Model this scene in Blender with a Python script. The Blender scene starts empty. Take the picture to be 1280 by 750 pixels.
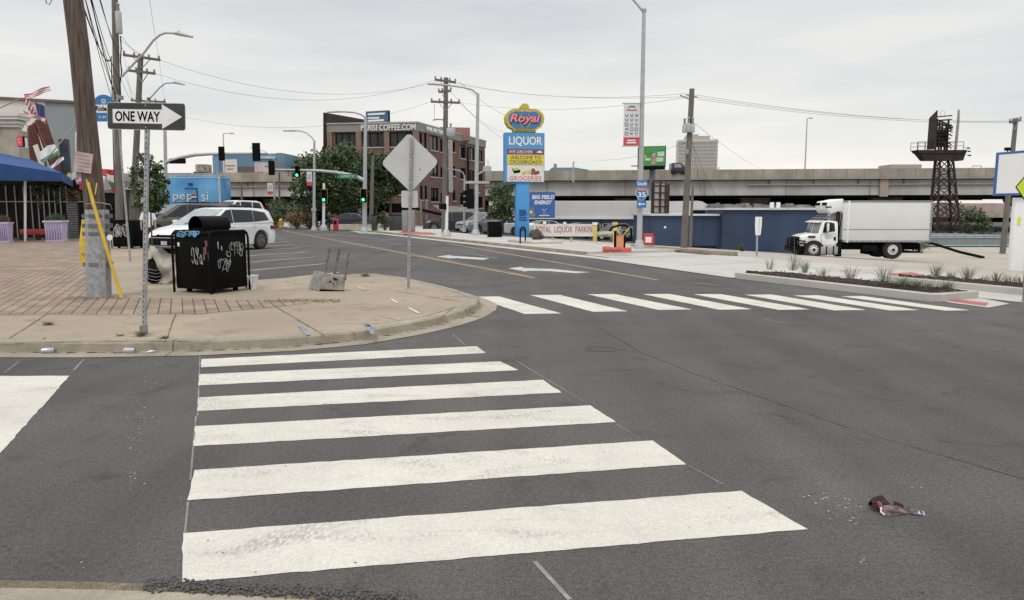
import bpy, bmesh, math, random
from mathutils import Vector, Matrix
R = math.radians
random.seed(7)
scene = bpy.context.scene
COL = scene.collection

# ------------------------------------------------------------------ camera
F = 950.0; EYE = 1.6; PITCH = math.atan(111/950.0)
cam = bpy.data.cameras.new('camera'); camo = bpy.data.objects.new('camera', cam); COL.objects.link(camo)
cam.sensor_width = 36; cam.lens = F/1280*36; cam.clip_end = 3000; cam.clip_start = 0.05
camo.location = (0, 0, EYE); camo.rotation_euler = (R(90)-PITCH, 0, 0)
scene.camera = camo
# ------------------------------------------------------------------ sky and sun
SUN_EL, SUN_AZ = 58, 200     # azimuth clockwise from +Y
w = bpy.data.worlds.new('World'); scene.world = w; w.use_nodes = True
nt = w.node_tree; nt.nodes.clear()
def N(t, **k):
    n = nt.nodes.new(t)
    for a, b in k.items(): setattr(n, a, b)
    return n
sky = N('ShaderNodeTexSky', sky_type='NISHITA', sun_disc=False, sun_elevation=R(SUN_EL), sun_rotation=R(SUN_AZ), air_density=1.0, dust_density=4.0)
tc = N('ShaderNodeTexCoord'); sep = N('ShaderNodeSeparateXYZ'); nt.links.new(tc.outputs['Generated'], sep.inputs[0])
mp = N('ShaderNodeMapping'); mp.inputs['Scale'].default_value = (1.4, 1.4, 7.5); nt.links.new(tc.outputs['Generated'], mp.inputs[0])
nz = N('ShaderNodeTexNoise'); nz.inputs['Scale'].default_value = 1.7; nz.inputs['Detail'].default_value = 5; nz.inputs['Roughness'].default_value = .5
nt.links.new(mp.outputs[0], nz.inputs['Vector'])
cr = N('ShaderNodeValToRGB'); e = cr.color_ramp.elements   # elevation -> cloud tone
e[0].position = 0.0; e[0].color = (9.6, 9.25, 8.5, 1)
e[1].position = 1.0; e[1].color = (13.5, 13.8, 14.2, 1)
for p, c in ((.05, (9.5, 9.2, 8.5)), (.12, (8.4, 8.35, 8.1)), (.25, (7.2, 7.3, 7.35)), (.42, (10.6, 10.7, 10.8))):
    q = e.new(p); q.color = (*c, 1)
nt.links.new(sep.outputs['Z'], cr.inputs[0])
c2 = N('ShaderNodeValToRGB'); c2.color_ramp.elements[0].position = .3; c2.color_ramp.elements[0].color = (.79, .82, .865, 1)
c2.color_ramp.elements[1].position = .68; c2.color_ramp.elements[1].color = (1.07, 1.06, 1.04, 1)
nt.links.new(nz.outputs[0], c2.inputs[0])
m1 = N('ShaderNodeMixRGB', blend_type='MULTIPLY'); m1.inputs[0].default_value = 1
nt.links.new(cr.outputs[0], m1.inputs[1]); nt.links.new(c2.outputs[0], m1.inputs[2])
m2 = N('ShaderNodeMixRGB'); m2.inputs[0].default_value = .95
nt.links.new(sky.outputs[0], m2.inputs[1]); nt.links.new(m1.outputs[0], m2.inputs[2])
bg = N('ShaderNodeBackground'); bg.inputs['Strength'].default_value = .108
out = N('ShaderNodeOutputWorld'); nt.links.new(m2.outputs[0], bg.inputs[0]); nt.links.new(bg.outputs[0], out.inputs[0])
sl = bpy.data.lights.new('sun', 'SUN'); sl.energy = .95; sl.angle = R(14); sl.color = (1, .96, .9)
so = bpy.data.objects.new('sun', sl); COL.objects.link(so)
sd = Vector((math.sin(R(SUN_AZ))*math.cos(R(SUN_EL)), math.cos(R(SUN_AZ))*math.cos(R(SUN_EL)), math.sin(R(SUN_EL))))
so.rotation_euler = sd.to_track_quat('Z', 'Y').to_euler()
scene.view_settings.view_transform = 'Standard'; scene.view_settings.look = 'None'
scene.view_settings.exposure = 0.0; scene.view_settings.gamma = 1
scene.render.resolution_x = 1024; scene.render.resolution_y = 600

# ------------------------------------------------------------------ coordinates
cp, sp = math.cos(PITCH), math.sin(PITCH)
def ray(px, py):
    a, b = (px-640)/F, (375-py)/F
    return Vector((a, cp+b*sp, -sp+b*cp))
def P(px, py, Y):
    r = ray(px, py); return Vector((0, 0, EYE)) + r*(Y/r.y)
def G(px, py, z=0.0):
    r = ray(px, py); return Vector((0, 0, EYE)) + r*((z-EYE)/r.z)
RA = R(23.6); U = Vector((-math.sin(RA), math.cos(RA), 0)); V = Vector((math.cos(RA), math.sin(RA), 0))
def T(v): return -min(max(v-19, 0), 19.7)*.066
def TZ(x, y): return T(x*V.x+y*V.y)
def UV(u, v, z=None):
    p = U*u+V*v; p.z = T(v) if z is None else z; return p
def B(px, Y, dz=0):            # base point on the terrain under column px at depth Y
    x = P(px, 264, Y).x
    return Vector((x, Y, TZ(x, Y)+dz))
def ppm(Y): return F/Y

# ------------------------------------------------------------------ materials
MATS = {}
def mat(name, col, rough=.8, metal=0, var=.12, scale=6, bump=0, bscale=None, emit=None, estr=1, stretch=None, spec=.5, alpha=None, col2=None, detail=5, trans=0):
    if name in MATS: return MATS[name]
    m = bpy.data.materials.new(name); m.use_nodes = True; t = m.node_tree; b = t.nodes['Principled BSDF']; L = t.links.new
    b.inputs['Roughness'].default_value = rough; b.inputs['Metallic'].default_value = metal
    b.inputs['Specular IOR Level'].default_value = spec
    tcn = t.nodes.new('ShaderNodeTexCoord'); src = tcn.outputs['Object']
    if stretch:
        mpn = t.nodes.new('ShaderNodeMapping'); mpn.inputs['Scale'].default_value = stretch; L(src, mpn.inputs[0]); src = mpn.outputs[0]
    n = t.nodes.new('ShaderNodeTexNoise'); n.inputs['Scale'].default_value = scale; n.inputs['Detail'].default_value = detail; L(src, n.inputs['Vector'])
    r = t.nodes.new('ShaderNodeValToRGB'); r.color_ramp.elements[0].position = .32; r.color_ramp.elements[1].position = .68
    c0 = [max(0, c*(1-var)) for c in col]; c1 = [min(1, c*(1+var)) for c in col]
    if col2: c0, c1 = list(col), list(col2)
    r.color_ramp.elements[0].color = (*c0, 1); r.color_ramp.elements[1].color = (*c1, 1)
    L(n.outputs[0], r.inputs[0]); L(r.outputs[0], b.inputs['Base Color'])
    if bump:
        n2 = t.nodes.new('ShaderNodeTexNoise'); n2.inputs['Scale'].default_value = bscale or scale*6; n2.inputs['Detail'].default_value = 4; L(src, n2.inputs['Vector'])
        bp = t.nodes.new('ShaderNodeBump'); bp.inputs['Strength'].default_value = bump; bp.inputs['Distance'].default_value = .02
        L(n2.outputs[0], bp.inputs['Height']); L(bp.outputs[0], b.inputs['Normal'])
    if emit:
        b.inputs['Emission Color'].default_value = (*emit, 1); b.inputs['Emission Strength'].default_value = estr
    MATS[name] = m; return m

def ground_mat(name, base, speck=.25, patch=.18, pscale=.35, rough=.9, streak=None, crack=0, crackw=.012, stain=0, sscale=170, bumpd=.012, light=None, lightamt=0, wear=None):
    m = bpy.data.materials.new(name); m.use_nodes = True; t = m.node_tree; b = t.nodes['Principled BSDF']; L = t.links.new
    b.inputs['Roughness'].default_value = rough; b.inputs['Specular IOR Level'].default_value = .3
    g = t.nodes.new('ShaderNodeNewGeometry'); pos = g.outputs['Position']
    def noise(sc, det=3, st=None, dist=0, rot=0):
        s = pos
        if st:
            mm = t.nodes.new('ShaderNodeMapping'); mm.inputs['Scale'].default_value = st; mm.inputs['Rotation'].default_value = (0, 0, rot); L(s, mm.inputs[0]); s = mm.outputs[0]
        n = t.nodes.new('ShaderNodeTexNoise'); n.inputs['Scale'].default_value = sc; n.inputs['Detail'].default_value = det; n.inputs['Distortion'].default_value = dist
        L(s, n.inputs['Vector']); return n.outputs[0]
    def ramp(v, p0, a, p1, c):
        r = t.nodes.new('ShaderNodeMapRange'); r.inputs[1].default_value = p0; r.inputs[2].default_value = p1; r.inputs[3].default_value = a; r.inputs[4].default_value = c; L(v, r.inputs[0]); return r.outputs[0]
    def mul(a, c):
        x = t.nodes.new('ShaderNodeMath'); x.operation = 'MULTIPLY'; L(a, x.inputs[0])
        if isinstance(c, float): x.inputs[1].default_value = c
        else: L(c, x.inputs[1])
        return x.outputs[0]
    f = ramp(noise(sscale, 2), .3, 1-speck, .7, 1+speck)
    f = mul(f, ramp(noise(34, 4), .3, 1-speck*.45, .7, 1+speck*.45))
    f = mul(f, ramp(noise(pscale, 5, None, .6), .3, 1-patch, .7, 1+patch))
    f = mul(f, ramp(noise(pscale*5, 4), .3, 1-patch*.45, .7, 1+patch*.45))
    if streak: f = mul(f, ramp(noise(1.3, 4, streak, 0, RA), .32, .86, .68, 1.1))
    if stain: f = mul(f, ramp(noise(1.9, 6, None, 1.2), .58, 1.0, .74, 1-stain))
    if crack:
        v = t.nodes.new('ShaderNodeTexVoronoi'); v.feature = 'DISTANCE_TO_EDGE'; v.inputs['Scale'].default_value = crack
        add = t.nodes.new('ShaderNodeVectorMath'); add.operation = 'ADD'; L(pos, add.inputs[0])
        nn = t.nodes.new('ShaderNodeTexNoise'); nn.inputs['Scale'].default_value = 1.5; nn.inputs['Detail'].default_value = 6; L(pos, nn.inputs['Vector'])
        sc = t.nodes.new('ShaderNodeVectorMath'); sc.operation = 'SCALE'; sc.inputs['Scale'].default_value = 1.4; L(nn.outputs['Color'], sc.inputs[0]); L(sc.outputs[0], add.inputs[1]); L(add.outputs[0], v.inputs['Vector'])
        f = mul(f, ramp(v.outputs[0], 0, .62, crackw, 1))
    mx = t.nodes.new('ShaderNodeVectorMath'); mx.operation = 'SCALE'; mx.inputs[0].default_value = base; L(f, mx.inputs['Scale'])
    colout = mx.outputs[0]
    if light:
        v = t.nodes.new('ShaderNodeMixRGB'); L(ramp(noise(95, 3), .67, 0, .75, lightamt), v.inputs[0]); L(colout, v.inputs[1]); v.inputs[2].default_value = (*light, 1); colout = v.outputs[0]
    if wear:
        v = t.nodes.new('ShaderNodeMixRGB'); wf = mul(ramp(noise(1.1, 5, (1, 2.4, 1), 1.5), .52, 0, .72, .85), ramp(noise(60, 4, (1, .35, 1)), .42, 0, .60, 1)); L(wf, v.inputs[0]); L(colout, v.inputs[1]); v.inputs[2].default_value = (*wear, 1); colout = v.outputs[0]
    L(colout, b.inputs['Base Color'])
    bp = t.nodes.new('ShaderNodeBump'); bp.inputs['Strength'].default_value = .6; bp.inputs['Distance'].default_value = bumpd
    L(noise(130, 3), bp.inputs['Height']); L(bp.outputs[0], b.inputs['Normal'])
    MATS[name] = m; return m

asphalt = ground_mat('asphalt', (.099, .092, .085), speck=.44, patch=.20, pscale=.22, streak=(1.1, .06, 1), stain=.30, sscale=110, light=(.27, .25, .235), lightamt=.6)
asphalt_old = ground_mat('asphalt_old', (.105, .10, .096), speck=.3, patch=.12, pscale=.3, stain=.2)
paint = ground_mat('road_paint', (.635, .595, .52), wear=(.33, .31, .28), speck=.14, patch=.07, pscale=.9, stain=.16, sscale=150, light=(.30, .28, .26), lightamt=.75)
paintworn = ground_mat('worn_paint', (.52, .51, .48), speck=.15, patch=.2, pscale=1.5, stain=.3)
yellowp = ground_mat('yellow_paint', (.40, .27, .16), speck=.15, patch=.2, pscale=.9, stain=.2)
concrete = ground_mat('tan_concrete', (.35, .288, .213), speck=.13, patch=.13, pscale=.4, stain=.30, crack=.22, crackw=.005)
curbc = ground_mat('curb_concrete', (.33, .285, .225), speck=.2, patch=.2, pscale=1.2, stain=.4)
newconc = ground_mat('new_concrete', (.50, .475, .43), speck=.07, patch=.08, pscale=.4, stain=.10)
lotconc = ground_mat('lot_concrete', (.42, .375, .315), speck=.1, patch=.14, pscale=.25, stain=.15)
mulch = ground_mat('mulch', (.040, .024, .018), speck=.6, patch=.3, pscale=2, sscale=60, bumpd=.05)
redpad = ground_mat('red_tactile', (.42, .13, .115), speck=.2, patch=.1)
greenp = ground_mat('green_paint', (.30, .42, .27), speck=.2, patch=.2)
dirt = ground_mat('dirt', (.15, .12, .08), speck=.5, patch=.3, pscale=1)
bluep = ground_mat('blue_spray', (.23, .27, .31), speck=.2, patch=.2)
# brick pavers
def brick_mat():
    m = bpy.data.materials.new('brick_pavers'); m.use_nodes = True; t = m.node_tree; b = t.nodes['Principled BSDF']; L = t.links.new
    b.inputs['Roughness'].default_value = .9
    g = t.nodes.new('ShaderNodeNewGeometry'); mm = t.nodes.new('ShaderNodeMapping'); mm.inputs['Rotation'].default_value = (0, 0, R(-113.6)); L(g.outputs['Position'], mm.inputs[0])
    k = t.nodes.new('ShaderNodeTexBrick'); k.inputs['Scale'].default_value = 1; k.inputs['Brick Width'].default_value = .62; k.inputs['Row Height'].default_value = .165
    k.inputs['Mortar Size'].default_value = .009; k.inputs['Mortar Smooth'].default_value = .25; k.inputs['Bias'].default_value = 0
    k.inputs['Color1'].default_value = (.315, .245, .19, 1); k.inputs['Color2'].default_value = (.27, .195, .15, 1); k.inputs['Mortar'].default_value = (.085, .062, .048, 1); L(mm.outputs[0], k.inputs['Vector'])
    n = t.nodes.new('ShaderNodeTexNoise'); n.inputs['Scale'].default_value = 1.6; n.inputs['Detail'].default_value = 8; L(g.outputs['Position'], n.inputs['Vector'])
    r = t.nodes.new('ShaderNodeValToRGB'); r.color_ramp.elements[0].position = .3; r.color_ramp.elements[0].color = (.72, .72, .7, 1); r.color_ramp.elements[1].position = .7; r.color_ramp.elements[1].color = (1.2, 1.17, 1.1, 1); L(n.outputs[0], r.inputs[0])
    x = t.nodes.new('ShaderNodeMixRGB'); x.blend_type = 'MULTIPLY'; x.inputs[0].default_value = 1; L(k.outputs[0], x.inputs[1]); L(r.outputs[0], x.inputs[2]); L(x.outputs[0], b.inputs['Base Color'])
    bp = t.nodes.new('ShaderNodeBump'); bp.invert = True; bp.inputs['Distance'].default_value = .008; L(k.outputs['Fac'], bp.inputs['Height']); L(bp.outputs[0], b.inputs['Normal'])
    return m
pavers = brick_mat()

wood = mat('weathered_wood', (.055, .038, .028), .95, var=.5, scale=5, stretch=(6, 6, .35), bump=.8, bscale=14, col2=(.17, .13, .105), detail=8)
woodg = mat('grey_wood', (.15, .135, .115), .95, var=.3, scale=5, stretch=(5, 5, .35), bump=.4, bscale=14)
galv = mat('galvanised_steel', (.36, .37, .38), .5, .5, var=.22, scale=14)
galvd = mat('dull_steel', (.26, .27, .28), .6, .3, var=.25, scale=9)
signback = mat('sign_back_aluminium', (.56, .56, .55), .5, .25, var=.06, scale=3)
polep = mat('lamp_pole_grey', (.42, .43, .44), .5, .2, var=.08)
black = mat('black_paint', (.0045, .0045, .005), .5, 0, var=.3, scale=8, spec=.07)
blackm = mat('black_matt', (.008, .008, .009), .85, 0, var=.2, spec=.08)
rubber = mat('rubber', (.02, .02, .02), .85, 0, var=.2)
white = mat('white_paint', (.78, .78, .77), .5, 0, var=.04)
carwhite = mat('white_car_paint', (.80, .80, .80), .22, 0, var=.015, spec=.6)
glass = mat('dark_glass', (.014, .016, .018), .08, 0, var=.5, scale=.9, spec=.45)
glassl = mat('windscreen_glass', (.30, .34, .34), .07, 0, var=.3, scale=2.5, spec=.9)
chrome = mat('chrome', (.5, .5, .52), .25, .9, var=.05)
redp = mat('red_paint', (.50, .04, .04), .45, 0, var=.1)
yelp = mat('yellow_plastic', (.62, .42, .04), .55, 0, var=.15)
limey = mat('fluorescent_yellow', (.62, .74, .04), .4, 0, var=.02)
bluesign = mat('sign_blue', (.03, .17, .42), .4, 0, var=.03)
sky_blue = mat('bright_blue_paint', (.07, .30, .62), .5, 0, var=.06, scale=1)
navy = mat('navy_paint', (.030, .052, .098), .75, 0, var=.28, scale=.5, stretch=(1, 1, .4), detail=9)
navy2 = mat('navy_patch', (.022, .045, .115), .7, 0, var=.1)
orange = mat('orange_plastic', (.75, .13, .06), .5, 0, var=.1)
bconc = mat('bridge_concrete', (.35, .31, .255), .9, 0, var=.26, scale=.45, stretch=(1, 1, .7), detail=10)
bgird = mat('bridge_girder', (.45, .435, .41), .85, 0, var=.20, scale=.3, stretch=(1.5, 1.5, .5), detail=10)
brick = mat('red_brick', (.16, .092, .072), .9, 0, var=.14, scale=2.2, detail=9)
brickl = mat('brick_pale', (.23, .155, .12), .9, 0, var=.1, scale=2)
stone = mat('stone_block', (.42, .37, .31), .9, 0, var=.12, scale=2)
greyw = mat('grey_render', (.30, .32, .33), .9, 0, var=.08, scale=.7)
corr = mat('white_corrugated', (.66, .65, .63), .6, 0, var=.05, scale=.6)
rust = mat('rusty_steel', (.032, .021, .019), .85, .1, var=.35, scale=2)
lav = mat('lavender_paint', (.48, .42, .60), .6, 0, var=.06)
cream = mat('cream_paint', (.68, .65, .58), .6, 0, var=.05)
awn = mat('blue_canvas', (.022, .072, .215), .85, 0, var=.1, scale=1.2)
teal = mat('teal_paint', (.28, .52, .52), .6, 0, var=.1)
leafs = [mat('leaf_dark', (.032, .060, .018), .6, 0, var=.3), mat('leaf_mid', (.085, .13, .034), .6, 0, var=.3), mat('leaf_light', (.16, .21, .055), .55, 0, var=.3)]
leafs2 = [mat('leaf_olive', (.06, .09, .025), .6, 0, var=.3), mat('leaf_olive_mid', (.08, .11, .035), .6, 0, var=.3), mat('leaf_olive_light', (.12, .15, .05), .55, 0, var=.3)]
dryleaf = [mat('leaf_dry', (.15, .10, .05), .8, 0, var=.3), mat('leaf_dry_mid', (.20, .14, .08), .8, 0, var=.3), mat('leaf_dry_light', (.10, .09, .04), .8, 0, var=.3)]
bark = mat('bark', (.09, .07, .055), .95, 0, var=.3, scale=12)
greenlamp = mat('green_signal_light', (.02, .5, .25), .4, emit=(.05, 1, .5), estr=3.5)
skin = mat('skin', (.36, .21, .15), .6, 0, var=.05)

# ------------------------------------------------------------------ mesh builder
class MB:
    def __init__(s): s.v = []; s.f = []; s.mi = []; s.m = 0
    def add(s, vs, fs):
        o = len(s.v); s.v += [tuple(p) for p in vs]
        for f in fs: s.f.append([i+o for i in f]); s.mi.append(s.m)
        return s
    def box(s, c, d, rot=None):
        c = Vector(c); h = Vector(d)/2
        vs = [Vector((x*h.x, y*h.y, z*h.z)) for x in (-1, 1) for y in (-1, 1) for z in (-1, 1)]
        if rot is not None:
            M = rot if isinstance(rot, Matrix) else Matrix.Rotation(rot, 3, 'Z')
            vs = [M @ p for p in vs]
        return s.add([p+c for p in vs], [(0, 1, 3, 2), (4, 6, 7, 5), (0, 4, 5, 1), (2, 3, 7, 6), (0, 2, 6, 4), (1, 5, 7, 3)])
    def bar(s, a, b, wx, wz, up=Vector((0, 0, 1))):
        a = Vector(a); b = Vector(b); d = (b-a); L = d.length; d.normalize()
        x = d.cross(up)
        if x.length < 1e-4: x = Vector((1, 0, 0))
        x.normalize(); z = x.cross(d)
        M = Matrix((x, d, z)).transposed()
        return s.box((a+b)/2, (wx, L, wz), M)
    def tube(s, a, b, r0, r1=None, n=10, cap=True):
        return s.path([a, b], [r0, r0 if r1 is None else r1], n, cap)
    def path(s, pts, r, n=8, cap=True):
        pts = [Vector(p) for p in pts]; k = len(pts)
        if not isinstance(r, (list, tuple)): r = [r]*k
        vs = []; prev = None
        for i, p in enumerate(pts):
            d = (pts[min(i+1, k-1)]-pts[max(i-1, 0)]).normalized()
            if prev is None:
                x = d.orthogonal().normalized()
            else:
                x = prev - d*prev.dot(d)
                x = x.normalized() if x.length > 1e-6 else d.orthogonal().normalized()
            prev = x; y = d.cross(x)
            for j in range(n):
                a = 2*math.pi*j/n; vs.append(p+(x*math.cos(a)+y*math.sin(a))*r[i])
        fs = []
        for i in range(k-1):
            for j in range(n):
                a = i*n+j; b = i*n+(j+1) % n; fs.append((a, b, b+n, a+n))
        if cap: fs.append(tuple(reversed(range(n)))); fs.append(tuple(range((k-1)*n, k*n)))
        return s.add(vs, fs)
    def lathe(s, c, prof, n=16, axis='Z'):
        c = Vector(c); vs = []
        for r, h in prof:
            for j in range(n):
                a = 2*math.pi*j/n; x, y = r*math.cos(a), r*math.sin(a)
                p = {'Z': (x, y, h), 'Y': (x, h, y), 'X': (h, x, y)}[axis]; vs.append(c+Vector(p))
        fs = [(i*n+j, i*n+(j+1) % n, (i+1)*n+(j+1) % n, (i+1)*n+j) for i in range(len(prof)-1) for j in range(n)]
        fs.append(tuple(reversed(range(n)))); fs.append(tuple(range((len(prof)-1)*n, len(prof)*n)))
        return s.add(vs, fs)
    def prism(s, poly, f0, f1):      # f0,f1 map (a,b)->3d
        n = len(poly); vs = [f0(*p) for p in poly]+[f1(*p) for p in poly]
        return s.add(vs, [tuple(range(n)), tuple(reversed(range(n, 2*n)))]+[(i, i+n, (i+1) % n+n, (i+1) % n) for i in range(n)])
    def xz(s, poly, y0, y1): return s.prism(poly, lambda a, b: (a, y0, b), lambda a, b: (a, y1, b))
    def quad(s, *p): return s.add(p, [tuple(range(len(p)))])
    def build(s, name, m, parent=None, smooth=True, bevel=0, ang=38, loc=None):
        me = bpy.data.meshes.new(name); me.from_pydata(s.v, [], s.f)
        ms = m if isinstance(m, list) else [m]
        for x in ms: me.materials.append(x)
        if len(ms) > 1:
            for p, i in zip(me.polygons, s.mi): p.material_index = i
        bm = bmesh.new(); bm.from_mesh(me)
        bmesh.ops.recalc_face_normals(bm, faces=bm.faces)
        if bevel:
            es = [e for e in bm.edges if len(e.link_faces) == 2 and e.calc_face_angle(0) > R(25)]
            try: bmesh.ops.bevel(bm, geom=es, offset=bevel, segments=2, profile=.5, affect='EDGES', clamp_overlap=True)
            except Exception: pass
        bm.to_mesh(me); bm.free()
        if smooth:
            for p in me.polygons: p.use_smooth = True
            me.set_sharp_from_angle(angle=R(ang))
        o = bpy.data.objects.new(name, me); COL.objects.link(o)
        if parent is not None: o.parent = parent
        if loc is not None: o.location = loc
        return o
def tag(o, label=None, cat=None, group=None, kind=None):
    if label: o['label'] = label
    if cat: o['category'] = cat
    if group: o['group'] = group
    if kind: o['kind'] = kind
    return o
def thing(name, label, cat, loc=(0, 0, 0), rz=0, group=None):
    o = bpy.data.objects.new(name, None); COL.objects.link(o); o.location = loc; o.rotation_euler = (0, 0, rz); o.empty_display_size = .3
    return tag(o, label, cat, group)
def copy_tree(o, parent=None):
    c = o.copy(); COL.objects.link(c)
    if parent is not None: c.parent = parent
    for ch in list(o.children): copy_tree(ch, c)
    return c
def text(s, name, m, parent, loc, h, width=None, rz=0, bold=.02, ext=.004, shear=0, align='c', squash=None):
    cu = bpy.data.curves.new('txt', 'FONT'); cu.body = s; cu.size = 1; cu.extrude = .02; cu.offset = bold; cu.shear = shear; cu.resolution_u = 3
    ob = bpy.data.objects.new('txt', cu); COL.objects.link(ob)
    dg = bpy.context.evaluated_depsgraph_get(); me = bpy.data.meshes.new_from_object(ob.evaluated_get(dg)); bpy.data.objects.remove(ob); bpy.data.curves.remove(cu)
    if not me.vertices: return None
    xs = [v.co.x for v in me.vertices]; ys = [v.co.y for v in me.vertices]
    x0, x1, y0, y1 = min(xs), max(xs), min(ys), max(ys)
    sy = h/(y1-y0); sx = (width/(x1-x0)) if width else sy
    for v in me.vertices:
        x, y, z = v.co; v.co = ((x-(x0+x1)/2)*sx, -z/.02*ext, (y-(y0+y1)/2)*sy)
    me.name = name; me.materials.clear(); me.materials.append(m)
    o = bpy.data.objects.new(name, me); COL.objects.link(o); o.parent = parent; o.location = loc; o.rotation_euler = (0, 0, rz)
    return o

# ------------------------------------------------------------------ ground
def sheet(name, pts, z, m, z2=None):
    b = MB(); n = len(pts); top = [Vector((p[0], p[1], z)) for p in pts]
    if z2 is None: b.add(top, [tuple(range(n))])
    else:
        b.add(top+[Vector((p[0], p[1], z2)) for p in pts], [tuple(range(n))]+[(i, i+n, (i+1) % n+n, (i+1) % n) for i in range(n)])
    o = b.build(name, m, smooth=False); tag(o, kind='structure'); return o
def uvsheet(b, u0, u1, v0, v1, dz):
    cuts = [v0]+[c for c in (19, 38.7) if v0 < c < v1]+[v1]
    for a, c in zip(cuts, cuts[1:]):
        b.quad(UV(u0, a)+Vector((0, 0, dz)), UV(u1, a)+Vector((0, 0, dz)), UV(u1, c)+Vector((0, 0, dz)), UV(u0, c)+Vector((0, 0, dz)))
b = MB(); uvsheet(b, -600, 1500, -1200, 1200, 0); tag(b.build('ground', asphalt, smooth=False), kind='structure')
b = MB(); uvsheet(b, -14, 46, 18.0, 75, .010); tag(b.build('lot_surface', lotconc, smooth=False), kind='structure')
b = MB(); uvsheet(b, 46.1, 70, 17.7, 75, .006); tag(b.build('parking_lot', asphalt_old, smooth=False), kind='structure')

def rounded(pts): return pts
# left corner pavement: kerb bottom outline in photo pixels
kp = [(-700, 447), (-200, 443), (0, 441), (130, 441), (250, 439), (360, 434), (440, 427), (505, 416), (550, 406), (582, 396), (597, 388), (600, 381), (590, 376), (570, 369), (540, 361), (505, 353), (470, 348), (440, 348.5)]
pk = [G(*p) for p in kp]
back = [G(*p) for p in [(400, 350.5), (350, 354.5), (300, 358.5), (252, 357), (222, 352), (207, 343), (202, 332)]]+[UV(33, -1.0), UV(60, -1.0), UV(140, -1.0), UV(140, -60), UV(-20, -60)]
outline = [Vector((p.x, p.y, 0)) for p in pk+back]
# gutter pan: outline pushed outward
def offset(pts, d):
    res = []
    for i, p in enumerate(pts):
        a = pts[max(i-1, 0)]; c = pts[min(i+1, len(pts)-1)]
        t_ = (c-a); t_.z = 0; t_.normalize(); n_ = Vector((t_.y, -t_.x, 0)); res.append(p+n_*d)
    return res
KH = .12
inner = offset(pk, -.16)
b = MB()
prof = [(.30, .006), (.02, .008), (0, .015), (-.012, KH-.02), (-.035, KH), (-.17, KH+.002)]
rows = [[q+Vector((0, 0, z)) for q in offset(pk, d)] for d, z in prof]
for r0, r1 in zip(rows, rows[1:]):
    for i in range(len(pk)-1): b.quad(r0[i], r0[i+1], r1[i+1], r1[i])
tag(b.build('kerb', curbc, smooth=False), kind='structure')
sheet('left_pavement', offset(pk, -.155)+[Vector((p.x, p.y, 0)) for p in back], KH-.002, concrete, -.02)
# joints cut in the pavement slabs (dark filler)
b = MB()
def line(b, p, q, wd, z):
    p = Vector((p[0], p[1], z)); q = Vector((q[0], q[1], z)); d = (q-p).normalized(); n_ = Vector((-d.y, d.x, 0))*wd/2
    b.quad(p-n_, q-n_, q+n_, p+n_)
def polyl(b, pts, wd, z, pix=True, zz=0, jit=0):
    pts = [G(*p, zz) if pix else Vector(p) for p in pts]
    seg = []
    for p, q in zip(pts, pts[1:]):
        k = max(1, int((q-p).length/.12)) if jit else 1
        for i in range(k): seg.append(p.lerp(q, i/k)+Vector((random.uniform(-jit, jit), random.uniform(-jit, jit), 0)))
    seg.append(pts[-1])
    for p, q in zip(seg, seg[1:]): line(b, p, q, wd*(random.uniform(.5, 1.4) if jit else 1), z)
for pl in [[(54, 424), (12+45, 422)], [(12, 423), (57, 394)], [(207, 427), (220, 392)], [(344, 383), (405, 419)], [(-80, 394), (50, 394.5), (240, 393.5), (330, 386), (390, 380)], [(405, 404), (470, 405), (530, 396), (570, 384)],
           [(478, 361), (575, 377)], [(120, 334), (95, 360)], [(150, 345), (178, 343), (181, 318)], [(405, 419), (480, 412), (548, 399), (566, 386)], [(0, 428), (130, 427), (250, 426)]]:
    polyl(b, pl, .013, KH+.004, zz=KH, jit=.006)
for i in (3, 9):
    for f_ in ((.72,) if i == 3 else (.1,)):
        a_ = [r_[i].lerp(r_[i+1], f_) for r_ in rows]; t_ = (pk[i+1]-pk[i]).normalized()*.007
        for q0, q1 in zip(a_, a_[1:]): up_ = Vector((0, 0, .003)); nn_ = Vector((t_.y, -t_.x, 0))*.35; b.quad(q0-t_+up_+nn_, q0+t_+up_+nn_, q1+t_+up_+nn_, q1-t_+up_+nn_)
tag(b.build('pavement_joints', dirt, smooth=False), kind='structure')
bp_ = [(-700, 394), (0, 393), (250, 392), (340, 384), (388, 378.5), (360, 376), (300, 375), (240, 373), (126, 372), (126, 350), (129, 330), (136, 304), (128, 298), (40, 302), (-60, 308), (-700, 330)]
sheet('brick_paving', [G(*p, KH) for p in bp_], KH+.002, pavers)
# far pavement and kerb, gutter, drive
def band(name, u0, u1, v0, v1, z, m, z2=None): return sheet(name, [UV(u0, v0, 0), UV(u1, v0, 0), UV(u1, v1, 0), UV(u0, v1, 0)], z, m, z2)
band('far_gutter', 22.5, 140, 12.95, 13.53, .004, newconc)
band('far_kerb', 24.5, 66, 13.55, 13.72, .125, curbc, -.02)
band('far_pavement', 24.5, 66, 13.725, 17.6, .12, newconc, -.02)
sheet('ramp', [UV(22.5, 13.55, 0), UV(24.5, 13.55, 0), UV(24.5, 17.6, 0), UV(22.5, 17.6, 0)], .02, newconc)
sheet('drive_apron', [UV(22.6, 12.9, 0), UV(22.6, 18.1, 0), UV(15.0, 18.1, 0), UV(13.2, 13.3, 0), UV(14.6, 12.1, 0)], .014, newconc)
band('right_pavement', -14, 15.2, 13.52, 17.99, .010, newconc)
b = MB()
for u in range(26, 60, 3): line(b, UV(u, 13.8, 0), UV(u, 17.6, 0), .03, .125)
line(b, UV(24.6, 15.6, 0), UV(60, 15.6, 0), .02, .125)
for u in (2, 5, 8, 12.6, 15, 18.5, 22): line(b, UV(u, 13.6, 0), UV(u, 17.9, 0), .025, .018)
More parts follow.
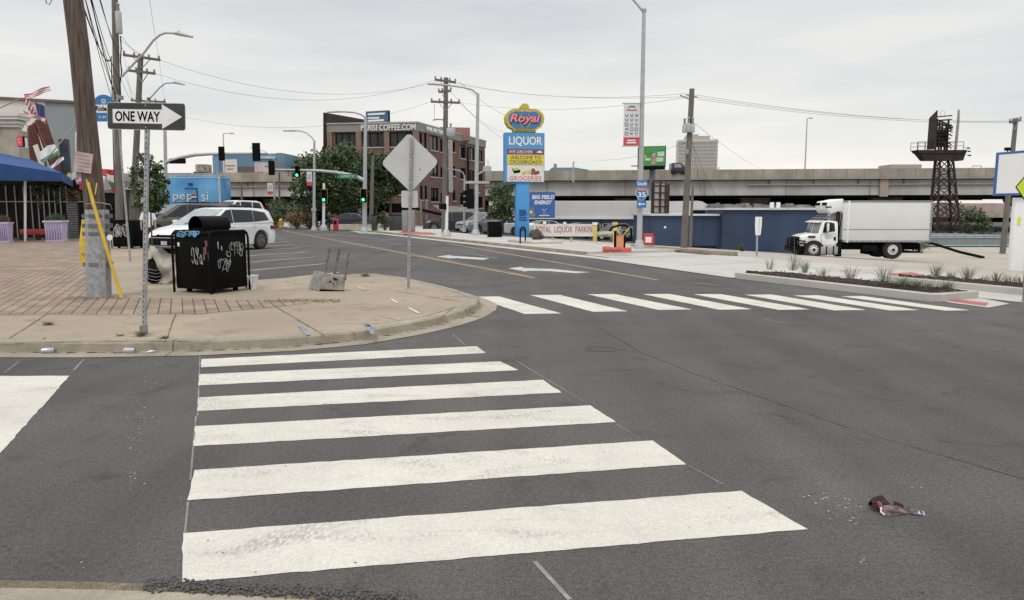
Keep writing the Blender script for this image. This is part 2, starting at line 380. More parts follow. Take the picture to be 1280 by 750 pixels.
line(b, UV(-5, 16.6, 0), UV(22, 16.2, 0), .025, .022)
tag(b.build('slab_joints', curbc, smooth=False), kind='structure')
# low kerb on the back edge of the drive
b = MB(); b.box((0, 0, .07), (6.6, .32, .18), 0)
o = b.build('low_kerb', curbc, bevel=.02, loc=UV(25.0, 18.15, 0)); o.rotation_euler = (0, 0, RA+R(90)); tag(o, kind='structure')
# planted islands
def island(u0, u1, v0, v1, cut, nm):
    k = MB(); w_ = .17
    ring = [(u1, v0), (u1-.15, v1-.3), (u1-cut, v1), (u0, v1), (u0-.1, v0+.2), (u0, v0)]
    o_ = [UV(a, c, 0) for a, c in ring]; ctr = sum(o_, Vector())/len(o_)
    n_ = len(o_); ins = []
    for i, p in enumerate(o_):
        a = (o_[i]-o_[i-1]).normalized(); c = (o_[(i+1) % n_]-o_[i]).normalized(); nn = (Vector((a.y, -a.x, 0))+Vector((c.y, -c.x, 0))).normalized()
        if (ctr-p).dot(nn) < 0: nn = -nn
        ins.append(p+nn*w_)
    H = .14
    for i in range(n_):
        j = (i+1) % n_; z_ = lambda p, h: Vector((p.x, p.y, h))
        k.quad(z_(o_[i], 0), z_(o_[j], 0), z_(o_[j], H-.015), z_(o_[i], H-.015))
        a1, a2 = o_[i].lerp(ins[i], .1), o_[j].lerp(ins[j], .1)
        k.quad(z_(o_[i], H-.015), z_(o_[j], H-.015), z_(a2, H), z_(a1, H)); k.quad(z_(a1, H), z_(a2, H), z_(ins[j], H), z_(ins[i], H)); k.quad(z_(ins[i], H), z_(ins[j], H), z_(ins[j], .0), z_(ins[i], .0))
    tag(k.build(nm+'_kerb', newconc, smooth=False), kind='structure')
    # lumpy mulch
    b = MB(); nu, nv = 60, 8
    ui0, ui1, vi0, vi1 = u0+w_*.2, u1-w_*1.1, v0+w_, v1-w_
    for i in range(nu+1):
        for j in range(nv+1):
            uu = ui0+(ui1-ui0)*i/nu; vv = vi0+(vi1-vi0)*j/nv
            vmax = vi1-max(0, (uu-(u1-cut-.25)))*.9*(vi1-vi0)/max(cut, .2)
            vv = vi0+(max(vmax, vi0+.05)-vi0)*j/nv
            b.v.append(tuple(UV(uu, vv, .11+random.random()*.04+.05*math.sin(math.pi*j/nv))))
    b.f = [[i*(nv+1)+j, (i+1)*(nv+1)+j, (i+1)*(nv+1)+j+1, i*(nv+1)+j+1] for i in range(nu) for j in range(nv)]; b.mi = [0]*len(b.f)
    tag(b.build(nm+'_mulch', mulch, smooth=False), kind='structure')
island(9.35, 14.55, 12.2, 13.5, .6, 'island')
island(3.5, 12.4, 14.7, 15.7, .6, 'planting_bed')
island(1.0, 7.75, 12.35, 13.2, .2, 'corner_bed')
sheet('tactile_strip', [G(*p) for p in [(1163, 373.5), (1180, 373), (1236, 379.5), (1232, 383)]], .012, redpad)
sheet('tactile_square', [G(*p) for p in [(1110, 343), (1140, 341), (1155, 345), (1128, 347.5)]], .019, redpad)
sheet('ramp_slab', [G(*p) for p in [(1150, 372), (1222, 372), (1262, 380), (1236, 385), (1190, 379)]], .007, newconc)
sheet('tactile_far', [G(*p) for p in [(497, 291.5), (540, 293), (546, 296), (505, 295)]], .13, redpad)
sheet('green_bike_lane', [G(*p) for p in [(436, 288.5), (480, 290), (494, 293), (452, 292)]], .007, greenp)
sheet('far_side_pavement', [G(*p) for p in [(345, 284.4), (440, 287.5), (500, 290.5), (560, 292.5), (560, 280), (345, 277)]], .10, newconc, -.02)
# near corner at the photographer's feet
near = [(-300, 722), (0, 727), (110, 729), (230, 733), (330, 738), (420, 744), (500, 752), (560, 765)]
b = MB(); pn = [G(*p) for p in near]
for (d0, z0, m_), (d1, z1, _) in zip([(0, .007, 0), (.07, .01, 1), (.30, .012, 1), (.36, .06, 1), (.40, .11, 1)], [(.07, .01, 0), (.30, .012, 0), (.36, .06, 0), (.40, .11, 0), (.9, .11, 0)]):
    a_ = offset(pn, d0); c_ = offset(pn, d1); b.m = m_
    for i in range(len(pn)-1): b.quad(a_[i]+Vector((0, 0, z0)), a_[i+1]+Vector((0, 0, z0)), c_[i+1]+Vector((0, 0, z1)), c_[i]+Vector((0, 0, z1)))
tag(b.build('near_kerb', [dirt, curbc], smooth=False), kind='structure')
b = MB()
for i in range(900):   # crumbled asphalt along the near gutter
    px = random.uniform(180, 520); y0 = 733+(px-230)*.055 if px > 230 else 732
    p = G(px, y0+random.gauss(3, 4)); s_ = random.uniform(.002, .007)
    b.box((p.x, p.y, .012+s_/2), (s_*2, s_*1.6, s_), random.random()*3)
tag(b.build('gravel', MATS.get('tar') or asphalt_old, smooth=False), 'crumbled asphalt grit along the near gutter', 'gravel', kind='stuff')

# ------------------------------------------------------------------ road markings
def rough_poly(pts, amp, step=.09):
    res = []
    for i, p in enumerate(pts):
        q = pts[(i+1) % len(pts)]; k = max(1, int((q-p).length/step))
        d = (q-p).normalized(); n_ = Vector((-d.y, d.x, 0))
        for j in range(k):
            res.append(p.lerp(q, j/k)+(n_*random.uniform(-amp, amp) if j else Vector()))
    return res
def marks(name, quads, m, z=.0028, amp=.006):
    b = MB()
    for q in quads:
        pts = rough_poly([G(*p) for p in q], amp); b.quad(*[Vector((p.x, p.y, z)) for p in pts])
    return tag(b.build(name, m, smooth=False), kind='structure')
marks('near_crosswalk', [[(228, 728), (229, 667), (927, 614), (1010, 662)], [(234, 626), (243, 588), (816, 551), (858, 581)], [(242, 558), (244, 533), (738, 507), (770, 528)],
      [(247, 514), (248, 497), (679, 475), (702, 491)], [(248, 482), (250, 468), (625, 452), (648, 463)], [(251, 459.5), (252, 449), (596, 433), (607, 441.5)]], paint)
fl = [592, 663, 734, 803, 867, 931, 992, 1051]; fw = [32, 37, 34, 34, 34, 33, 31, 27]; nr = [702, 785, 865, 940, 1013, 1082, 1149, 1212]; nw = [46, 44, 42, 41, 40, 39, 36, 31]
fy = [371, 369, 368, 367.8, 368, 368.5, 369.5, 370.5]; ny = [392.3, 389.6, 387.2, 387, 387.2, 387.8, 388, 388.2]
marks('far_crosswalk', [[(fl[i], fy[i]), (fl[i]+fw[i], fy[i]-.3), (nr[i], ny[i]-.3), (nr[i]-nw[i], ny[i]+.3)] for i in range(8)], paint, amp=.008)
marks('stop_line', [[(-260, 471), (87, 470), (0, 567), (-520, 600)]], paint)
marks('turn_arrow', [[(636, 335.5), (652, 333.6), (655, 335.2), (690, 336.2), (716, 339), (738, 340.2), (720, 341.6), (688, 339), (660, 338.6), (656, 339.4)],
      [(545, 320.8), (562, 318.8), (566, 320), (612, 322.8), (604, 325), (570, 322.6), (562, 323)]], paintworn, amp=.004)
b = MB()
def pline(b, p, q, wd, z=.0028): polyl(b, [p, q], wd, z)
pline(b, (352, 288), (668, 347.5), .11); pline(b, (560, 304.4), (822, 350), .11)
pline(b, (352, 287), (660, 344.5), .05)
tag(b.build('centre_lines', yellowp, smooth=False), kind='structure')
b = MB()
for k in range(14):       # angled parking bays
    L0 = G(405.6, 329.7)+Vector((-1.17, 3.32, 0))*(k-2)*1.02; d = Vector((-.452, -.892, 0))
    v0_ = L0.x*V.x+L0.y*V.y
    line(b, L0, L0+d*5.0, .10, .005)
tag(b.build('parking_bay_lines', paintworn, smooth=False), kind='structure')
b = MB()
for p, q, wd in [((580, 315.8), (622, 322.8), .1), ((478, 302), (505, 305.5), .1), ((405, 291.5), (480, 299.5), .12), ((430, 300), (478, 302), .14), ((383, 288), (440, 291.5), .3), ((360, 291), (375, 290.6), .3), ((395, 293), (420, 294.5), .3),
                 ((732, 358), (747, 359.5), .03), ((867, 353), (905, 358), .04), ((955, 399), (985, 404), .02), ((668, 702), (712, 750), .022), ((380, 426), (450, 421), .02), ((458, 428), (475, 425), .02), ((566, 418), (582, 432), .012), ((470, 430), (530, 426.5), .02),
                 ((24, 452), (5, 466), .012), ((105, 449), (92, 463), .02), ((640, 448), (730, 502), .010), ((770, 530), (800, 548), .008), ((860, 582), (905, 606), .008), ((250, 445), (247, 520), .012), ((245, 520), (238, 600), .012), ((235, 628), (231, 668), .012)]:
    polyl(b, [p, q], wd, .0024, jit=.0)
tag(b.build('white_scuffs', ground_mat('faint_paint', (.24, .235, .225), patch=.3, pscale=2, stain=.4), smooth=False), kind='structure')
b = MB()
for c, n_, sx, sy in [((205, 457), 26, 6, 3), ((190, 476), 40, 8, 5), ((180, 510), 50, 8, 10), ((165, 548), 60, 9, 12), ((165, 600), 30, 5, 7), ((1035, 622), 30, 12, 4), ((1050, 637), 40, 14, 7), ((1070, 652), 12, 9, 4), ((1085, 702), 10, 7, 4), ((100, 700), 8, 7, 8), ((1160, 612), 10, 30, 6), ((410, 433), 40, 25, 2), ((460, 419), 20, 12, 2)]:
    for i in range(n_//2):
        p = G(random.gauss(c[0], sx), random.gauss(c[1], sy)); s_ = .0015+.0045*random.random()**2
        b.quad(*[Vector((p.x+s_*1.5*math.cos(a), p.y+s_*math.sin(a), .0052)) for a in (0.2, 1.4, 2.6, 4, 5.3)])
tag(b.build('paint_splashes', paint, smooth=False), kind='structure')
b = MB()
for pl in [[(745, 408), (800, 440), (870, 468), (960, 500), (1060, 535), (1180, 570), (1290, 602)], [(730, 433), (770, 436), (800, 441)]]: polyl(b, pl, .006, .003, jit=.010)
for pl in [[(868, 357), (925, 359)], [(872, 365.5), (905, 366)]]: polyl(b, pl, .04, .003, jit=.02)
for i in range(150):
    p = G(random.uniform(-100, 1350), 410+340*random.random()**1.1); s_ = random.uniform(.001, .005)
    b.quad(*[Vector((p.x+s_*1.8*math.cos(a), p.y+s_*math.sin(a), .006)) for a in (0.2, 1.4, 2.6, 4, 5.3)])
tag(b.build('road_cracks', ground_mat('tar', (.045, .042, .04)), smooth=False), kind='structure')
b = MB()
for pts in [[(374, 408), (378, 411), (384, 419)], [(459, 404), (463, 411), (465, 418)], [(457, 406), (466, 410)]]:
    for k_ in range(3): polyl(b, [(x+random.uniform(-2, 2), y+random.uniform(-.5, .5)) for x, y in pts], .035, KH+.004+.001*k_, zz=KH, jit=.012)
tag(b.build('blue_spray_marks', bluep, smooth=False), kind='structure')
b = MB()
for p, q, wd in [((447, 359), (458, 363), .04), ((452, 363), (465, 361), .04), ((489, 374), (497, 379), .045), ((511, 385), (524, 392), .045), ((483, 396), (500, 400), .02), ((499, 362), (518, 362), .05)]: polyl(b, [p, q], wd, KH+.006, zz=KH)
tag(b.build('white_spray_marks', paint, smooth=False), kind='structure')
# weeds
def tuft(name, label, pos, n, h, spread, mats, group=None, wd=.006):
    b = MB()
    for i in range(n):
        a = random.random()*6.283; r0 = random.random()*spread*.3; lean = random.uniform(.1, .9)*spread; hh = h*random.uniform(.5, 1)
        p0 = Vector((math.cos(a)*r0, math.sin(a)*r0, 0)); d = Vector((math.cos(a), math.sin(a), 0)); sd_ = Vector((-d.y, d.x, 0))*wd
        b.m = random.randrange(len(mats)); p1 = p0+d*lean*.35+Vector((0, 0, hh*.65)); p2 = p0+d*lean+Vector((0, 0, hh))
        b.add([p0-sd_, p0+sd_, p1+sd_*.8, p1-sd_*.8, p2], [(0, 1, 2, 3), (3, 2, 4)])
    o = b.build(name, mats, smooth=False, loc=pos); return tag(o, label, 'plant', group)
weedm = [mat('weed_green', (.09, .13, .04), .8, var=.2), mat('weed_dry', (.28, .22, .10), .8, var=.2)]
sage = [mat('sage_grass', (.20, .23, .16), .8, var=.2), mat('sage_dark', (.11, .14, .08), .8, var=.2), mat('sage_straw', (.30, .28, .19), .8, var=.2)]
for (px, py, n, h, s_, lb) in [(60, 406, 60, .05, .16, 'small green weed in the slab joint left of the leaning pole'), (176, 420, 60, .07, .13, 'weed tuft at the foot of the one way sign post'), (457, 345.5, 80, .09, .25, 'weeds on the pavement edge beyond the tipped metal box'), (205, 423, 30, .04, .12, 'dry weed wisp between the sign post and the kerb joint'), (150, 420, 20, .03, .1, 'dry weed wisp left of the sign post')]:
    tuft('weed', lb, G(px, py, KH)+Vector((0, 0, .001)), n, h, s_, weedm)
b = MB()
for i in range(900):
    t_ = random.random(); px = 330+t_*95; py = 376+random.gauss(0, 1.0)+abs(t_-.5)*2; p = G(px, py, KH)
    if random.random() < .35: px = random.uniform(85, 160); py = random.gauss(373, 1.2); p = G(px, py, KH)
    h = random.uniform(.01, .04); a = random.random()*6; b.m = random.randrange(2)
    b.add([(p.x, p.y, KH), (p.x+.008, p.y, KH), (p.x+.02*math.cos(a), p.y+.02*math.sin(a), KH+h)], [(0, 1, 2)])
tag(b.build('grass_in_joints', weedm, smooth=False), 'sparse dry grass growing along the edge of the brick paving', 'grass', kind='stuff')
b = MB(); gl = offset(pk, .004)
for i in range(len(gl)-1):
    for k_ in range(26):
        if random.random() < .75:
            p = gl[i].lerp(gl[i+1], random.random())+Vector((random.gauss(0, .02), random.gauss(0, .02)-.02, 0)); s_ = random.uniform(.006, .03); b.quad(*[Vector((p.x+s_*2.2*math.cos(a), p.y+s_*.6*math.sin(a), .012)) for a in (0.2, 1.4, 2.6, 4, 5.3)])
tag(b.build('gutter_grime', dirt, smooth=False), kind='structure')
b = MB(); polyl(b, [(790, 690), (800, 678), (812, 664), (826, 652)], .035, .002, jit=.003)
tag(b.build('tyre_marks', ground_mat('tyre_mark', (.085, .08, .076), speck=.3, patch=.3, pscale=2), smooth=False), kind='structure')
t = thing('manhole_cover', 'worn dark round manhole cover in the road between the two crosswalks', 'manhole cover', G(752, 436)); b = MB(); b.lathe((0, 0, 0), [(.19, .0), (.19, .004), (.165, .005), (.16, .003), (.02, .003)], 28); b.build('ring', ground_mat('cover_iron', (.085, .08, .075), speck=.3, patch=.3), t)
# ornamental grasses on the islands
isl = [(963, 337, .42, .34, 'leftmost grey green grass clump in the kerbed island'), (992, 338, .55, .38, 'tall grass clump with a long stalk near the left tip of the island'), (1006, 341, .35, .3, 'thin wispy grass clump third from the left in the island'), (1029, 345, .30, .35, 'low arching grass plant fourth from the left in the island'), (1063, 350, .42, .45, 'wide arching grass plant in the middle of the island'),
       (1104, 358, .5, .3, 'upright grass with spikes left of the densest plants in the island'), (1127, 360, .4, .4, 'dense green clump right of the middle of the island'), (1141, 361, .33, .35, 'dense low clump touching its neighbours in the island'), (1155, 363, .33, .4, 'broad leafy clump near the right end of the island'), (1184, 364, .34, .25, 'rightmost grass clump at the end of the island')]
for i, (px, py, h, s_, lb) in enumerate(isl):
    tuft('grass_clump', lb, G(px, py, .12), 120 if i > 5 else 40+12*(i % 3), h*(.72 if i > 5 else .85+.12*(i % 3)), s_*(1.3 if i > 5 else 1.0+.15*(i % 2)), sage, 'grass clumps planted in the near island', wd=.0045)
for i, (px, py, h, lb) in enumerate([(1170, 346, .42, 'leftmost grass clump of the rear planting bed'), (1188, 350, .25, 'small grass clump second in the rear planting bed'), (1209, 350, .45, 'tall bushy grass clump in the rear planting bed'), (1229, 353, .22, 'tiny grass clump of the rear planting bed'), (1245, 354, .33, 'grass clump fifth in the rear planting bed'), (1262, 356, .3, 'grass clump sixth in the rear planting bed'), (1276, 358, .28, 'grass clump at the right frame edge of the rear bed')]):
    tuft('grass_clump', lb, G(px, py, .12), 55, h*.9, .36, sage, 'grass clumps of the rear planting bed', wd=.005)
b = MB(); b.path([(0, 0, 0), (.02, 0, .5), (-.01, 0, .95)], [.006, .004, .002], 5)
o = b.build('dry_stalk', sage, loc=G(991, 338, .12)); tag(o, 'single dry stalk standing above the left grass clumps', 'plant')
b = MB(); rnd_ = random.Random(31)
for (u0_, u1_, v0_, v1_) in ((9.6, 14.2, 12.4, 13.35), (4.0, 12.0, 14.85, 15.55)):
    for i in range(260):
        p = UV(rnd_.uniform(u0_, u1_), rnd_.uniform(v0_, v1_), rnd_.uniform(.165, .19)); b.m = rnd_.randrange(2); b.box(p, (rnd_.uniform(.02, .07), rnd_.uniform(.008, .02), .01), rnd_.random()*6)
tag(b.build('mulch_chips', [mulch, mat('straw_chip', (.20, .15, .09), .9)], smooth=False), 'bark chips and dead straw lying on the planted islands', 'mulch', kind='stuff')

# ------------------------------------------------------------------ near street furniture
def loc(o): return Vector(o.location)
def rect(b, x0, x1, z0, z1, y, d=.01): b.box(((x0+x1)/2, y, (z0+z1)/2), (x1-x0, d, z1-z0))
def rrect(w, h, r, n=4):
    pts = []
    for cx, cz, a0 in ((w/2-r, h/2-r, 0), (-w/2+r, h/2-r, 90), (-w/2+r, -h/2+r, 180), (w/2-r, -h/2+r, 270)):
        for i in range(n+1):
            a = R(a0+90*i/n); pts.append((cx+r*math.cos(a), cz+r*math.sin(a)))
    return pts
def panel(name, pts, y, d, m, parent, l=(0, 0, 0), rz=0, bevel=0):
    b = MB(); b.xz(pts, y-d/2, y+d/2); o = b.build(name, m, parent, smooth=False, bevel=bevel, loc=l); o.rotation_euler = (0, 0, rz); return o

# ONE WAY sign
def perforated_post(b, h, w=.05, z0=-.05, lean=(0, 0)):
    b.path([(0, 0, z0), (lean[0], lean[1], h)], w*.62, 4)
t = thing('one_way_sign', 'black and white one way arrow sign on a perforated post by the kerb', 'road sign', G(180, 418, KH))
o0 = loc(t); top = P(184.5, 128, o0.y)-o0
bb = MB(); bb.bar((0, 0, -.05), top+Vector((0, .0, .02)), .042, .042, Vector((0, 1, 0)))
post = bb.build('post', galv, t, smooth=False)
b = MB()
for i in range(44):
    p = Vector((0, 0, 0)).lerp(top, (i+.5)/44); b.box(p+Vector((0, -.0215, 0)), (.011, .003, .016))
b.build('post_holes', black, post, smooth=False)
b = MB(); b.box((0, 0, .03), (.07, .07, .16)); b.build('post_base', galvd, t)
c = P(184.5, 146, o0.y)-o0; RZ = R(-12); tilt = R(2.3)
sg = bpy.data.objects.new('sign_plate', None)
SW, SH = 1.035, .31
def oriented(o, rz, ry=0): o.rotation_euler = (0, ry, rz)
b = MB(); b.xz(rrect(SW, SH, .035), -.004, .0); plate = b.build('sign_plate', signback, t, smooth=False, loc=c+Vector((0, -.036, 0))); oriented(plate, RZ, tilt)
b = MB(); b.xz(rrect(SW-.012, SH-.012, .03), -.0062, -.0045); b.build('black_face', mat('faded_sign_black', (.035, .035, .034), .5, var=.35, scale=5), plate, smooth=False)
ah = .125
arrow = [(-.44, .078), (.215, .078), (.215, .140), (.475, 0), (.215, -.140), (.215, -.082), (-.44, -.082)]
b = MB(); b.xz(arrow, -.0085, -.0066); b.build('arrow', white, plate, smooth=False)
text('ONE WAY', 'lettering', black, plate, (-.108, -.0095, -.002), .118, .60, bold=.022, ext=.0008)
b = MB(); b.lathe((0, -.011, .125), [(.008, 0), (.008, .004)], 8, 'Y'); b.lathe((0, -.011, -.125), [(.008, 0), (.008, .004)], 8, 'Y'); b.build('bolt', chrome, plate)
b = MB(); b.lathe((.0, -.009, .118), [(.012, 0), (.012, .003)], 8, 'Y')

# leaning timber pole with steel brace
t = thing('utility_pole', 'thick leaning timber pole braced with a steel sleeve and a yellow guard strip', 'utility pole', G(126, 371, KH))
o0 = loc(t); Yp = o0.y
def lp(px, py, dy=0): return P(px, py, Yp+dy)-o0
b = MB(); pts = [lp(124, 374), lp(122, 300), lp(117, 240), lp(108, 150), lp(99, 60), lp(91.5, 0), lp(80, -90), lp(68, -180)]
b.path(pts, [.165, .166, .166, .160, .156, .152, .146, .14], 18); b.build('shaft', wood, t)
b = MB(); pts = [lp(126, 374, -.03), lp(123, 262, -.03)]
for a0, a1 in ((-1, 1),):
    # channel section sleeve
    prof_ = [(-.19, .02), (-.18, -.14), (-.10, -.19), (0, -.20), (.10, -.19), (.18, -.14), (.19, .02)]
    for i in range(len(prof_)-1):
        q0, q1 = prof_[i], prof_[i+1]; A, Z = lp(125.5, 371.5), lp(123.5, 262)
        b.quad(A+Vector((q0[0], q0[1], -.02)), A+Vector((q1[0], q1[1], -.02)), Z+Vector((q1[0]*.9, q1[1], 0)), Z+Vector((q0[0]*.9, q0[1], 0)))
b.build('steel_sleeve', galv, t)
for py in (270, 282, 292, 330):
    b = MB(); cc = lp(123.6+(py-262)*.018, py)
    b.lathe(cc+Vector((0, 0, 0)), [(.200, -.035), (.212, -.03), (.212, .03), (.200, .035)], 20); b.box(cc+Vector((-.215, -.06, 0)), (.05, .09, .07)); b.box(cc+Vector((.215, -.06, 0)), (.05, .09, .07)); b.build('band_clamp', mat('clamp_steel', (.15, .155, .16), .6, .3, var=.3), t)
b = MB(); b.path([lp(110, 228, -.19), lp(117, 255, -.24), lp(127, 290, -.27), lp(139, 330, -.26), lp(152, 372, -.24)], .029, 10); b.path([lp(108, 224, -.19), lp(113, 240, -.22)], .012, 6); b.path([lp(121, 229, -.18), lp(119, 243, -.22)], .010, 6)
b.build('guard_strip', yelp, t)
b = MB(); b.path([lp(106, 262, -.1), lp(108, 255, -.22), lp(124, 253, -.27), lp(138, 256, -.2), lp(140, 262, -.1)], .009, 5); b.build('wire_loop', galvd, t)
b = MB(); b.box(lp(104, 203, -.2), (.30, .006, .33), Matrix.Rotation(R(10), 3, 'Y')); nts = b.build('paper_notice', mat('notice_paper', (.46, .36, .35), .8, var=.15), t, smooth=False)
for i, s_ in enumerate(('YARD SALE', 'SAT 8 AM')):
    pass
b = MB()
for i in range(5): b.box(lp(104, 194.5+i*4.5, -.205), (.2, .003, .009), Matrix.Rotation(R(10), 3, 'Y'))
b.build('notice_lines', mat('dull_print', (.32, .17, .17), .8), nts, smooth=False)
b = MB(); b.lathe(lp(137, 297, -.24), [(.05, 0), (.05, .01)], 14, 'Y'); b.build('tag_disc', white, t)
# yellow bollard-like guard behind
t = thing('guy_guard', 'wide yellow plastic guy guard standing behind the braced pole', 'cable guard', G(106.5, 330, KH)+Vector((0, .0, 0)))
b = MB(); b.path([(0, 0, 0), (.02, 0, .7), (.04, .0, 1.25)], [.13, .12, .05], 12); b.build('half_shell', yelp, t); b = MB(); b.box((.02, -.13, .3), (.08, .05, .02)); b.build('clip', galvd, t)

# bus stop sign with leaning post
t = thing('bus_stop_sign', 'round topped blue bus stop sign on a slim leaning post', 'bus stop', G(163, 327, KH)); o0 = loc(t); Yb = o0.y
b = MB(); b.tube((0, 0, -.02), P(152, 200, Yb)-o0, .034, .03, 10); b.tube(P(152, 200, Yb)-o0, P(146, 118, Yb)-o0, .03, .028, 10); b.build('post', galv, t)
b = MB(); s_ = Yb/F; W2 = 12.5*s_; c = P(131.5, 136, Yb)-o0+Vector((0, -.05, 0))
pl = [(-W2, -15.5*s_), (W2, -15.5*s_), (W2, 6*s_)]+[(W2*math.cos(R(a)), 6*s_+W2*.85*math.sin(R(a))) for a in range(15, 180, 15)]+[(-W2, 6*s_)]
b.xz(pl, -.01, .01); pn_ = b.build('sign_plate', bluesign, t, smooth=False, loc=c)
b = MB(); rect(b, -W2, W2, -5*s_, 4.5*s_, -.013, .004); b.build('white_band', white, pn_, smooth=False)
text('Ride', 'lettering', black, pn_, (-3.4*s_, -.018, 0), 6.2*s_, 13.5*s_, bold=.03, ext=.001)
b = MB(); b.lathe((-W2*.86, -.02, 0), [(1.5*s_, 0), (1.5*s_, .003)], 10, 'Y'); b.build('dot', black, pn_)
b = MB(); b.xz(rrect(5*s_, 5*s_, .02), -.016, -.011); b.add([], []); bi = b.build('bus_emblem', white, pn_, smooth=False, loc=(0, 0, 8.6*s_))
b = MB(); rect(b, -1.7*s_, 1.7*s_, 0, 1.6*s_, -.019, .003); rect(b, -1.7*s_, -.3*s_, -1.7*s_, -.9*s_, -.019, .003); rect(b, .3*s_, 1.7*s_, -1.7*s_, -.9*s_, -.019, .003); b.build('bus_windows', bluesign, bi, smooth=False)
text('11 57', 'route_numbers', white, pn_, (-2.5*s_, -.013, -10.3*s_), 2.6*s_, 9*s_, bold=.03, ext=.002)

# litter bins with graffiti
def graffiti(parent, m, cx, cz, w_, h_, y, n, r=.004, seed=1, nm='graffiti', normal='y', x0=0):
    rnd = random.Random(seed); b = MB()
    for k in range(n):
        px = cx+(k/(n-1 or 1)-.5)*w_*.8; pz = cz+rnd.uniform(-.2, .2)*h_; pts = []; a = rnd.random()*6
        for i in range(12):
            a += rnd.uniform(.3, 1.5)*(1 if rnd.random() < .85 else -1); px += math.cos(a)*w_*.075; pz += math.sin(a)*h_*.26
            px = min(max(px, cx-w_/2), cx+w_/2); pz = min(max(pz, cz-h_/2), cz+h_/2)
            pts.append((px, y, pz) if normal == 'y' else (x0, px, pz))
        sm = []
        for i in range(len(pts)-1):
            for q in range(4): sm.append(Vector(pts[i]).lerp(Vector(pts[i+1]), q/4))
        for it in range(2): sm = [sm[0]]+[(sm[i-1]+sm[i]*2+sm[i+1])/4 for i in range(1, len(sm)-1)]+[sm[-1]]
        b.path(sm, r, 4)
    return b.build(nm, m, parent, smooth=False)
chalk = mat('graffiti_white', (.42, .43, .43), .7, var=.2); pinkg = mat('graffiti_pink', (.33, .13, .19), .7, var=.2); blueg = mat('graffiti_blue', (.16, .36, .55), .7, var=.2)
def bin_(name, label, pos, rz, W=1.0, D=.9, H=1.2, hood=True, s=1, seed=3):
    t = thing(name, label, 'litter bin', pos, rz)
    b = MB(); b.box((0, 0, H*.505), (W*.94, D*.94, H*.89)); b.build('body', black, t, bevel=.025)
    b = MB(); b.box((0, 0, H*.965), (W*.98, D*.98, .07)); b.build('lid', black, t, bevel=.03)
    for sx, sy, rzz in ((0, -1, 0), (0, 1, 0)):
        b = MB(); r_ = .022
        hw = (W if not rzz else D)/2
        pts = [(-hw, 0), (-hw, H*.88), (-hw*.94, H*.96), (-hw*.82, H*1.0), (hw*.82, H*1.0), (hw*.94, H*.96), (hw, H*.88), (hw, 0)]
        pp = [(a, sy*(D/2-.01), z) for a, z in pts]; b.path(pp, r_, 8); b.build('side_frame', black, t)
    for sx in (-1, 1):
        for sy in (-1, 1):
            b = MB(); b.lathe((sx*W*.3, sy*D*.3, 0), [(.03, 0), (.05, .02), (.05, .11)], 10); b.build('foot', blackm, t)
    if hood:
        b = MB(); n = 14; rr = .185
        for x in (-.33, .33):
            pass
        arc = [(math.cos(R(a))*rr, math.sin(R(a))*rr) for a in range(-25, 206, 11)]
        A = [Vector((-.33, y, H+.09+z)) for y, z in arc]; Z = [Vector((.33, y, H+.09+z)) for y, z in arc]
        for i in range(len(arc)-1): b.quad(A[i], A[i+1], Z[i+1], Z[i])
        ai = [Vector((-.33, y*.93, H+.09+z*.93)) for y, z in arc]; zi = [Vector((.33, y*.93, H+.09+z*.93)) for y, z in arc]
        for i in range(len(arc)-1): b.quad(ai[i], zi[i], zi[i+1], ai[i+1]); b.quad(A[i], ai[i], ai[i+1], A[i+1]); b.quad(Z[i], Z[i+1], zi[i+1], zi[i])
        b.add([Vector((.325, y*.94, H+.09+z*.94)) for y, z in arc], [tuple(range(len(arc)))])
        b.box((0, 0, H+.03), (.62, .34, .06)); b.build('hood', black, t, ang=25)
    return t
t = bin_('litter_bin', 'large black graffiti covered bin with a half barrel hood on the corner pavement', G(256, 368, KH)+Vector((-.1, .62, 0)), R(64), .92, .96, 1.12)
graffiti(t, chalk, .16, .78, .46, .26, -.465, 7, .004, 3); graffiti(t, chalk, -.10, .50, .34, .24, -.465, 6, .004, 9); graffiti(t, chalk, -.22, .86, .10, .16, -.465, 2, .006, 4)
graffiti(t, chalk, -.14, .68, .3, .30, 0, 4, .006, 13, normal='x', x0=-.439); graffiti(t, pinkg, .0, .7, .0, .0, 0, 1, .004, 5, normal='x', x0=-.439)
graffiti(t, pinkg, -.36, .78, .13, .34, 0, 4, .006, 15, normal='x', x0=-.439); graffiti(t, blueg, .05, 1.07, .55, .10, 0, 9, .012, 21, normal='x', x0=-.46)
b = MB(); b.box((-.437, .33, .88), (.006, .05, .07)); b.build('sticker', white, t)
t = bin_('litter_bin', 'second black bin covered in white graffiti standing behind the bus stop post', G(163, 310, KH), R(-14), .98, .9, 1.12, hood=False)
graffiti(t, chalk, -.05, .72, .66, .5, -.47, 9, .012, 8); graffiti(t, mat('graffiti_yellow', (.5, .42, .12), .7), .2, .75, .22, .2, -.475, 3, .012, 5)
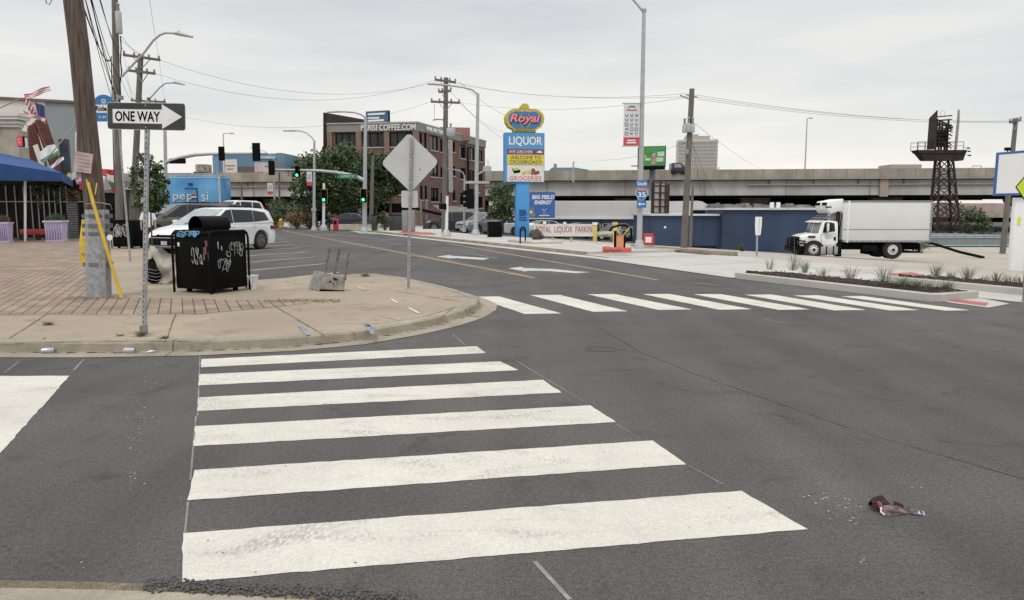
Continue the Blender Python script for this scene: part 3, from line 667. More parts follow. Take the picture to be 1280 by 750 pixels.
# small black bags beside the tree
t = thing('waste_bag', 'black and white striped bag slumped at the foot of the young tree', 'bag', G(196, 354, KH))
def blob(b, c, rx, ry, rz, n=14, m=9, amp=.12, seed=0, flat=True):
    rnd = random.Random(seed); ph = [rnd.random()*6 for _ in range(6)]; vs = []
    for i in range(m+1):
        th = math.pi*i/m
        for j in range(n):
            a = 2*math.pi*j/n; k = 1+amp*(math.sin(3*a+ph[0])*math.sin(th*2+ph[1])+.6*math.sin(5*a+ph[2]+th*3))
            z = math.cos(th)*rz*k
            if flat: z = max(z, -rz*.75)
            vs.append(Vector(c)+Vector((math.sin(th)*math.cos(a)*rx*k, math.sin(th)*math.sin(a)*ry*k, z)))
    b.add(vs, [(i*n+j, i*n+(j+1) % n, (i+1)*n+(j+1) % n, (i+1)*n+j) for i in range(m) for j in range(n)])
b = MB(); blob(b, (0, 0, .22), .21, .2, .27, 20, 14, .16, 3); b.build('sack', blackm, t)
b = MB()
for i in range(4): b.path([(-.16+.02*i, -.17, .36-.07*i), (-.05, -.205, .31-.07*i), (.1, -.20, .28-.07*i), (.17, -.15, .31-.07*i)], .007, 4)
b.build('stripe', mat('bag_grey', (.22, .22, .21), .7), t)
t = thing('plastic_sheet', 'crumpled pale plastic sheet draped beside the foot of the young tree', 'plastic sheet', G(200, 357, KH)+Vector((.02, .35, 0)))
b = MB(); rnd = random.Random(6); nu, nv = 16, 10
for i in range(nu+1):
    for j in range(nv+1):
        a_, c_ = i/nu, j/nv; wv = .05*math.sin(7*a_+3*c_)+.03*math.sin(13*a_-5*c_)+rnd.uniform(-.012, .012)
        b.v.append((-.22+.42*c_-.10*a_+.05*math.sin(4*a_), wv-.12*a_*0, max(.004, .78*a_*(1-.25*c_)+.02*math.sin(9*c_))))
b.f = [[i*(nv+1)+j, (i+1)*(nv+1)+j, (i+1)*(nv+1)+j+1, i*(nv+1)+j+1] for i in range(nu) for j in range(nv)]; b.mi = [0]*len(b.f)
b.build('sheet', mat('pale_sheet', (.40, .37, .32), .6, var=.12, scale=6), t)
# plastic tub
t = thing('plastic_tub', 'white plastic tub with a red mark lying beside the hooded bin', 'tub', G(312, 362, KH)+Vector((0, .1, 0)))
b = MB(); b.lathe((0, 0, 0), [(.11, 0), (.135, .24), (.145, .25), (.145, .265), (.13, .265)], 18); b.build('tub', mat('cloudy_plastic', (.62, .60, .60), .4, var=.08), t)
b = MB(); b.add([(-.03, -.128, .2), (.09, -.10, .2), (.05, -.105, .05), (.03, -.115, .05)], [(0, 1, 2, 3)]); b.build('red_mark', redp, t)
# tipped metal box with three legs
t = thing('tipped_cabinet', 'dented grey metal box tipped over on the pavement with three legs in the air', 'metal box', G(411, 364, KH))
o0 = loc(t); Yc = o0.y; q = lambda px, py, dy=0: P(px, py, Yc+dy)-o0
b = MB()
A = [q(399, 365.3), q(430.3, 365), q(431.5, 346), q(407, 341.5)]; D_ = Vector((-.32, .42, 0))
A[0].z = 0; A[1].z = 0
Bk = [a+D_+Vector((0, 0, (.02 if i < 2 else .02))) for i, a in enumerate(A)]
th = .9
b.quad(A[0], A[3], Bk[3], Bk[0]); b.quad(A[3], A[2], Bk[2], Bk[3]); b.quad(A[1], A[2], Bk[2], Bk[1]); b.quad(*Bk)
lowL, lowR = A[0].lerp(A[3], .12), A[1].lerp(A[2], .05)
b.quad(lowL, lowR, A[2], A[3])
bx = b.build('box_shell', mat('scuffed_steel', (.20, .19, .175), .6, .2, col2=(.38, .36, .33), scale=9, detail=9), t, smooth=False, bevel=.01)
b = MB(); rnd = random.Random(5)
for i in range(10):
    c_ = A[0].lerp(A[1], rnd.uniform(.15, .85)).lerp(A[3].lerp(A[2], .5), rnd.uniform(.35, .85))+Vector((0, -.004, 0)); s_ = rnd.uniform(.008, .03)
    b.quad(*[c_+Vector((math.cos(a_)*s_, -.0, math.sin(a_)*s_*.8)) for a_ in (0, 1.2, 2.4, 3.7, 5)])
b.build('rust_spot', rust, bx, smooth=False)
b = MB(); b.quad(A[0]+Vector((.01, -.004, .0)), A[1]+Vector((0, -.004, 0)), lowR+Vector((0, -.004, 0)), lowL+Vector((.01, -.004, 0))); b.build('dark_opening', black, t, smooth=False)
for (x0, y0, x1, y1, dy) in ((406, 343, 412, 308.5, .15), (418, 343, 424.5, 310.5, .3), (431, 350, 436, 313.5, 0)):
    b = MB(); p0, p1 = q(x0, y0, dy), q(x1, y1, dy); m_ = p0.lerp(p1, .55)
    b.tube(p0, p1, .018, .016, 8); b.tube(m_, p1.lerp(p0, .08), .028, .026, 8); b.tube(p0, p0.lerp(p1, .2), .03, .024, 8); b.build('leg', mat('leg_grey', (.16, .155, .15), .6, .2, var=.5, scale=14), t)
# diamond sign back
t = thing('diamond_sign', 'back of a blank grey diamond warning sign above a small plaque on the corner', 'road sign', G(510.5, 361, KH)); o0 = loc(t); Yd = o0.y
q = lambda px, py, dy=0: P(px, py, Yd+dy)-o0
b = MB(); b.bar((0, 0, -.03), q(514, 172, -.03), .052, .052, Vector((0, 1, 0))); pst = b.build('post', galv, t, smooth=False)
b = MB()
for i in range(40):
    p = Vector((0, -.0, .05)).lerp(q(514, 174, -.03), i/40); b.box(p+Vector((0, -.0265, 0)), (.012, .003, .018))
b.build('post_holes', blackm, pst, smooth=False)
r_ = 35.2*Yd/F; b = MB(); n0 = []
for a in (0, 90, 180, 270):
    for da in (-5, 0, 5): n0.append((math.cos(R(a+da))*r_*(1 if da else 1.0)*(.97 if da == 0 else .955), math.sin(R(a+da))*r_*(.97 if da == 0 else .955)))
cc = q(512.3, 203.2, .02); b.xz(n0, -.003, .003); dm = b.build('diamond_plate', signback, t, smooth=False, loc=cc); oriented(dm, R(-6), R(-1))
b = MB(); b.box((.19, -.008, -.13), (.025, .006, .012), Matrix.Rotation(R(40), 3, 'Y')); b.build('scratch', blackm, dm)
b = MB(); hw = 10.2*Yd/F; hh = 10.5*Yd/F; b.xz(rrect(hw*2, hh*2, .03), -.003, .003); b.build('plaque', signback, t, smooth=False, loc=q(512, 249, .02))
# cans on the kerb, crumpled cloth, paper scrap
for px, py, rz, lb in ((63.5, 438.5, 8, 'silver drink can lying by the kerb, the one farther left'), (165, 438.5, -12, 'silver drink can lying by the kerb below the one way sign')):
    t = thing('drink_can', lb, 'drink can', G(px, py+2.5)+Vector((0, -.05, .034)), R(rz), 'drink cans by the kerb')
    b = MB(); b.lathe((0, 0, 0), [(.024, -.066), (.033, -.058), (.033, .055), (.026, .066)], 16, 'X'); b.build('can_body', mat('can_aluminium', (.60, .60, .60), .35, .4, col2=(.28, .30, .34), scale=26), t)
    b = MB(); b.lathe((.064, 0, 0), [(.025, 0), (.025, .004)], 12, 'X'); b.build('can_end', chrome, t)
b = MB(); b.add([(0, 0, 0), (.1, .01, .012), (.12, .06, .004), (.03, .07, .015)], [(0, 1, 2, 3)]); tag(b.build('paper_scrap', white, smooth=False, loc=G(183, 441)+Vector((0, -.03, .01))), 'torn white paper scrap in the gutter right of the can', 'litter')
t = thing('crumpled_cloth', 'crumpled dark maroon cloth bundle lying on the road at lower right', 'cloth', G(1122, 640), R(-6)); t.scale = (.82, .82, .9)
def cloth(b, cx, cy, L_, W_, H_, seed, taper):
    rnd = random.Random(seed); n, m = 26, 12; ph = [rnd.random()*6 for _ in range(8)]
    for i in range(n+1):
        for j in range(m+1):
            s_ = i/n; a = math.pi*j/m; env = (math.sin(math.pi*min(1, s_*1.25+.12))**.5 if s_ < .75 else 1)*(1-taper*s_)
            k = 1+.14*math.sin(7*a+ph[0]+5*s_)+.12*math.sin(11*s_+ph[1]+2*a)
            b.v.append((cx+(s_-.5)*L_, cy-math.cos(a)*W_/2*env*k, max(.003, math.sin(a)*H_*env*k)))
    b.f += [[i*(m+1)+j, (i+1)*(m+1)+j, (i+1)*(m+1)+j+1, i*(m+1)+j+1] for i in range(n) for j in range(m)]; b.mi += [0]*(n*m)
cm = mat('maroon_fabric', (.02, .012, .014), .9, col2=(.085, .04, .042), scale=26, stretch=(1, 3, 3), bump=.6, bscale=50)
cm2 = mat('pale_stripe_fabric', (.06, .035, .035), .9, col2=(.27, .21, .20), scale=20, stretch=(1.2, 3, 3), bump=.4, bscale=50)
b = MB(); cloth(b, -.055, .045, .20, .12, .085, 4, .62); b.build('dark_fold', cm, t)
b = MB(); cloth(b, .005, -.02, .265, .105, .052, 8, .55); b.build('striped_fold', cm2, t)
b = MB(); b.box((-.118, -.01, .045), (.010, .05, .028), R(12)); b.build('pink_lining', mat('pink_cloth', (.36, .11, .15), .8), t, bevel=.005)
b = MB(); b.path([(-.125, -.055, .045), (-.13, -.07, .02), (-.11, -.08, .008)], .006, 6); b.build('white_edge', white, t)
b = MB(); cloth(b, .128, -.025, .05, .05, .022, 9, .3); b.build('pale_blue_tip', mat('pale_blue', (.40, .52, .70), .6), t)

# ------------------------------------------------------------------ trees
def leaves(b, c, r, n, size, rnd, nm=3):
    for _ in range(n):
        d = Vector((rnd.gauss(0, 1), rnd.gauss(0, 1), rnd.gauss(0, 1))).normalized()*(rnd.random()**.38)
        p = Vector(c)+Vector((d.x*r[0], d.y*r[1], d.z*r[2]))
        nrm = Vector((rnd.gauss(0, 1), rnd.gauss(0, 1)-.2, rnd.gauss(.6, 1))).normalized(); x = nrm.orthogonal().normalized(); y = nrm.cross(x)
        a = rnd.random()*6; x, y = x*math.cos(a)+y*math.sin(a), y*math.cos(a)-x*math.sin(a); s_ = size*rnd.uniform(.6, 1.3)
        b.m = min(nm-1, int(abs(rnd.gauss(0, .75))+max(0, d.z)*.9)); b.add([p-x*s_*.5, p+y*s_*.32, p+x*s_*.6, p-y*s_*.32], [(0, 1, 2, 3)])  # upper leaves lean to lighter tones, top light painted into leaf colour
def tree(name, label, base, H, cw, ch, nclump=22, nleaf=260, size=.16, trunk=.12, mats=leafs, seed=1, group=None, cat='tree', cdepth=None, lean=0, thin=1.0, low=0):
    rnd = random.Random(seed); t = thing(name, label, cat, base, 0, group); cz = H-ch/2; cdepth = cdepth or cw
    b = MB(); b.path([(0, 0, -.1), (lean*.3, 0, (H-ch)*.6), (lean, 0, H-ch*.45), (lean*1.2, 0, H-ch*.15)], [trunk, trunk*.8, trunk*.55, trunk*.15], 8)
    cl = MB()
    for i in range(nclump):
        a = rnd.random()*6.283; zz = rnd.uniform(-1, 1); rr = math.sqrt(max(0, 1-zz*zz*.75))*rnd.random()**.45
        c = Vector((lean+math.cos(a)*rr*cw/2*.8, math.sin(a)*rr*cdepth/2*.8, cz+zz*ch/2*.82)); cr_ = rnd.uniform(.16, .30)*min(cw, ch)*thin
        leaves(cl, c, (cr_*rnd.uniform(.9, 1.3), cr_, cr_*rnd.uniform(.6, .95)), int(nleaf*rnd.uniform(.6, 1.3)), size, rnd)
        if i % 2 == 0:
            s0 = Vector((lean*.6, 0, H-ch*rnd.uniform(.5, .95))); b.path([s0, s0.lerp(c, .5)+Vector((0, 0, .05*H*.3)), c], [trunk*.38, trunk*.22, trunk*.06], 5)
    for i in range(int(nclump*.7)):      # stray twigs on the outline
        a = rnd.random()*6.283; zz = rnd.uniform(-.9, 1); rr = math.sqrt(max(0, 1-zz*zz))
        c = Vector((lean+math.cos(a)*rr*cw/2, math.sin(a)*rr*cdepth/2, cz+zz*ch/2)); leaves(cl, c, (cw*.07, cw*.07, ch*.06), int(nleaf*.12), size, rnd)
    b.build('trunk', bark, t); cl.build('crown', mats, t, smooth=False); return t
def bush(name, label, base, w_, h_, n=900, size=.12, mats=leafs, seed=1, d=None, group=None):
    rnd = random.Random(seed); t = thing(name, label, 'bush', base, 0, group); cl = MB(); st = MB(); d = d or w_*.7
    for i in range(14):
        a = rnd.random()*6.283; rr = rnd.random()**.5; c = Vector((math.cos(a)*rr*w_*.36, math.sin(a)*rr*d*.36, h_*rnd.uniform(.22, .78)))
        leaves(cl, c, (w_*.19, d*.19, h_*.22), n//14, size, rnd); st.path([(c.x*.15, c.y*.15, -.05), c], [.03, .012], 5)
    st.build('stem', bark, t); cl.build('foliage', mats, t, smooth=False); return t
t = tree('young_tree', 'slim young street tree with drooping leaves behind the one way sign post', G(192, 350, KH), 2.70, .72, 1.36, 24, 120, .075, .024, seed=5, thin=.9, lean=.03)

# ------------------------------------------------------------------ vehicles
def arc_pts(cx, cz, r, a0, a1, n=9): return [(cx+r*math.cos(R(a0+(a1-a0)*i/n)), cz+r*math.sin(R(a0+(a1-a0)*i/n))) for i in range(n+1)]
def wheel(parent, pos, r, wd=.22, rimc=None, spokes=10):
    b = MB(); b.lathe((0, 0, 0), [(r*.1, -wd*.28), (r*.60, -wd*.28), (r*.66, -wd/2), (r*.93, -wd/2), (r, -wd*.36), (r, wd*.36), (r*.93, wd/2), (r*.66, wd/2), (r*.60, wd*.28), (r*.1, wd*.28)], 28, 'Y')
    wh = b.build('wheel', rubber, parent, loc=pos)
    side = -1 if pos[1] < 0 else 1
    b = MB(); b.lathe((0, side*wd*.40, 0), [(r*.64, 0), (r*.64, side*.02), (r*.58, side*.022), (r*.58, 0)], 24, 'Y'); b.lathe((0, side*wd*.40, 0), [(r*.16, 0), (r*.15, side*.03)], 12, 'Y')
    for i in range(spokes):
        a = 2*math.pi*i/spokes; b.bar((math.cos(a)*r*.1, side*(wd*.40+.015), math.sin(a)*r*.1), (math.cos(a)*r*.6, side*(wd*.40+.008), math.sin(a)*r*.6), .02, r*.09, Vector((0, 1, 0)))
    if spokes: b.build('rim', rimc or mat('alloy_rim', (.25, .25, .27), .35, .7, var=.1), wh)
    return wh
CARS = {
 'minivan': dict(L=5.15, W=1.98, wx=(-1.56, 1.56), wr=.385, g=.20, body=[(2.56, .30), (2.60, .50), (2.57, .70), (2.42, .84), (2.0, .96), (1.45, 1.05), (-2.4, 1.13), (-2.52, .98), (-2.55, .62), (-2.57, .5), (-2.5, .28)],
                 green=[(-2.45, 1.12), (-2.28, 1.60), (-2.05, 1.70), (-1.2, 1.755), (-.2, 1.76), (.25, 1.70), (1.50, 1.04)], side=[[(-2.15, 1.22), (-1.98, 1.55), (-1.28, 1.64), (-1.24, 1.16)], [(-1.21, 1.16), (-1.25, 1.645), (-.09, 1.67), (-.07, 1.14)], [(-.03, 1.13), (-.05, 1.67), (.22, 1.64), (1.06, 1.11)]], ws=(.30, 1.685, 1.44, 1.06), rear=(-2.43, 1.17, -2.28, 1.58)),
 'suv': dict(L=4.7, W=1.9, wx=(-1.38, 1.42), wr=.37, g=.25, body=[(2.3, .35), (2.35, .6), (2.32, .85), (2.2, .98), (1.2, 1.10), (-2.25, 1.14), (-2.32, .95), (-2.33, .5), (-2.25, .32)],
                 green=[(-2.25, 1.13), (-2.0, 1.62), (-1.6, 1.71), (0, 1.73), (.3, 1.67), (1.25, 1.09)], side=[[(-2.02, 1.2), (-1.85, 1.58), (-1.2, 1.63), (-1.15, 1.17)], [(-1.06, 1.17), (-1.12, 1.63), (-.15, 1.65), (-.12, 1.15)], [(-.04, 1.14), (-.06, 1.64), (.24, 1.6), (.88, 1.14)]], ws=(.34, 1.65, 1.2, 1.12), rear=(-2.22, 1.18, -2.02, 1.6)),
 'sedan': dict(L=4.6, W=1.8, wx=(-1.33, 1.38), wr=.33, g=.18, body=[(2.25, .28), (2.3, .5), (2.26, .68), (2.1, .78), (1.1, .93), (-1.6, .98), (-2.2, .98), (-2.3, .85), (-2.3, .5), (-2.22, .27)],
                 green=[(-1.95, .98), (-1.25, 1.36), (-.9, 1.42), (-.1, 1.44), (.15, 1.40), (1.15, .93)], side=[[(-1.45, 1.02), (-1.1, 1.34), (-.62, 1.37), (-.58, 1.0)], [(-.5, 1.0), (-.54, 1.375), (.12, 1.36), (.72, .98)]], ws=(.2, 1.39, 1.1, .95), rear=(-1.9, 1.0, -1.28, 1.35)),
}
def car(kind, label, pos, heading, paintm, group=None, name=None, tail=True, fs=1.0):
    k = CARS[kind]; t = thing(name or 'parked_'+kind, label, {'minivan': 'minivan', 'suv': 'SUV', 'sedan': 'car'}[kind], pos, heading, group)
    W = k['W']; g = k['g']; bot = [(2.2 if kind != 'minivan' else 2.45, g)]
    out_ = list(k['body']); wr = k['wr']+.055
    low = [(out_[-1][0]+.05, g)]+list(reversed(arc_pts(k['wx'][0], k['wr'], wr, -22, 202)))+list(reversed(arc_pts(k['wx'][1], k['wr'], wr, -22, 202)))+[(out_[0][0]-.05, g)]
    # 5-row lofted side: bulge in plan near the middle, narrower at the nose
    poly = out_+low; b = MB(); n = len(poly)
    def yy(x, z):
        L2 = k['L']/2; e_ = max(0, (abs(x)-L2*.72)/(L2*.28)); v_ = 1-.12*e_*e_
        vz = 1-.055*max(0, (z-.75))/.4-.05*max(0, .5-z)/.3
        return W/2*v_*vz
    vs = [(x, -yy(x, z), z) for x, z in poly]+[(x, yy(x, z), z) for x, z in poly]
    b.add(vs, [tuple(range(n)), tuple(reversed(range(n, 2*n)))]+[(i, i+n, (i+1) % n+n, (i+1) % n) for i in range(n)])
    body = b.build('body', paintm, t, bevel=.035, ang=42)
    b = MB(); b.box(((k['wx'][0]+k['wx'][1])/2, 0, .45), (k['wx'][1]-k['wx'][0]+.9, W*.82, .5)); b.build('underbody', blackm, t)
    gp = k['green']; zb = gp[0][1]; zt = max(z for x, z in gp)
    def gy(z): return W/2*(.93-.17*(z-zb)/(zt-zb))
    b = MB(); n = len(gp); vs = [(x, -gy(z), z-.01) for x, z in gp]+[(x, gy(z), z-.01) for x, z in gp]
    b.add(vs, [tuple(range(n)), tuple(reversed(range(n, 2*n)))]+[(i, i+n, (i+1) % n+n, (i+1) % n) for i in range(n)]); b.build('cabin', paintm, t, bevel=.03, ang=45)
    for sd_ in (-1, 1):
        for s_ in k['side']:
            b = MB(); i_ = [(x, sd_*(gy(z)+.008), z) for x, z in s_]; o_ = [(x, sd_*(gy(z)-.02), z) for x, z in s_]; m_ = len(s_)
            b.add(i_+o_, [tuple(range(m_)), tuple(reversed(range(m_, 2*m_)))]+[(i, i+m_, (i+1) % m_+m_, (i+1) % m_) for i in range(m_)]); b.build('side_window', glass, t, smooth=False)
    for nm, (x0, z0, x1, z1), mm in (('windscreen', k['ws'], glassl if (kind == 'minivan' and paintm == carwhite) else glass), ('rear_window', k['rear'], glass)):
        d = Vector((z1-z0, 0, -(x1-x0))).normalized()
        if (nm == 'windscreen') != (d.x > 0): d = -d
        b = MB(); pp = [Vector((x0, -gy(z0)*.93, z0)), Vector((x0, gy(z0)*.93, z0)), Vector((x1, gy(z1)*.93, z1)), Vector((x1, -gy(z1)*.93, z1))]
        q0 = [p+d*.012 for p in pp]; q1 = [p-d*.03 for p in pp]; b.add(q0+q1, [(0, 1, 2, 3), (7, 6, 5, 4)]+[(i, i+4, (i+1) % 4+4, (i+1) % 4) for i in range(4)]); b.build(nm, mm, t, smooth=False)
    for x in k['wx']:
        for s_ in (-1, 1): wheel(t, (x, s_*(W/2-.13), k['wr']), k['wr'])
    fx = out_[1][0]; lampm = mat('headlamp_lens', (.45, .47, .5), .12, .3, var=.3); tl = mat('tail_lamp', (.22, .01, .01), .2)
    hz = out_[2][1]
    for s_ in (-1, 1):
        b = MB(); b.add([(fx-.62, s_*yy(fx-.6, .8)*1.0, hz+.10), (fx-.10, s_*W*.40, hz+.0), (fx+.015, s_*W*.30, hz-.07), (fx-.05, s_*W*.42, hz-.12), (fx-.35, s_*(yy(fx-.3, .7)+.012), hz-.05),
                       (fx-.62, s_*(yy(fx-.6, .8)+.012), hz+.02)], [(0, 1, 5), (1, 4, 5), (1, 2, 3, 4)]); b.build('headlight', lampm, t)
        b = MB(); b.box((out_[-4][0]+.16, s_*(W/2*.9), hz+.22), (.36, .14, .16)); b.build('tail_light', tl, t, bevel=.03)
        b = MB(); mx_ = k['ws'][2]-.38; b.box((mx_, s_*(W/2+.06), zb+.06), (.17, .2, .15)); b.build('mirror', paintm, t, bevel=.045)
        for hx in (k['side'][-1][0][0]+.1, k['side'][-2][0][0]+.08):
            b = MB(); b.box((hx, s_*(yy(hx, .95)+.012), zb-.14), (.2, .03, .035)); b.build('door_handle', paintm, t, bevel=.01)
        for sx in (k['side'][-1][0][0]-.03, k['side'][-2][0][0]-.03):
            b = MB(); b.add([(sx, s_*(yy(sx, .3)+.003), .32), (sx+.012, s_*(yy(sx, .3)+.003), .32), (sx+.012, s_*(yy(sx, zb-.05)+.003), zb-.05), (sx, s_*(yy(sx, zb-.05)+.003), zb-.05)], [(0, 1, 2, 3)]); b.build('door_seam', blackm, t, smooth=False)
    b = MB(); b.box((fx-.05, 0, .42 if kind == 'minivan' else .36), (.16, W*.80, .34 if kind == 'minivan' else .2)); b.box((fx-.06, 0, hz-.055), (.12, W*.62, .07)); b.build('grille', blackm, t, bevel=.02)
    b = MB(); b.box((fx+.035, 0, .40), (.015, .30, .15)); b.build('number_plate', mat('plate_grey', (.45, .46, .47), .5), t, smooth=False)
    if kind == 'minivan':
        b = MB(); b.path([(fx+.02, -W*.40, .30), (fx+.05, 0, .275), (fx+.02, W*.40, .30)], .018, 6); b.build('bumper_trim', chrome, t)
        b = MB(); b.add([(fx-.16, -W*.3, hz+.075), (fx+.0, -W*.12, hz+.01), (fx+.0, W*.12, hz+.01), (fx-.16, W*.3, hz+.075), (fx+.02, W*.2, hz-.04), (fx+.02, -W*.2, hz-.04)], [(0, 1, 2, 3, 4, 5)]); b.build('upper_grille', blackm, t)
        b = MB(); b.path([(-1.7, -.72, 1.775), (.1, -.72, 1.785)], .018, 6); b.path([(-1.7, .72, 1.775), (.1, .72, 1.785)], .018, 6); b.build('roof_rail', blackm, t)
        for yy_ in (-.35, .35):
            b = MB(); b.bar((1.42, yy_*.6, 1.10), (1.12, yy_*.6+.45, 1.27), .02, .02); b.build('wiper', blackm, t)
    return t
def hd(d): return math.atan2(d[1], d[0])
mv = Vector((-.395, -.919, 0))
rear_w = G(321, 311.5); car('minivan', 'white minivan parked at an angle behind the hooded black bin', rear_w+mv*1.5-Vector((mv.y, -mv.x, 0))*(.75)*(-1 if True else 1), hd(mv), carwhite)
vanm = mat('tan_grey_paint', (.14, .125, .11), .35, .2, var=.04); redc = mat('red_car_paint', (.40, .02, .025), .3, 0, var=.05); cblack = mat('black_car_paint', (.015, .016, .018), .2, var=.1)
silver = mat('silver_paint', (.33, .34, .34), .3, .4, var=.05); dgrey = mat('dark_grey_paint', (.05, .052, .058), .25, .2, var=.1)
pv = lambda px, Y: B(px, Y, .003)
car('suv', 'red car showing only its nose between the young tree and the minivan', pv(212, 42.5), hd(mv), redc, name='parked_car')
car('minivan', 'tan grey van parked just beyond the white minivan', pv(226, 42), hd((-.75, -.66)), vanm, name='parked_van').scale = (1.1, 1.1, 1.16)
car('suv', 'dark vehicle with roof showing above the white minivan', pv(258, 48), hd(mv), cblack, name='parked_car').scale = (1.2, 1.1, 1.2)
car('suv', 'white SUV with a raised roof parked before the underpass', pv(291, 60), hd((-.5, -.85)), carwhite, name='parked_suv').scale = (1.1, 1.0, 1.42)
car('suv', 'dark grey SUV parked in front of the brick building', B(563, 66, .02), hd((-1, -.12)), dgrey)
car('suv', 'silver pickup like car parked beside the black bin cabinet', B(606, 61, .02), hd((-.75, -.65)), silver, name='parked_car')
car('sedan', 'silver sedan facing the street behind the yellow posts', B(768, 66, .02), hd((-.55, -.83)), silver)
car('sedan', 'black car right of the silver sedan in the liquor store lot', B(792, 67, .02), hd((-.1, -1)), cblack, name='parked_car')
car('sedan', 'dark car behind the red lettered parking banner', B(722, 66, .02), hd((-.9, -.4)), cblack, name='parked_car')
car('sedan', 'silver car partly hidden by the left end of the parking banner', B(674, 66, .02), hd((-.9, -.4)), silver, name='parked_car')
car('sedan', 'white car glimpsed between the shrub and the blue sign column', B(633, 62, .02), hd((-.8, .5)), carwhite, name='parked_car')
car('sedan', 'dark blue car under the street trees left of the signal pole', B(434, 68, .02), hd((-1, .1)), mat('dark_blue_paint', (.03, .035, .06), .3), name='parked_car')

# refrigerated box truck, facing left (local +x = forward)
def truck():
    t = thing('box_truck', 'white refrigerated box truck with a black bull bar parked on the sloping lot', 'truck', B(1060.5, 43, .012), math.pi-R(2))
    s = 41.9/F*.955
    X = lambda px: (1071-px)*s; Z = lambda py: (321-py)*s
    hw = 1.22
    b = MB(); b.box(((X(1055)+X(1166))/2, 0, (Z(246)+Z(299))/2), (X(1055)-X(1166), hw*2, Z(246)-Z(299))); cargo = b.build('cargo_box', mat('box_white', (.66, .66, .63), .45, var=.03, scale=1), t, bevel=.02)
    for py, h_, m_ in ((246.5, .10, galvd), (297.6, .12, galv), (282.5, .045, galvd)):
        b = MB(); b.box(((X(1055)+X(1166))/2, 0, Z(py)), (X(1055)-X(1166)+.02, hw*2+.03, h_)); b.build('side_rail', m_, cargo, bevel=.008)
    for px in (1060, 1165.5):
        b = MB(); b.box((X(px), 0, (Z(246)+Z(299))/2), (.10, hw*2+.036, Z(246)-Z(299)+.05)); b.build('corner_post', galvd if px > 1100 else white, cargo, bevel=.008)
    for i in range(16):
        b = MB(); b.box((X(1066+i*6.3), hw+.02, Z(297.6)), (.09, .02, .035)); b.build('marker_strip', redp if i % 2 else galvd, cargo, smooth=False)
    b = MB(); b.box((X(1055.5)+.03, 0, Z(272)), (.06, hw*1.9, 2.0)); b.build('bulkhead', white, cargo)
    # fridge unit
    b = MB(); pf = [(X(1056)+.02, Z(259.5)), (X(1048), Z(260)), (X(1040), Z(262.5)), (X(1035), Z(257)), (X(1034.5), Z(250)), (X(1037), Z(246)), (X(1046), Z(244.5)), (X(1053), Z(243)), (X(1056)+.02, Z(243))]
    b.xz(pf, -.95, .95); fr = b.build('refrigeration_unit', white, t, bevel=.06)
    for k in (0, 1):
        b = MB(); b.box((X(1035.3)+.0, .5-k*1.0, Z(249.5)), (.12, .62, .16)); b.build('fridge_grille', blackm, fr, bevel=.02)
    b = MB(); b.box((X(1036.5), .9, Z(253.6)), (.3, .12, .07)); b.build('side_slot', blackm, fr)
    # chassis rails, with black blocks added as shade under the cargo box
    b = MB(); b.box(((X(1010)+X(1160))/2, .4, Z(303)), (X(1010)-X(1160), .09, .24)); b.box(((X(1010)+X(1160))/2, -.4, Z(303)), (X(1010)-X(1160), .09, .24)); 
    b.box(((X(1052)+X(1158))/2, 0, Z(305)), (X(1052)-X(1158), 1.3, .36)); b.box(((X(1095)+X(1112))/2, 0, Z(311)), (.5, 1.7, .45))
    b.build('chassis', blackm, t)
    b = MB(); b.box((X(1146), 0, Z(312.5)), (1.2, 2.1, .05)); b.box((X(1156), .9, Z(307)), (.08, .08, .5)); b.box((X(1156), -.9, Z(307)), (.08, .08, .5)); b.build('rear_guard', blackm, t)
    b = MB(); b.box((X(1131), 0, Z(308)), (.05, 2.2, .62)); b.build('mud_flap', blackm, t)
    b = MB(); b.box((X(1090), 1.0, Z(307)), (.75, .4, .32)); b.build('battery_box', blackm, t, bevel=.02)
    # cab
    body = [(X(1048.5), Z(300)), (X(1048.5), Z(275)), (X(1047), Z(272)), (X(1038), Z(271)), (X(1030.5), Z(271.4)), (X(1028.5), Z(273)), (X(1024), Z(288)), (X(1012), Z(290)), (X(1003.5), Z(293)), (X(1001.5), Z(301)), (X(1003), Z(309)), (X(1007), Z(309))]
    arch = [(X(1018)+.56*math.cos(R(a)), Z(311)+.56*math.sin(R(a))) for a in range(10, 171, 16)]
    low = [(X(1018)-.56, Z(308)), (X(1030), Z(306))]
    poly = body[:-1]+[(X(1018)+.57, Z(309))]+arch+low+[(X(1048.5), Z(306))]
    def yy(x, z): 
        k_ = 1.12
        if z > Z(289): k_ -= .10*(z-Z(289))/(Z(271)-Z(289))
        if x > X(1018): k_ -= .12*min(1, (x-X(1018))/.7)
        return k_
    b = MB(); n = len(poly); vs = [(x, -yy(x, z), z) for x, z in poly]+[(x, yy(x, z), z) for x, z in poly]
    b.add(vs, [tuple(range(n)), tuple(reversed(range(n, 2*n)))]+[(i, i+n, (i+1) % n+n, (i+1) % n) for i in range(n)]); cab = b.build('cab', carwhite, t, bevel=.045, ang=40)
    b = MB(); b.box((X(1026.5), 0, Z(272.6)), (.34, 2.0, .05), Matrix.Rotation(R(14), 3, 'Y')); b.build('sun_visor', carwhite, t, bevel=.02)
    # windscreen
    p0, p1 = Vector((X(1028.3)+.02, 0, Z(274.2))), Vector((X(1024.2)+.02, 0, Z(287.2)))
    b = MB(); b.quad(p0+Vector((.01, -.93, 0)), p0+Vector((.01, .93, 0)), p1+Vector((.015, 1.0, 0)), p1+Vector((.015, -1.0, 0))); b.build('windscreen', mat('truck_screen', (.10, .12, .12), .08, 0, var=.4, scale=2), t, smooth=False)
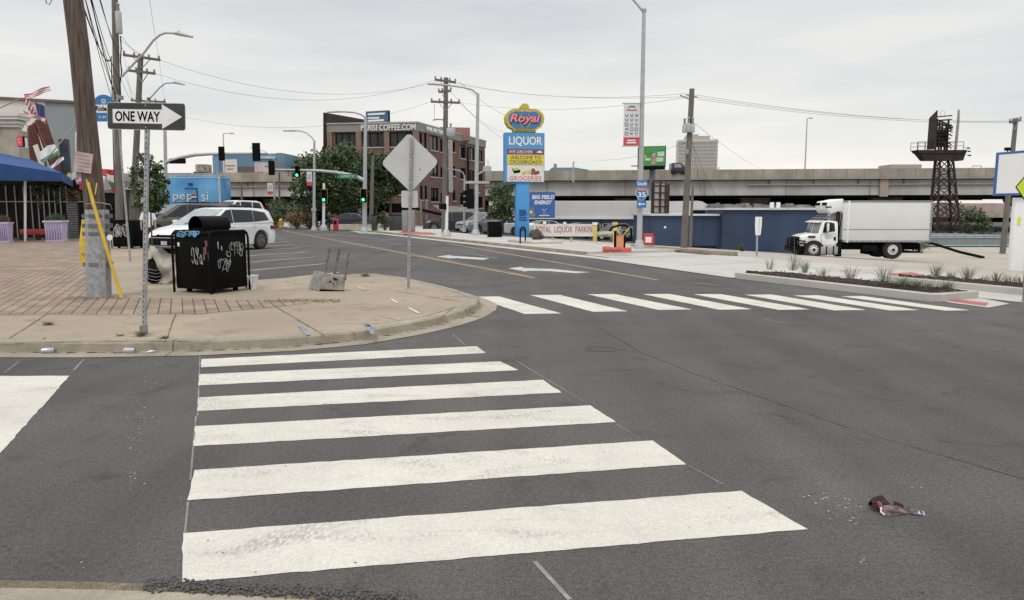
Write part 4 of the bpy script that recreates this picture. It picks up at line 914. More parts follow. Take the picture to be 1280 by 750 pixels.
    b = MB(); b.box((p0.x*.5+p1.x*.5+.03, 0, (p0.z+p1.z)/2), (.03, .03, .6), Matrix.Rotation(R(-17), 3, 'Y')); b.build('windscreen_divider', carwhite, t)
    for s_ in (-1, 1):
        wn = [(X(1028.6), Z(287)), (X(1031.5), Z(274)), (X(1038), Z(273.3)), (X(1044), Z(274.5)), (X(1044.8), Z(285))]
        b = MB(); b.add([(x, s_*(yy(x, z)+.012), z) for x, z in wn], [tuple(range(5))]); b.build('side_window', glass, t, smooth=False)
        b = MB(); b.path([(x, s_*(yy(x, z)+.005), z) for x, z in [(X(1028), Z(303)), (X(1026.8), Z(289)), (X(1046), Z(288)), (X(1046.3), Z(303)), (X(1028), Z(303))]], .009, 4); b.build('door_seam', blackm, t)
        b = MB(); b.box((X(1044.5), s_*1.13, Z(294.5)), (.1, .03, .2)); b.build('door_handle', blackm, t, bevel=.01)
        b = MB(); b.box((X(1033.5), s_*1.30, Z(280)), (.10, .22, .46)); m_ = b.build('mirror', white, t, bevel=.04); b = MB(); b.path([(X(1031), s_*1.06, Z(287)), (X(1032), s_*1.28, Z(288)), (X(1032.5), s_*1.30, Z(273)), (X(1033), s_*1.0, Z(273))], .014, 6); b.build('mirror_arm', blackm, m_)
        b = MB(); b.box((X(1015), s_*1.115, Z(292.3)), (.40, .04, .10)); b.build('hood_vent', blackm, t, bevel=.02)
        b = MB(); b.add([(X(1001.2)+.03, s_*.66, Z(297)), (X(1001.5)+.05, s_*.98, Z(296.5)), (X(1006), s_*1.06, Z(297)), (X(1006), s_*1.06, Z(302)), (X(1001.3)+.06, s_*.98, Z(303)), (X(1001.2)+.05, s_*.66, Z(302.5))], [(0, 1, 4, 5), (1, 2, 3, 4)]); b.build('headlight', mat('headlamp_lens', (.5, .5, .5)), t)
        b = MB(); b.lathe((X(1018), s_*1.16, Z(311)), [(.57, 0), (.60, s_*.04), (.50, s_*.02)], 26, 'Y'); 
        b = MB(); b.path([(X(1018)+.56*math.cos(R(a)), s_*1.13, Z(311)+.56*math.sin(R(a))) for a in range(-5, 186, 12)], .035, 6); b.build('arch_trim', blackm, t)
        b = MB(); b.box((X(1038), s_*.98, Z(310)), (.95, .42, .46)); tk = b.build('fuel_tank', galv, t, bevel=.06); b = MB(); b.box((X(1034), s_*1.2, Z(310)), (.06, .02, .5)); b.box((X(1043), s_*1.2, Z(310)), (.06, .02, .5)); b.build('tank_strap', blackm, tk)
        b = MB(); b.box((X(1050.5), s_*1.0, Z(309)), (.3, .3, .75)); b.build('tool_box', blackm, t, bevel=.02)
    for i in range(5):
        b = MB(); b.box((X(1030), -.8+.4*i, Z(270.4)), (.12, .12, .05)); b.build('roof_marker_lamp', mat('amber', (.35, .22, .10), .4), t)
    b = MB(); b.box((X(1002)+.0, 0, Z(299.5)), (.14, 1.25, .60)); b.build('grille', blackm, t, bevel=.03)
    b = MB(); b.box((X(1002)+.0, 0, Z(309)), (.45, 2.2, .30)); b.build('bumper', black, t, bevel=.05)
    # bull bar
    b = MB(); gx = X(997.5)
    for y in (-.45, .45): b.path([(gx-.25, y, Z(312)), (gx, y, Z(309)), (gx+.02, y, Z(297)), (gx-.12, y, Z(294.5))], .03, 6)
    for z in (309, 305, 301, 297.5): b.path([(gx-.45, -1.18, Z(z)), (gx-.12, -1.1, Z(z)), (gx+.02, -.9, Z(z)), (gx+.02, .9, Z(z)), (gx-.12, 1.06, Z(z)), (gx-.38, 1.12, Z(z))], .032, 6)
    b.path([(gx-.38, 1.12, Z(309)), (gx-.38, 1.12, Z(297.5))], .032, 6); b.path([(gx-.12, .95, Z(309)), (gx-.1, .95, Z(295)), (gx-.1, -.95, Z(295)), (gx-.12, -.95, Z(309))], .036, 6); b.build('bull_bar', black, t)
    b = MB(); b.path([(X(1050), .9, Z(301)), (X(1051), .9, Z(262)), (X(1047), .9, Z(256))], .05, 8); b.path([(X(1053.5), .3, Z(301)), (X(1053.5), .3, Z(258))], .04, 8); b.path([(X(1049), 1.0, Z(302)), (X(1050), 1.05, Z(292)), (X(1053), 1.05, Z(262))], .03, 8); b.build('exhaust_stack', blackm, t)
    b = MB(); b.box((X(1038), 0, Z(268.6)), (.6, 1.6, .035), Matrix.Rotation(R(-8), 3, 'Y')); b.box((X(1041), 0, Z(266)), (.5, 1.5, .03), Matrix.Rotation(R(-8), 3, 'Y')); b.path([(X(1031), .7, Z(271)), (X(1035), .7, Z(267)), (X(1043), .7, Z(265))], .02, 5); b.path([(X(1043), .7, Z(265)), (X(1044), .7, Z(271))], .02, 5); b.build('roof_fairing', mat('grey_plastic', (.3, .3, .3), .6), t)
    b = MB()
    for i_, (wz, ww) in enumerate(((290.3, .42), (292.2, .5), (294.4, .26))): b.box((X(1037), 1.128, Z(wz)), (ww, .006, .035))
    b.build('faded_door_mark', mat('door_mark', (.5, .51, .53), .6), cab)
    for px, dual in ((1018, 0), (1120, 1), (1088, 2)):
        if dual == 2: continue
        for s_ in (-1, 1):
            r_ = .51
            wh = wheel(t, (X(px), s_*1.02, r_+.0), r_, .28, rubber, spokes=0)
            b = MB(); b.lathe((0, s_*.10, 0), [(r_*.55, 0), (r_*.50, s_*(-.03 if dual else .02)), (r_*.30, s_*(-.05 if dual else .03)), (r_*.28, s_*.04), (r_*.2, s_*.07)], 24, 'Y'); dsh = b.build('dish', mat('dish_grey', (.58, .58, .57), .5, var=.15, scale=8), wh)
            b = MB()
            for i in range(10): a = i*.6283; b.box((math.cos(a)*r_*.45, s_*(.075 if dual else .128), math.sin(a)*r_*.45), (.055, .02, .055))
            for k_ in [0]: b.lathe((0, s_*.13, 0), [(r_*.17, 0), (r_*.15, s_*.06)], 12, 'Y')
            b.build('hub', blackm, wh)
            if dual: wheel(t, (X(px), s_*.70, r_), r_, .26, white, spokes=0)
    return t
truck()

# ------------------------------------------------------------------ buildings and structures
def facade(t, p0, p1, z0, z1, holes, wallm, framem=None, glassm=None, depth=.14, wall_name='wall', mull=1, sill=None, rails=0):
    """wall from p0 to p1 (xy, local) with openings cut out; holes = (s0,s1,z0,z1) in metres"""
    p0 = Vector((p0[0], p0[1], 0)); p1 = Vector((p1[0], p1[1], 0)); d = (p1-p0); L_ = d.length; d.normalize(); nrm = Vector((d.y, -d.x, 0))
    at = lambda s, z, o=0: p0+d*s+Vector((0, 0, z))+nrm*o
    ss = sorted({0, L_}|{h[0] for h in holes}|{h[1] for h in holes}); zs = sorted({z0, z1}|{h[2] for h in holes}|{h[3] for h in holes})
    b = MB()
    for a, c in zip(ss, ss[1:]):
        for e_, f_ in zip(zs, zs[1:]):
            m_, n_ = (a+c)/2, (e_+f_)/2
            if any(h[0] < m_ < h[1] and h[2] < n_ < h[3] for h in holes): continue
            b.quad(at(a, e_), at(c, e_), at(c, f_), at(a, f_))
    for h in holes:
        a, c, e_, f_ = h
        for q0, q1 in (((a, e_), (c, e_)), ((c, e_), (c, f_)), ((c, f_), (a, f_)), ((a, f_), (a, e_))): b.quad(at(*q0), at(*q1), at(*q1, -depth), at(*q0, -depth))
    o = b.build(wall_name, wallm, t, smooth=False)
    for h in holes:
        a, c, e_, f_ = h; fw_ = min(.09, (c-a)*.07); b = MB()
        for q0, q1 in (((a, e_+fw_/2), (c, e_+fw_/2)), ((a, f_-fw_/2), (c, f_-fw_/2)), ((a+fw_/2, e_), (a+fw_/2, f_)), ((c-fw_/2, e_), (c-fw_/2, f_))):
            b.bar(at(*q0, -depth+.05), at(*q1, -depth+.05), fw_, .06, nrm)
        for k in range(1, mull+1):
            x = a+(c-a)*k/(mull+1); b.bar(at(x, e_, -depth+.05), at(x, f_, -depth+.05), fw_*.8, .05, nrm)
        for k in range(1, rails+1):
            z = e_+(f_-e_)*k/(rails+1); b.bar(at(a, z, -depth+.05), at(c, z, -depth+.05), fw_*.8, .05, nrm)
        wn = b.build('window', framem or blackm, t, smooth=False)
        b = MB(); b.quad(at(a, e_, -depth+.01), at(c, e_, -depth+.01), at(c, f_, -depth+.01), at(a, f_, -depth+.01)); b.build('pane', glassm or glass, wn, smooth=False)
        if sill: b = MB(); b.bar(at(a-.08, e_-.06, .03), at(c+.08, e_-.06, .03), .1, .14, Vector((0, 0, 1))); b.build('sill', sill, wn, smooth=False)
    return o, at

# brick office building with the coffee sign
t = thing('brick_building', 'brown brick four storey building with white coffee lettering along its top', 'building', B(523, 80))
o0 = loc(t); bx = lambda px, Y: P(px, 264, Y).x-o0.x
A = (bx(412, 81.5), 1.5); Bc = (0, 0); Cc = (bx(606.5, 101), 21); Dd = (bx(470, 104), 24)
zt = P(523, 154, 80).z-o0.z; Zb = lambda py, Y=80: P(520, py, Y).z-o0.z
Lf = (Vector(Bc)-Vector(A)).length; Lr = (Vector(Cc)-Vector(Bc)).length
sx = lambda px: (px-408)/115*Lf
hl = []
for a, c in ((418, 444), (453, 482), (487, 519)):
    for e_, f_ in ((183, 165), (213, 195), (243, 226)): hl.append((sx(a), min(sx(c), Lf-.3), Zb(e_), Zb(f_)))
hl.append((sx(417), sx(445), Zb(270), Zb(254))); hl.append((sx(455), sx(480), Zb(285), Zb(262)))
facade(t, A, Bc, -1, Zb(163.5), [h for h in hl], brick, blackm, glass, mull=2, sill=stone)
b = MB()
for px in (411, 448.5, 484.5, 521):
    pp = Vector(A).lerp(Vector(Bc), (px-408)/115)
    b.box((pp.x, pp.y-.12, (Zb(163.5)-1)/2), (.55, .22, Zb(163.5)+1))
b.build('pilaster', brickl, t, smooth=False)
def srf(px):   # right face: solve perspective for s in metres at column px
    lo, hi = 0, Lr
    for _ in range(40):
        m_ = (lo+hi)/2; pt = Vector(Bc).lerp(Vector(Cc), m_/Lr)+Vector((o0.x, o0.y)); c_ = 640+pt.x/(pt.y*cp-0)*F*cp
        if 640+pt.x/pt.y*F/1.0 < px: lo = m_
        else: hi = m_
    return (lo+hi)/2
hr = []
for a, c, rows in ((526.5, 529.5, ((186, 166), (212, 194), (250, 232))), (532, 535, ((186, 166), (212, 194), (250, 232))), (539.5, 549, ((188, 170), (221, 202), (252, 235))), (551.5, 554.5, ((190, 174), (222, 209), (254, 241))),
                   (566.5, 570, ((190, 177), (220, 208), (251, 238))), (575.5, 582.5, ((198, 181), (224, 210), (256, 241))), (586, 593.5, ((200, 184), (226, 213), (258, 244))), (598, 603.5, ((202, 188), (228, 215), (260, 246)))):
    for e_, f_ in rows:
        s0_, s1_ = srf(a), srf(c); Ym = 80+21*(s0_+s1_)/2/Lr; hr.append((s0_, s1_, P(0, e_, Ym).z-o0.z, P(0, f_, Ym).z-o0.z))
facade(t, Bc, Cc, -1, Zb(163.5), hr, brick, blackm, glass, mull=1, sill=stone)
facade(t, Cc, Dd, -1, Zb(163.5), [], brick); facade(t, Dd, A, -1, Zb(163.5), [], brick)
b = MB(); off = .08
Q = [Vector(A), Vector(Bc), Vector(Cc), Vector(Dd)]; cen = sum(Q, Vector((0, 0)))/4; Qo = [q_+(q_-cen).normalized()*.18 for q_ in Q]
b.prism([(q_.x, q_.y) for q_ in Qo], lambda a, c: (a, c, Zb(163.5)), lambda a, c: (a, c, zt)); b.build('parapet_band', mat('parapet_grey', (.27, .26, .24), .9), t, smooth=False)
b = MB(); b.prism([(q_.x, q_.y) for q_ in [q_+(q_-cen).normalized()*.28 for q_ in Q]], lambda a, c: (a, c, zt), lambda a, c: (a, c, zt+.16)); b.build('coping', stone, t, smooth=False)
dl = Vector(Bc)-Vector(A); ang = math.atan2(dl.y, dl.x); mid = Vector(A).lerp(Vector(Bc), (487-408)/115)
text('PARISI COFFEE.COM', 'roof_lettering', white, t, (mid.x, mid.y-.30, Zb(159)), .62, (519-450)/115*Lf, rz=ang, bold=.012, ext=.05)
dr = Vector(Cc)-Vector(Bc); midr = Vector(Bc).lerp(Vector(Cc), .20)
text('FINE ARTISAN', 'roof_lettering', white, t, (midr.x+.28, midr.y-.06, Zb(158.5)), .46, 5.0, rz=math.atan2(dr.y, dr.x), bold=.01, ext=.04)
b = MB(); pm = Vector(Bc).lerp(Vector(Cc), .62); b.box((pm.x-1.2, pm.y+1, (zt+Zb(150))/2), (3.6, 3.2, Zb(150)-zt+1.2), .2); b.build('rooftop_block', mat('terracotta', (.30, .16, .13), .9), t, smooth=False)
pm = Vector(Bc).lerp(Vector(Cc), srf(563)/Lr)
b = MB(); b.bar((pm.x+.12, pm.y-.1, Zb(238)), (pm.x+.12, pm.y-.1, Zb(165)), 1.3, .06, Vector((dr.y, -dr.x, 0)).normalized()); b.build('wall_banner', mat('faded_white', (.42, .38, .36), .9, var=.2, scale=3), t, smooth=False)
pm = Vector(Bc).lerp(Vector(Cc), srf(584)/Lr); b = MB(); b.tube((pm.x+.2, pm.y-.15, 0), (pm.x+.2, pm.y-.15, Zb(170)), .12, .12, 6); b.build('downpipe', blackm, t)
# awning of the brick building
t = thing('loading_shelter', 'sloping corrugated shed roof on posts before the brick building', 'shelter', B(560, 74)); o0 = loc(t); q = lambda px, py, Y: P(px, py, Y)-o0
b = MB(); a1, a2, a3, a4 = q(540, 256, 80), q(596, 259, 80), q(604, 271.5, 71), q(560, 269.5, 71)
for i in range(14):
    u0, u1 = i/14, (i+.86)/14; b.quad(a1.lerp(a2, u0), a1.lerp(a2, u1), a4.lerp(a3, u1), a4.lerp(a3, u0))
b.build('corrugated_roof', mat('tin_roof', (.22, .20, .18), .7, .2, var=.4, scale=2), t, smooth=False)
b = MB(); dz = Vector((0, .02, -.05)); b.quad(a1+dz, a2+dz, a3+dz, a4+dz); b.bar(a4, a3, .12, .25); b.build('roof_deck', blackm, t, smooth=False)
for px in (561, 582, 603): b = MB(); e_ = q(px, 270, 71.2); b.tube(Vector((e_.x, e_.y, -.4)), e_, .07, .07, 6); b.build('post', blackm, t)
for px in (526, 533): b = MB(); e_ = q(px, 249, 76); b.tube(Vector((e_.x, e_.y, -.4)), e_, .12, .12, 6); b.build('corner_post', galvd, t)
b = MB(); b.bar(q(500, 256, 78), q(560, 270, 74), .2, .25); b.build('brace', blackm, t)
# low dark ramp shelter left
t = thing('entrance_canopy', 'black flat canopy over the brick building entrance behind the trees', 'canopy', B(482, 76)); o0 = loc(t)
b = MB(); b.box((0, 0, P(0, 260, 76).z-o0.z), (4.3, 2.2, .9)); b.build('canopy_box', blackm, t, bevel=.03)
for s_ in (-1.9, 1.9): b = MB(); b.tube((s_, -.9, -.2), (s_, -.9, P(0, 264, 76).z-o0.z), .09, .09, 6); b.build('post', galvd, t)
b = MB(); b.box((0, -.6, .25), (3.8, .8, .5)); b.build('step', stone, t)

# roof billboards
def billboard(name, label, px0, px1, py0, py1, Y, facem, rz=0, framem=blackm, legs=(), zb=None, th=.3, group=None, fd=.02):
    c = P((px0+px1)/2, (py0+py1)/2, Y); s_ = Y/F; w_ = (px1-px0)*s_/math.cos(rz); h_ = (py1-py0)*s_
    zbase = TZ(c.x, c.y) if zb is None else zb
    t = thing(name, label, 'billboard', (c.x, c.y, zbase), rz, group)
    b = MB(); b.box((0, th/2, c.z-zbase), (w_, th, h_)); b.build('frame', framem, t, smooth=False)
    b = MB(); b.box((0, -.02, c.z-zbase), (w_*.965, .04, h_*.95)); f_ = b.build('panel', facem, t, smooth=False)
    for lx in legs: b = MB(); b.tube((lx*w_, th/2+.1, 0), (lx*w_, th/2+.1, c.z-zbase), .16*s_*10, .16*s_*10, 8); b.build('leg', framem, t)
    return t, w_, h_, c.z-zbase, f_
t, w_, h_, z_, f_ = billboard('roof_billboard', 'blue and white text billboard on the roof of the brick building', 456.5, 486.5, 139, 156, 88, mat('billboard_navy', (.05, .11, .22), .5), R(-22), zb=zt+TZ(0, 80)-.2, legs=(-.4, 0, .4))
b = MB()
for i, (z0_, l0, l1) in enumerate(((.22, -.4, .35), (-.05, -.4, .1), (-.24, -.4, .3))): rect(b, l0*w_, l1*w_, z_+z0_*h_, z_+(z0_+.13)*h_, -.06, .02)
b.build('text_stripes', white, t, smooth=False)
t = thing('roof_billboard', 'dark back of an angled billboard frame over the left end of the brick building', 'billboard', (*P(430, 264, 86).xy, zt-.6)); o0 = loc(t); q = lambda px, py, Y: P(px, py, Y)-o0
b = MB(); c_ = [q(404, 140.5, 81), q(458, 150, 96), q(458, 163, 96), q(404, 196, 81)]; k_ = Vector((.25, .25, 0)); b.add(c_+[c+k_ for c in c_], [(0, 1, 2, 3), (7, 6, 5, 4)]+[(i, i+4, (i+1) % 4+4, (i+1) % 4) for i in range(4)]); b.build('back_panel', rust, t, smooth=False)
for f1 in (.1, .4, .7, .95):
    b = MB(); a_ = c_[0].lerp(c_[1], f1); e_ = c_[3].lerp(c_[2], f1); b.bar(a_+Vector((-.1, -.3, 0)), e_+Vector((-.1, -.3, 0)), .15, .15); b.bar(e_+Vector((0, -.3, 0)), Vector((e_.x+.8, e_.y-1.4, e_.z-1)), .12, .12); b.build('strut', blackm, t, smooth=False)
b = MB(); b.bar(c_[3]+Vector((-.9, -1.0, -1.2)), c_[2]+Vector((-.8, -1.0, 0)), .6, .06); b.build('catwalk', blackm, t, smooth=False)
b = MB(); b.path([q(404, 183, 82), q(405, 215, 82)], .14, 5); b.path([q(408, 183, 82), q(404, 215, 82)], .1, 5); b.build('support', blackm, t)

# elevated motorway
PL = P(60, 264, 123); PR = P(1420, 264, 104); dM = (PR-PL); dM.z = 0; LM = dM.length; dM.normalize(); nM = Vector((dM.y, -dM.x, 0))
t = thing('motorway_viaduct', 'long concrete elevated motorway crossing the whole background', 'bridge', (PL.x, PL.y, 0), math.atan2(dM.y, dM.x))
ztp = 7.55
b = MB(); b.box((LM/2, .2, 6.95), (LM, .4, 1.2)); par = b.build('parapet', bconc, t, smooth=False)
b = MB(); b.box((LM/2, 42, 6.25), (LM, 84, .28)); b.build('deck', bconc, t, smooth=False)
b = MB(); b.box((LM/2, 1.0, 5.0), (LM, .35, 2.25)); gi = b.build('girder', bgird, t, smooth=False)
b = MB()
for i in range(1, 14): b.box((LM*i/14, .80, 5.0), (.25, .06, 2.2))
b.build('girder_joint', bconc, gi, smooth=False)
for x0_, x1_ in ((.10, .45), (.68, .985)):
    b = MB(); b.tube((LM*x0_, .55, 5.35), (LM*x1_, .55, 5.35), .09, .09, 8); b.build('drain_pipe', mat('pipe_pale', (.42, .40, .36), .7), gi)
    for k_ in range(8): xx = LM*(x0_+(x1_-x0_)*(k_+.5)/8); b = MB(); b.box((xx, .60, 5.75), (.12, .12, .75)); b.build('pipe_hanger', mat('hanger_dark', (.09, .08, .075), .8), gi, smooth=False)
b = MB(); b.box((P(1112, 264, 108).x-PL.x, .45, 5.6), (1.1, .3, 3.9)); b.build('end_post', mat('post_tan', (.38, .31, .26), .9, var=.15), t, smooth=False)
b = MB(); b.box((LM/2, .795, 6.08), (LM, .05, .12)); b.build('shadow_gap', mat('gap_dark', (.05, .045, .04), .9), gi, smooth=False)  # dark strip painted in as the shadow line under the parapet ledge
b = MB()
for i in range(70): b.box((LM*(i+.5)/70, -.012, 6.95), (.05, .02, 1.18))
b.build('parapet_joints', mat('joint_dark', (.2, .18, .15), .9), par, smooth=False)
for k in range(1, 8):
    b = MB(); b.box((LM/2, 1+k*10.5, 4.9), (LM, .5, 2.4)); b.build('inner_girder', mat('dark_girder', (.05, .047, .045), .95), t, smooth=False)  # girder colour darkened to stand for the shade beneath the deck
for i in range(8):
    x = LM*(i+.62)/8
    for y in (14,):
        if 0 < x < LM:
            b = MB(); b.box((x, y, 1.0), (1.6, 1.6, 5.2)); b.xz([(x-2.4, 3.75), (x+2.4, 3.75), (x+2.0, 2.9), (x+.8, 2.3), (x-.8, 2.3), (x-2.0, 2.9)], y-1, y+1); b.build('pier', bconc, t, smooth=False)
b = MB(); b.box((LM*.405, 26, 2), (LM*.80, .8, 8.6)); b.box((LM*.5, .98, 6.2), (LM, .5, .14)); b.build('abutment', mat('dark_abutment', (.018, .017, .016), .95, spec=.1), t, smooth=False)  # near-black back wall and ledge strip stand in for under-deck shade
b = MB(); b.box((LM*.9, 50, 5.3), (LM*.25, 60, 2.2)); b.build('deck_underside', MATS['dark_abutment'], t, smooth=False)  # near-black block carries the shade under the deck's right end
b = MB(); b.box((LM*.9, 150, 4.2), (LM*.5, 1, 2.2)); b.build('second_viaduct', bconc, t, smooth=False) if 0 else None
# far structures seen under the right end of the deck
t = thing('distant_building', 'pink and white graffiti covered wall seen under the motorway behind the steel tower', 'building', B(1240, 205)); o0 = loc(t)
b = MB(); b.box((0, 2, P(0, 262, 205).z-o0.z), (52, 4, 3.4)); b.build('wall', mat('pinkish_wall', (.30, .17, .15), .9, col2=(.50, .44, .40), scale=.25), t, smooth=False)
b = MB(); b.box((0, -2, P(0, 269, 205).z-o0.z), (60, 2, 1.2)); b.build('ledge', bconc, t, smooth=False)
b = MB(); b.box((0, 4, 1), (46, 2, 4)); b.build('base', blackm, t, smooth=False)
def place_on_deck(px, dy): # point on the deck behind the parapet
    return None
# vehicles, lamps and buildings seen above the deck
def slab_building(name, label, px0, px1, py0, Y, m, depth=10, zb=None, rz=0, py1=None):
    c = P((px0+px1)/2, py0, Y); s_ = Y/F; w_ = (px1-px0)*s_; zb_ = TZ(c.x, c.y)-.3
    t = thing(name, label, 'building', (c.x, c.y, zb_), rz); b = MB(); b.box((0, depth/2, (c.z-zb_)/2), (w_, depth, c.z-zb_)); b.build('wall', m, t, smooth=False)
    return t, w_, c.z-zb_
Yb = 215
bb_ = mat('blue_grey_cladding', (.12, .22, .31), .7, var=.08, scale=.15)
t, w_, h_ = slab_building('warehouse', 'blue clad warehouse with billboard panels rising behind the motorway', 265, 356, 192, Yb, bb_, 30, rz=R(-4)); s_ = Yb/F
for x0, x1, y0, y1, m_, nm in ((265, 273, 196, 218, mat('clad_light', (.17, .30, .40), .7), 'panel'), (278, 296, 199, 218, cream, 'billboard_panel'), (318, 338, 203, 218, mat('pink_white', (.55, .47, .47), .7, var=.15, scale=.3), 'billboard_panel'), (296, 318, 208, 218, mat('brown_clad', (.13, .10, .09), .8), 'lower_band'), (338, 356, 202, 218, mat('slate_clad', (.16, .18, .19), .8), 'panel')):
    b = MB(); rect(b, ((x0+x1)/2-310.5)*s_-(x1-x0)/2*s_, ((x0+x1)/2-310.5)*s_+(x1-x0)/2*s_, h_-(y1-192)*s_, h_-(y0-192)*s_, -.12, .2); b.build(nm, m_, t, smooth=False)
for i, (a, c, z) in enumerate(((281, 293, 206), (283, 291, 210), (321, 329, 214), (331, 336, 207))):
    b = MB(); rect(b, (a-310.5)*s_, (c-310.5)*s_, h_-(z+1-192)*s_, h_-(z-192)*s_, -.3, .06)
    b.build('print_mark', mat('dull_red', (.35, .15, .15), .7), t, smooth=False)
b = MB(); rect(b, (323-310.5)*s_, (345-310.5)*s_, h_-6.3*s_, h_-3.2*s_, -.3, .06); b.build('name_strip', mat('strip_pale', (.40, .46, .48), .7, var=.3, scale=.8), t, smooth=False)
b = MB()
for x in (-4, 0, 1.5, 6): b.box((x, 8, h_+.35), (1.6, 2, .7))
b.build('roof_unit', galvd, t)
t, w_, h_ = slab_building('warehouse', 'grey clad warehouse wing right of the blue one behind the motorway', 356, 420, 196, 222, mat('grey_clad', (.20, .21, .215), .8, var=.1, scale=.1), 30)
t, w_, h_ = slab_building('warehouse', 'low blue roofed shed behind the motorway right of the liquor sign', 690, 735, 212, 200, mat('blue_shed', (.13, .22, .29), .7), 20)
b = MB(); sh = 200/F; b.xz([(-w_/2, h_), (-w_/2, h_+2.5*sh), (w_*.15, h_+2.5*sh), (w_/2, h_)], 0, 20); b.build('roof', MATS['blue_shed'], t, smooth=False)
b = MB(); b.box((-w_/2+1, 2, h_+1), (.8, .8, 1.2)); b.build('vent', galvd, t)
# high-rise
Yh = 640; t = thing('tower_block', 'pale grid fronted high rise beyond the motorway', 'building', (*P(870, 264, Yh).xy, -2), R(-8)); s_ = Yh/F
Hh = P(0, 174.5, Yh).z+2; Wf, Wd = 48*s_, 9.5*s_*3.2
b = MB(); b.box((0, Wd/2, Hh/2), (Wf, Wd, Hh)); sh_ = b.build('shell', mat('tower_concrete', (.60, .57, .52), .9, var=.04), t, smooth=False)
b = MB()
for j in range(17): b.box((0, -.1, Hh-3.0-j*2.9), (Wf*.96, .3, 1.35))
b.build('window_band', mat('tower_glass', (.28, .29, .29), .35), t, smooth=False)
b = MB()
for i in range(24): b.box((-Wf*.48+Wf*.96*i/23, -.45, Hh/2-1), (.5, .6, Hh-2))
b.build('mullions', mat('tower_concrete2', (.58, .55, .50), .9), t, smooth=False)
b = MB()
for j in range(17): b.box((Wf/2+.1, Wd/2, Hh-3.0-j*2.9), (.3, Wd*.9, 1.2))
b.build('side_windows', mat('tower_glass2', (.25, .25, .25), .5), t, smooth=False)
b = MB(); b.box((0, -.2, Hh-.9), (Wf*1.01, .8, 1.8)); b.build('cornice', MATS['tower_concrete'], t, smooth=False)
b = MB(); b.box((0, Wd/2, Hh+1.6), (Wf*.62, Wd*.6, 3.6)); b.box((-Wf*.12, Wd/2, Hh+3.4), (Wf*.3, Wd*.4, 3.2)); b.build('plant_room', stone, t, smooth=False)
slab_building('distant_building', 'small pale building top peeking above the motorway right of the lamp', 1115, 1152, 205.5, 330, mat('tan_far', (.42, .38, .32), .9), 12)
# tower and thin lamps standing on or by the deck
def deck_lamp(px, pyt, pyb, Y, label, arm=0, r=.12, group=None):
    p = P(px, pyb, Y); t = thing('lamp_column', label, 'street lamp', p, 0, group); h_ = P(px, pyt, Y).z-p.z
    b = MB(); b.tube((0, 0, 0), (0, 0, h_), r, r*.6, 8); b.build('pole', polep, t)
    b = MB(); b.path([(0, 0, h_-.1), (arm*.5, 0, h_+.08), (arm, 0, h_+.05)], r*.5, 5); b.box((arm*1.15, 0, h_+.02), (abs(arm)*.5+.1, .3, .14)); b.build('lamp_head', polep, t)
    return t
deck_lamp(1006, 148, 216, 112, 'tall thin lamp column rising from the motorway above the blue wall', .5)
deck_lamp(283, 167, 262, 104, 'tall thin lamp column before the warehouse left of the traffic signals', 1.0, .11)
deck_lamp(898, 210, 216, 112, 'short post on the motorway parapet right of the high rise', .1, .08)
for px, lb in ((716.5, 'short pole fixed on the motorway parapet right of the liquor sign'),):
    deck_lamp(px, 203, 228, 108, lb, .1, .14)
t = thing('road_sign_gantry_bracket', 'small sign bracket standing on the motorway parapet by the steel tower', 'bracket', P(1221, 212, 104)); b = MB(); b.path([(-.6, 0, 0), (-.6, 0, .5), (.6, 0, .5), (.6, 0, 0)], .05, 5); b.build('loop', galvd, t)
# graffiti lorry and dark truck on the deck
t = thing('lorry', 'small graffiti patterned box van driving on the motorway at left', 'truck', P(255, 219, 128)); b = MB(); b.box((0, 0, 1.1), (2.0, 2, 1.3)); b.build('box', mat('patterned_box', (.10, .09, .07), .8, col2=(.42, .38, .30), scale=1.6), t, bevel=.1)
b = MB(); b.box((-.2, 0, .35), (2.2, 1.9, .4)); b.build('chassis', blackm, t)
t = thing('tow_truck', 'dark truck with a sloping nose driving on the motorway before the high rise', 'truck', P(846, 218, 112)); k = 112/F; X = lambda px: (px-846)*k; Z = lambda py: (218-py)*k
b = MB(); b.xz([(X(838), Z(216)), (X(838), Z(204.5)), (X(849), Z(204)), (X(853), Z(208)), (X(857), Z(212)), (X(858), Z(216))], -1.1, 1.1); b.build('cab', dgrey, t, bevel=.08)
b = MB(); b.xz([(X(841), Z(210)), (X(841), Z(206)), (X(848), Z(206)), (X(850), Z(210))], -1.13, -1.1); b.build('window', glassl, t)
for px in (841, 853): b = MB(); b.lathe((X(px), -1.0, .4), [(.45, 0), (.45, .3)], 14, 'Y'); b.build('wheel', rubber, t)

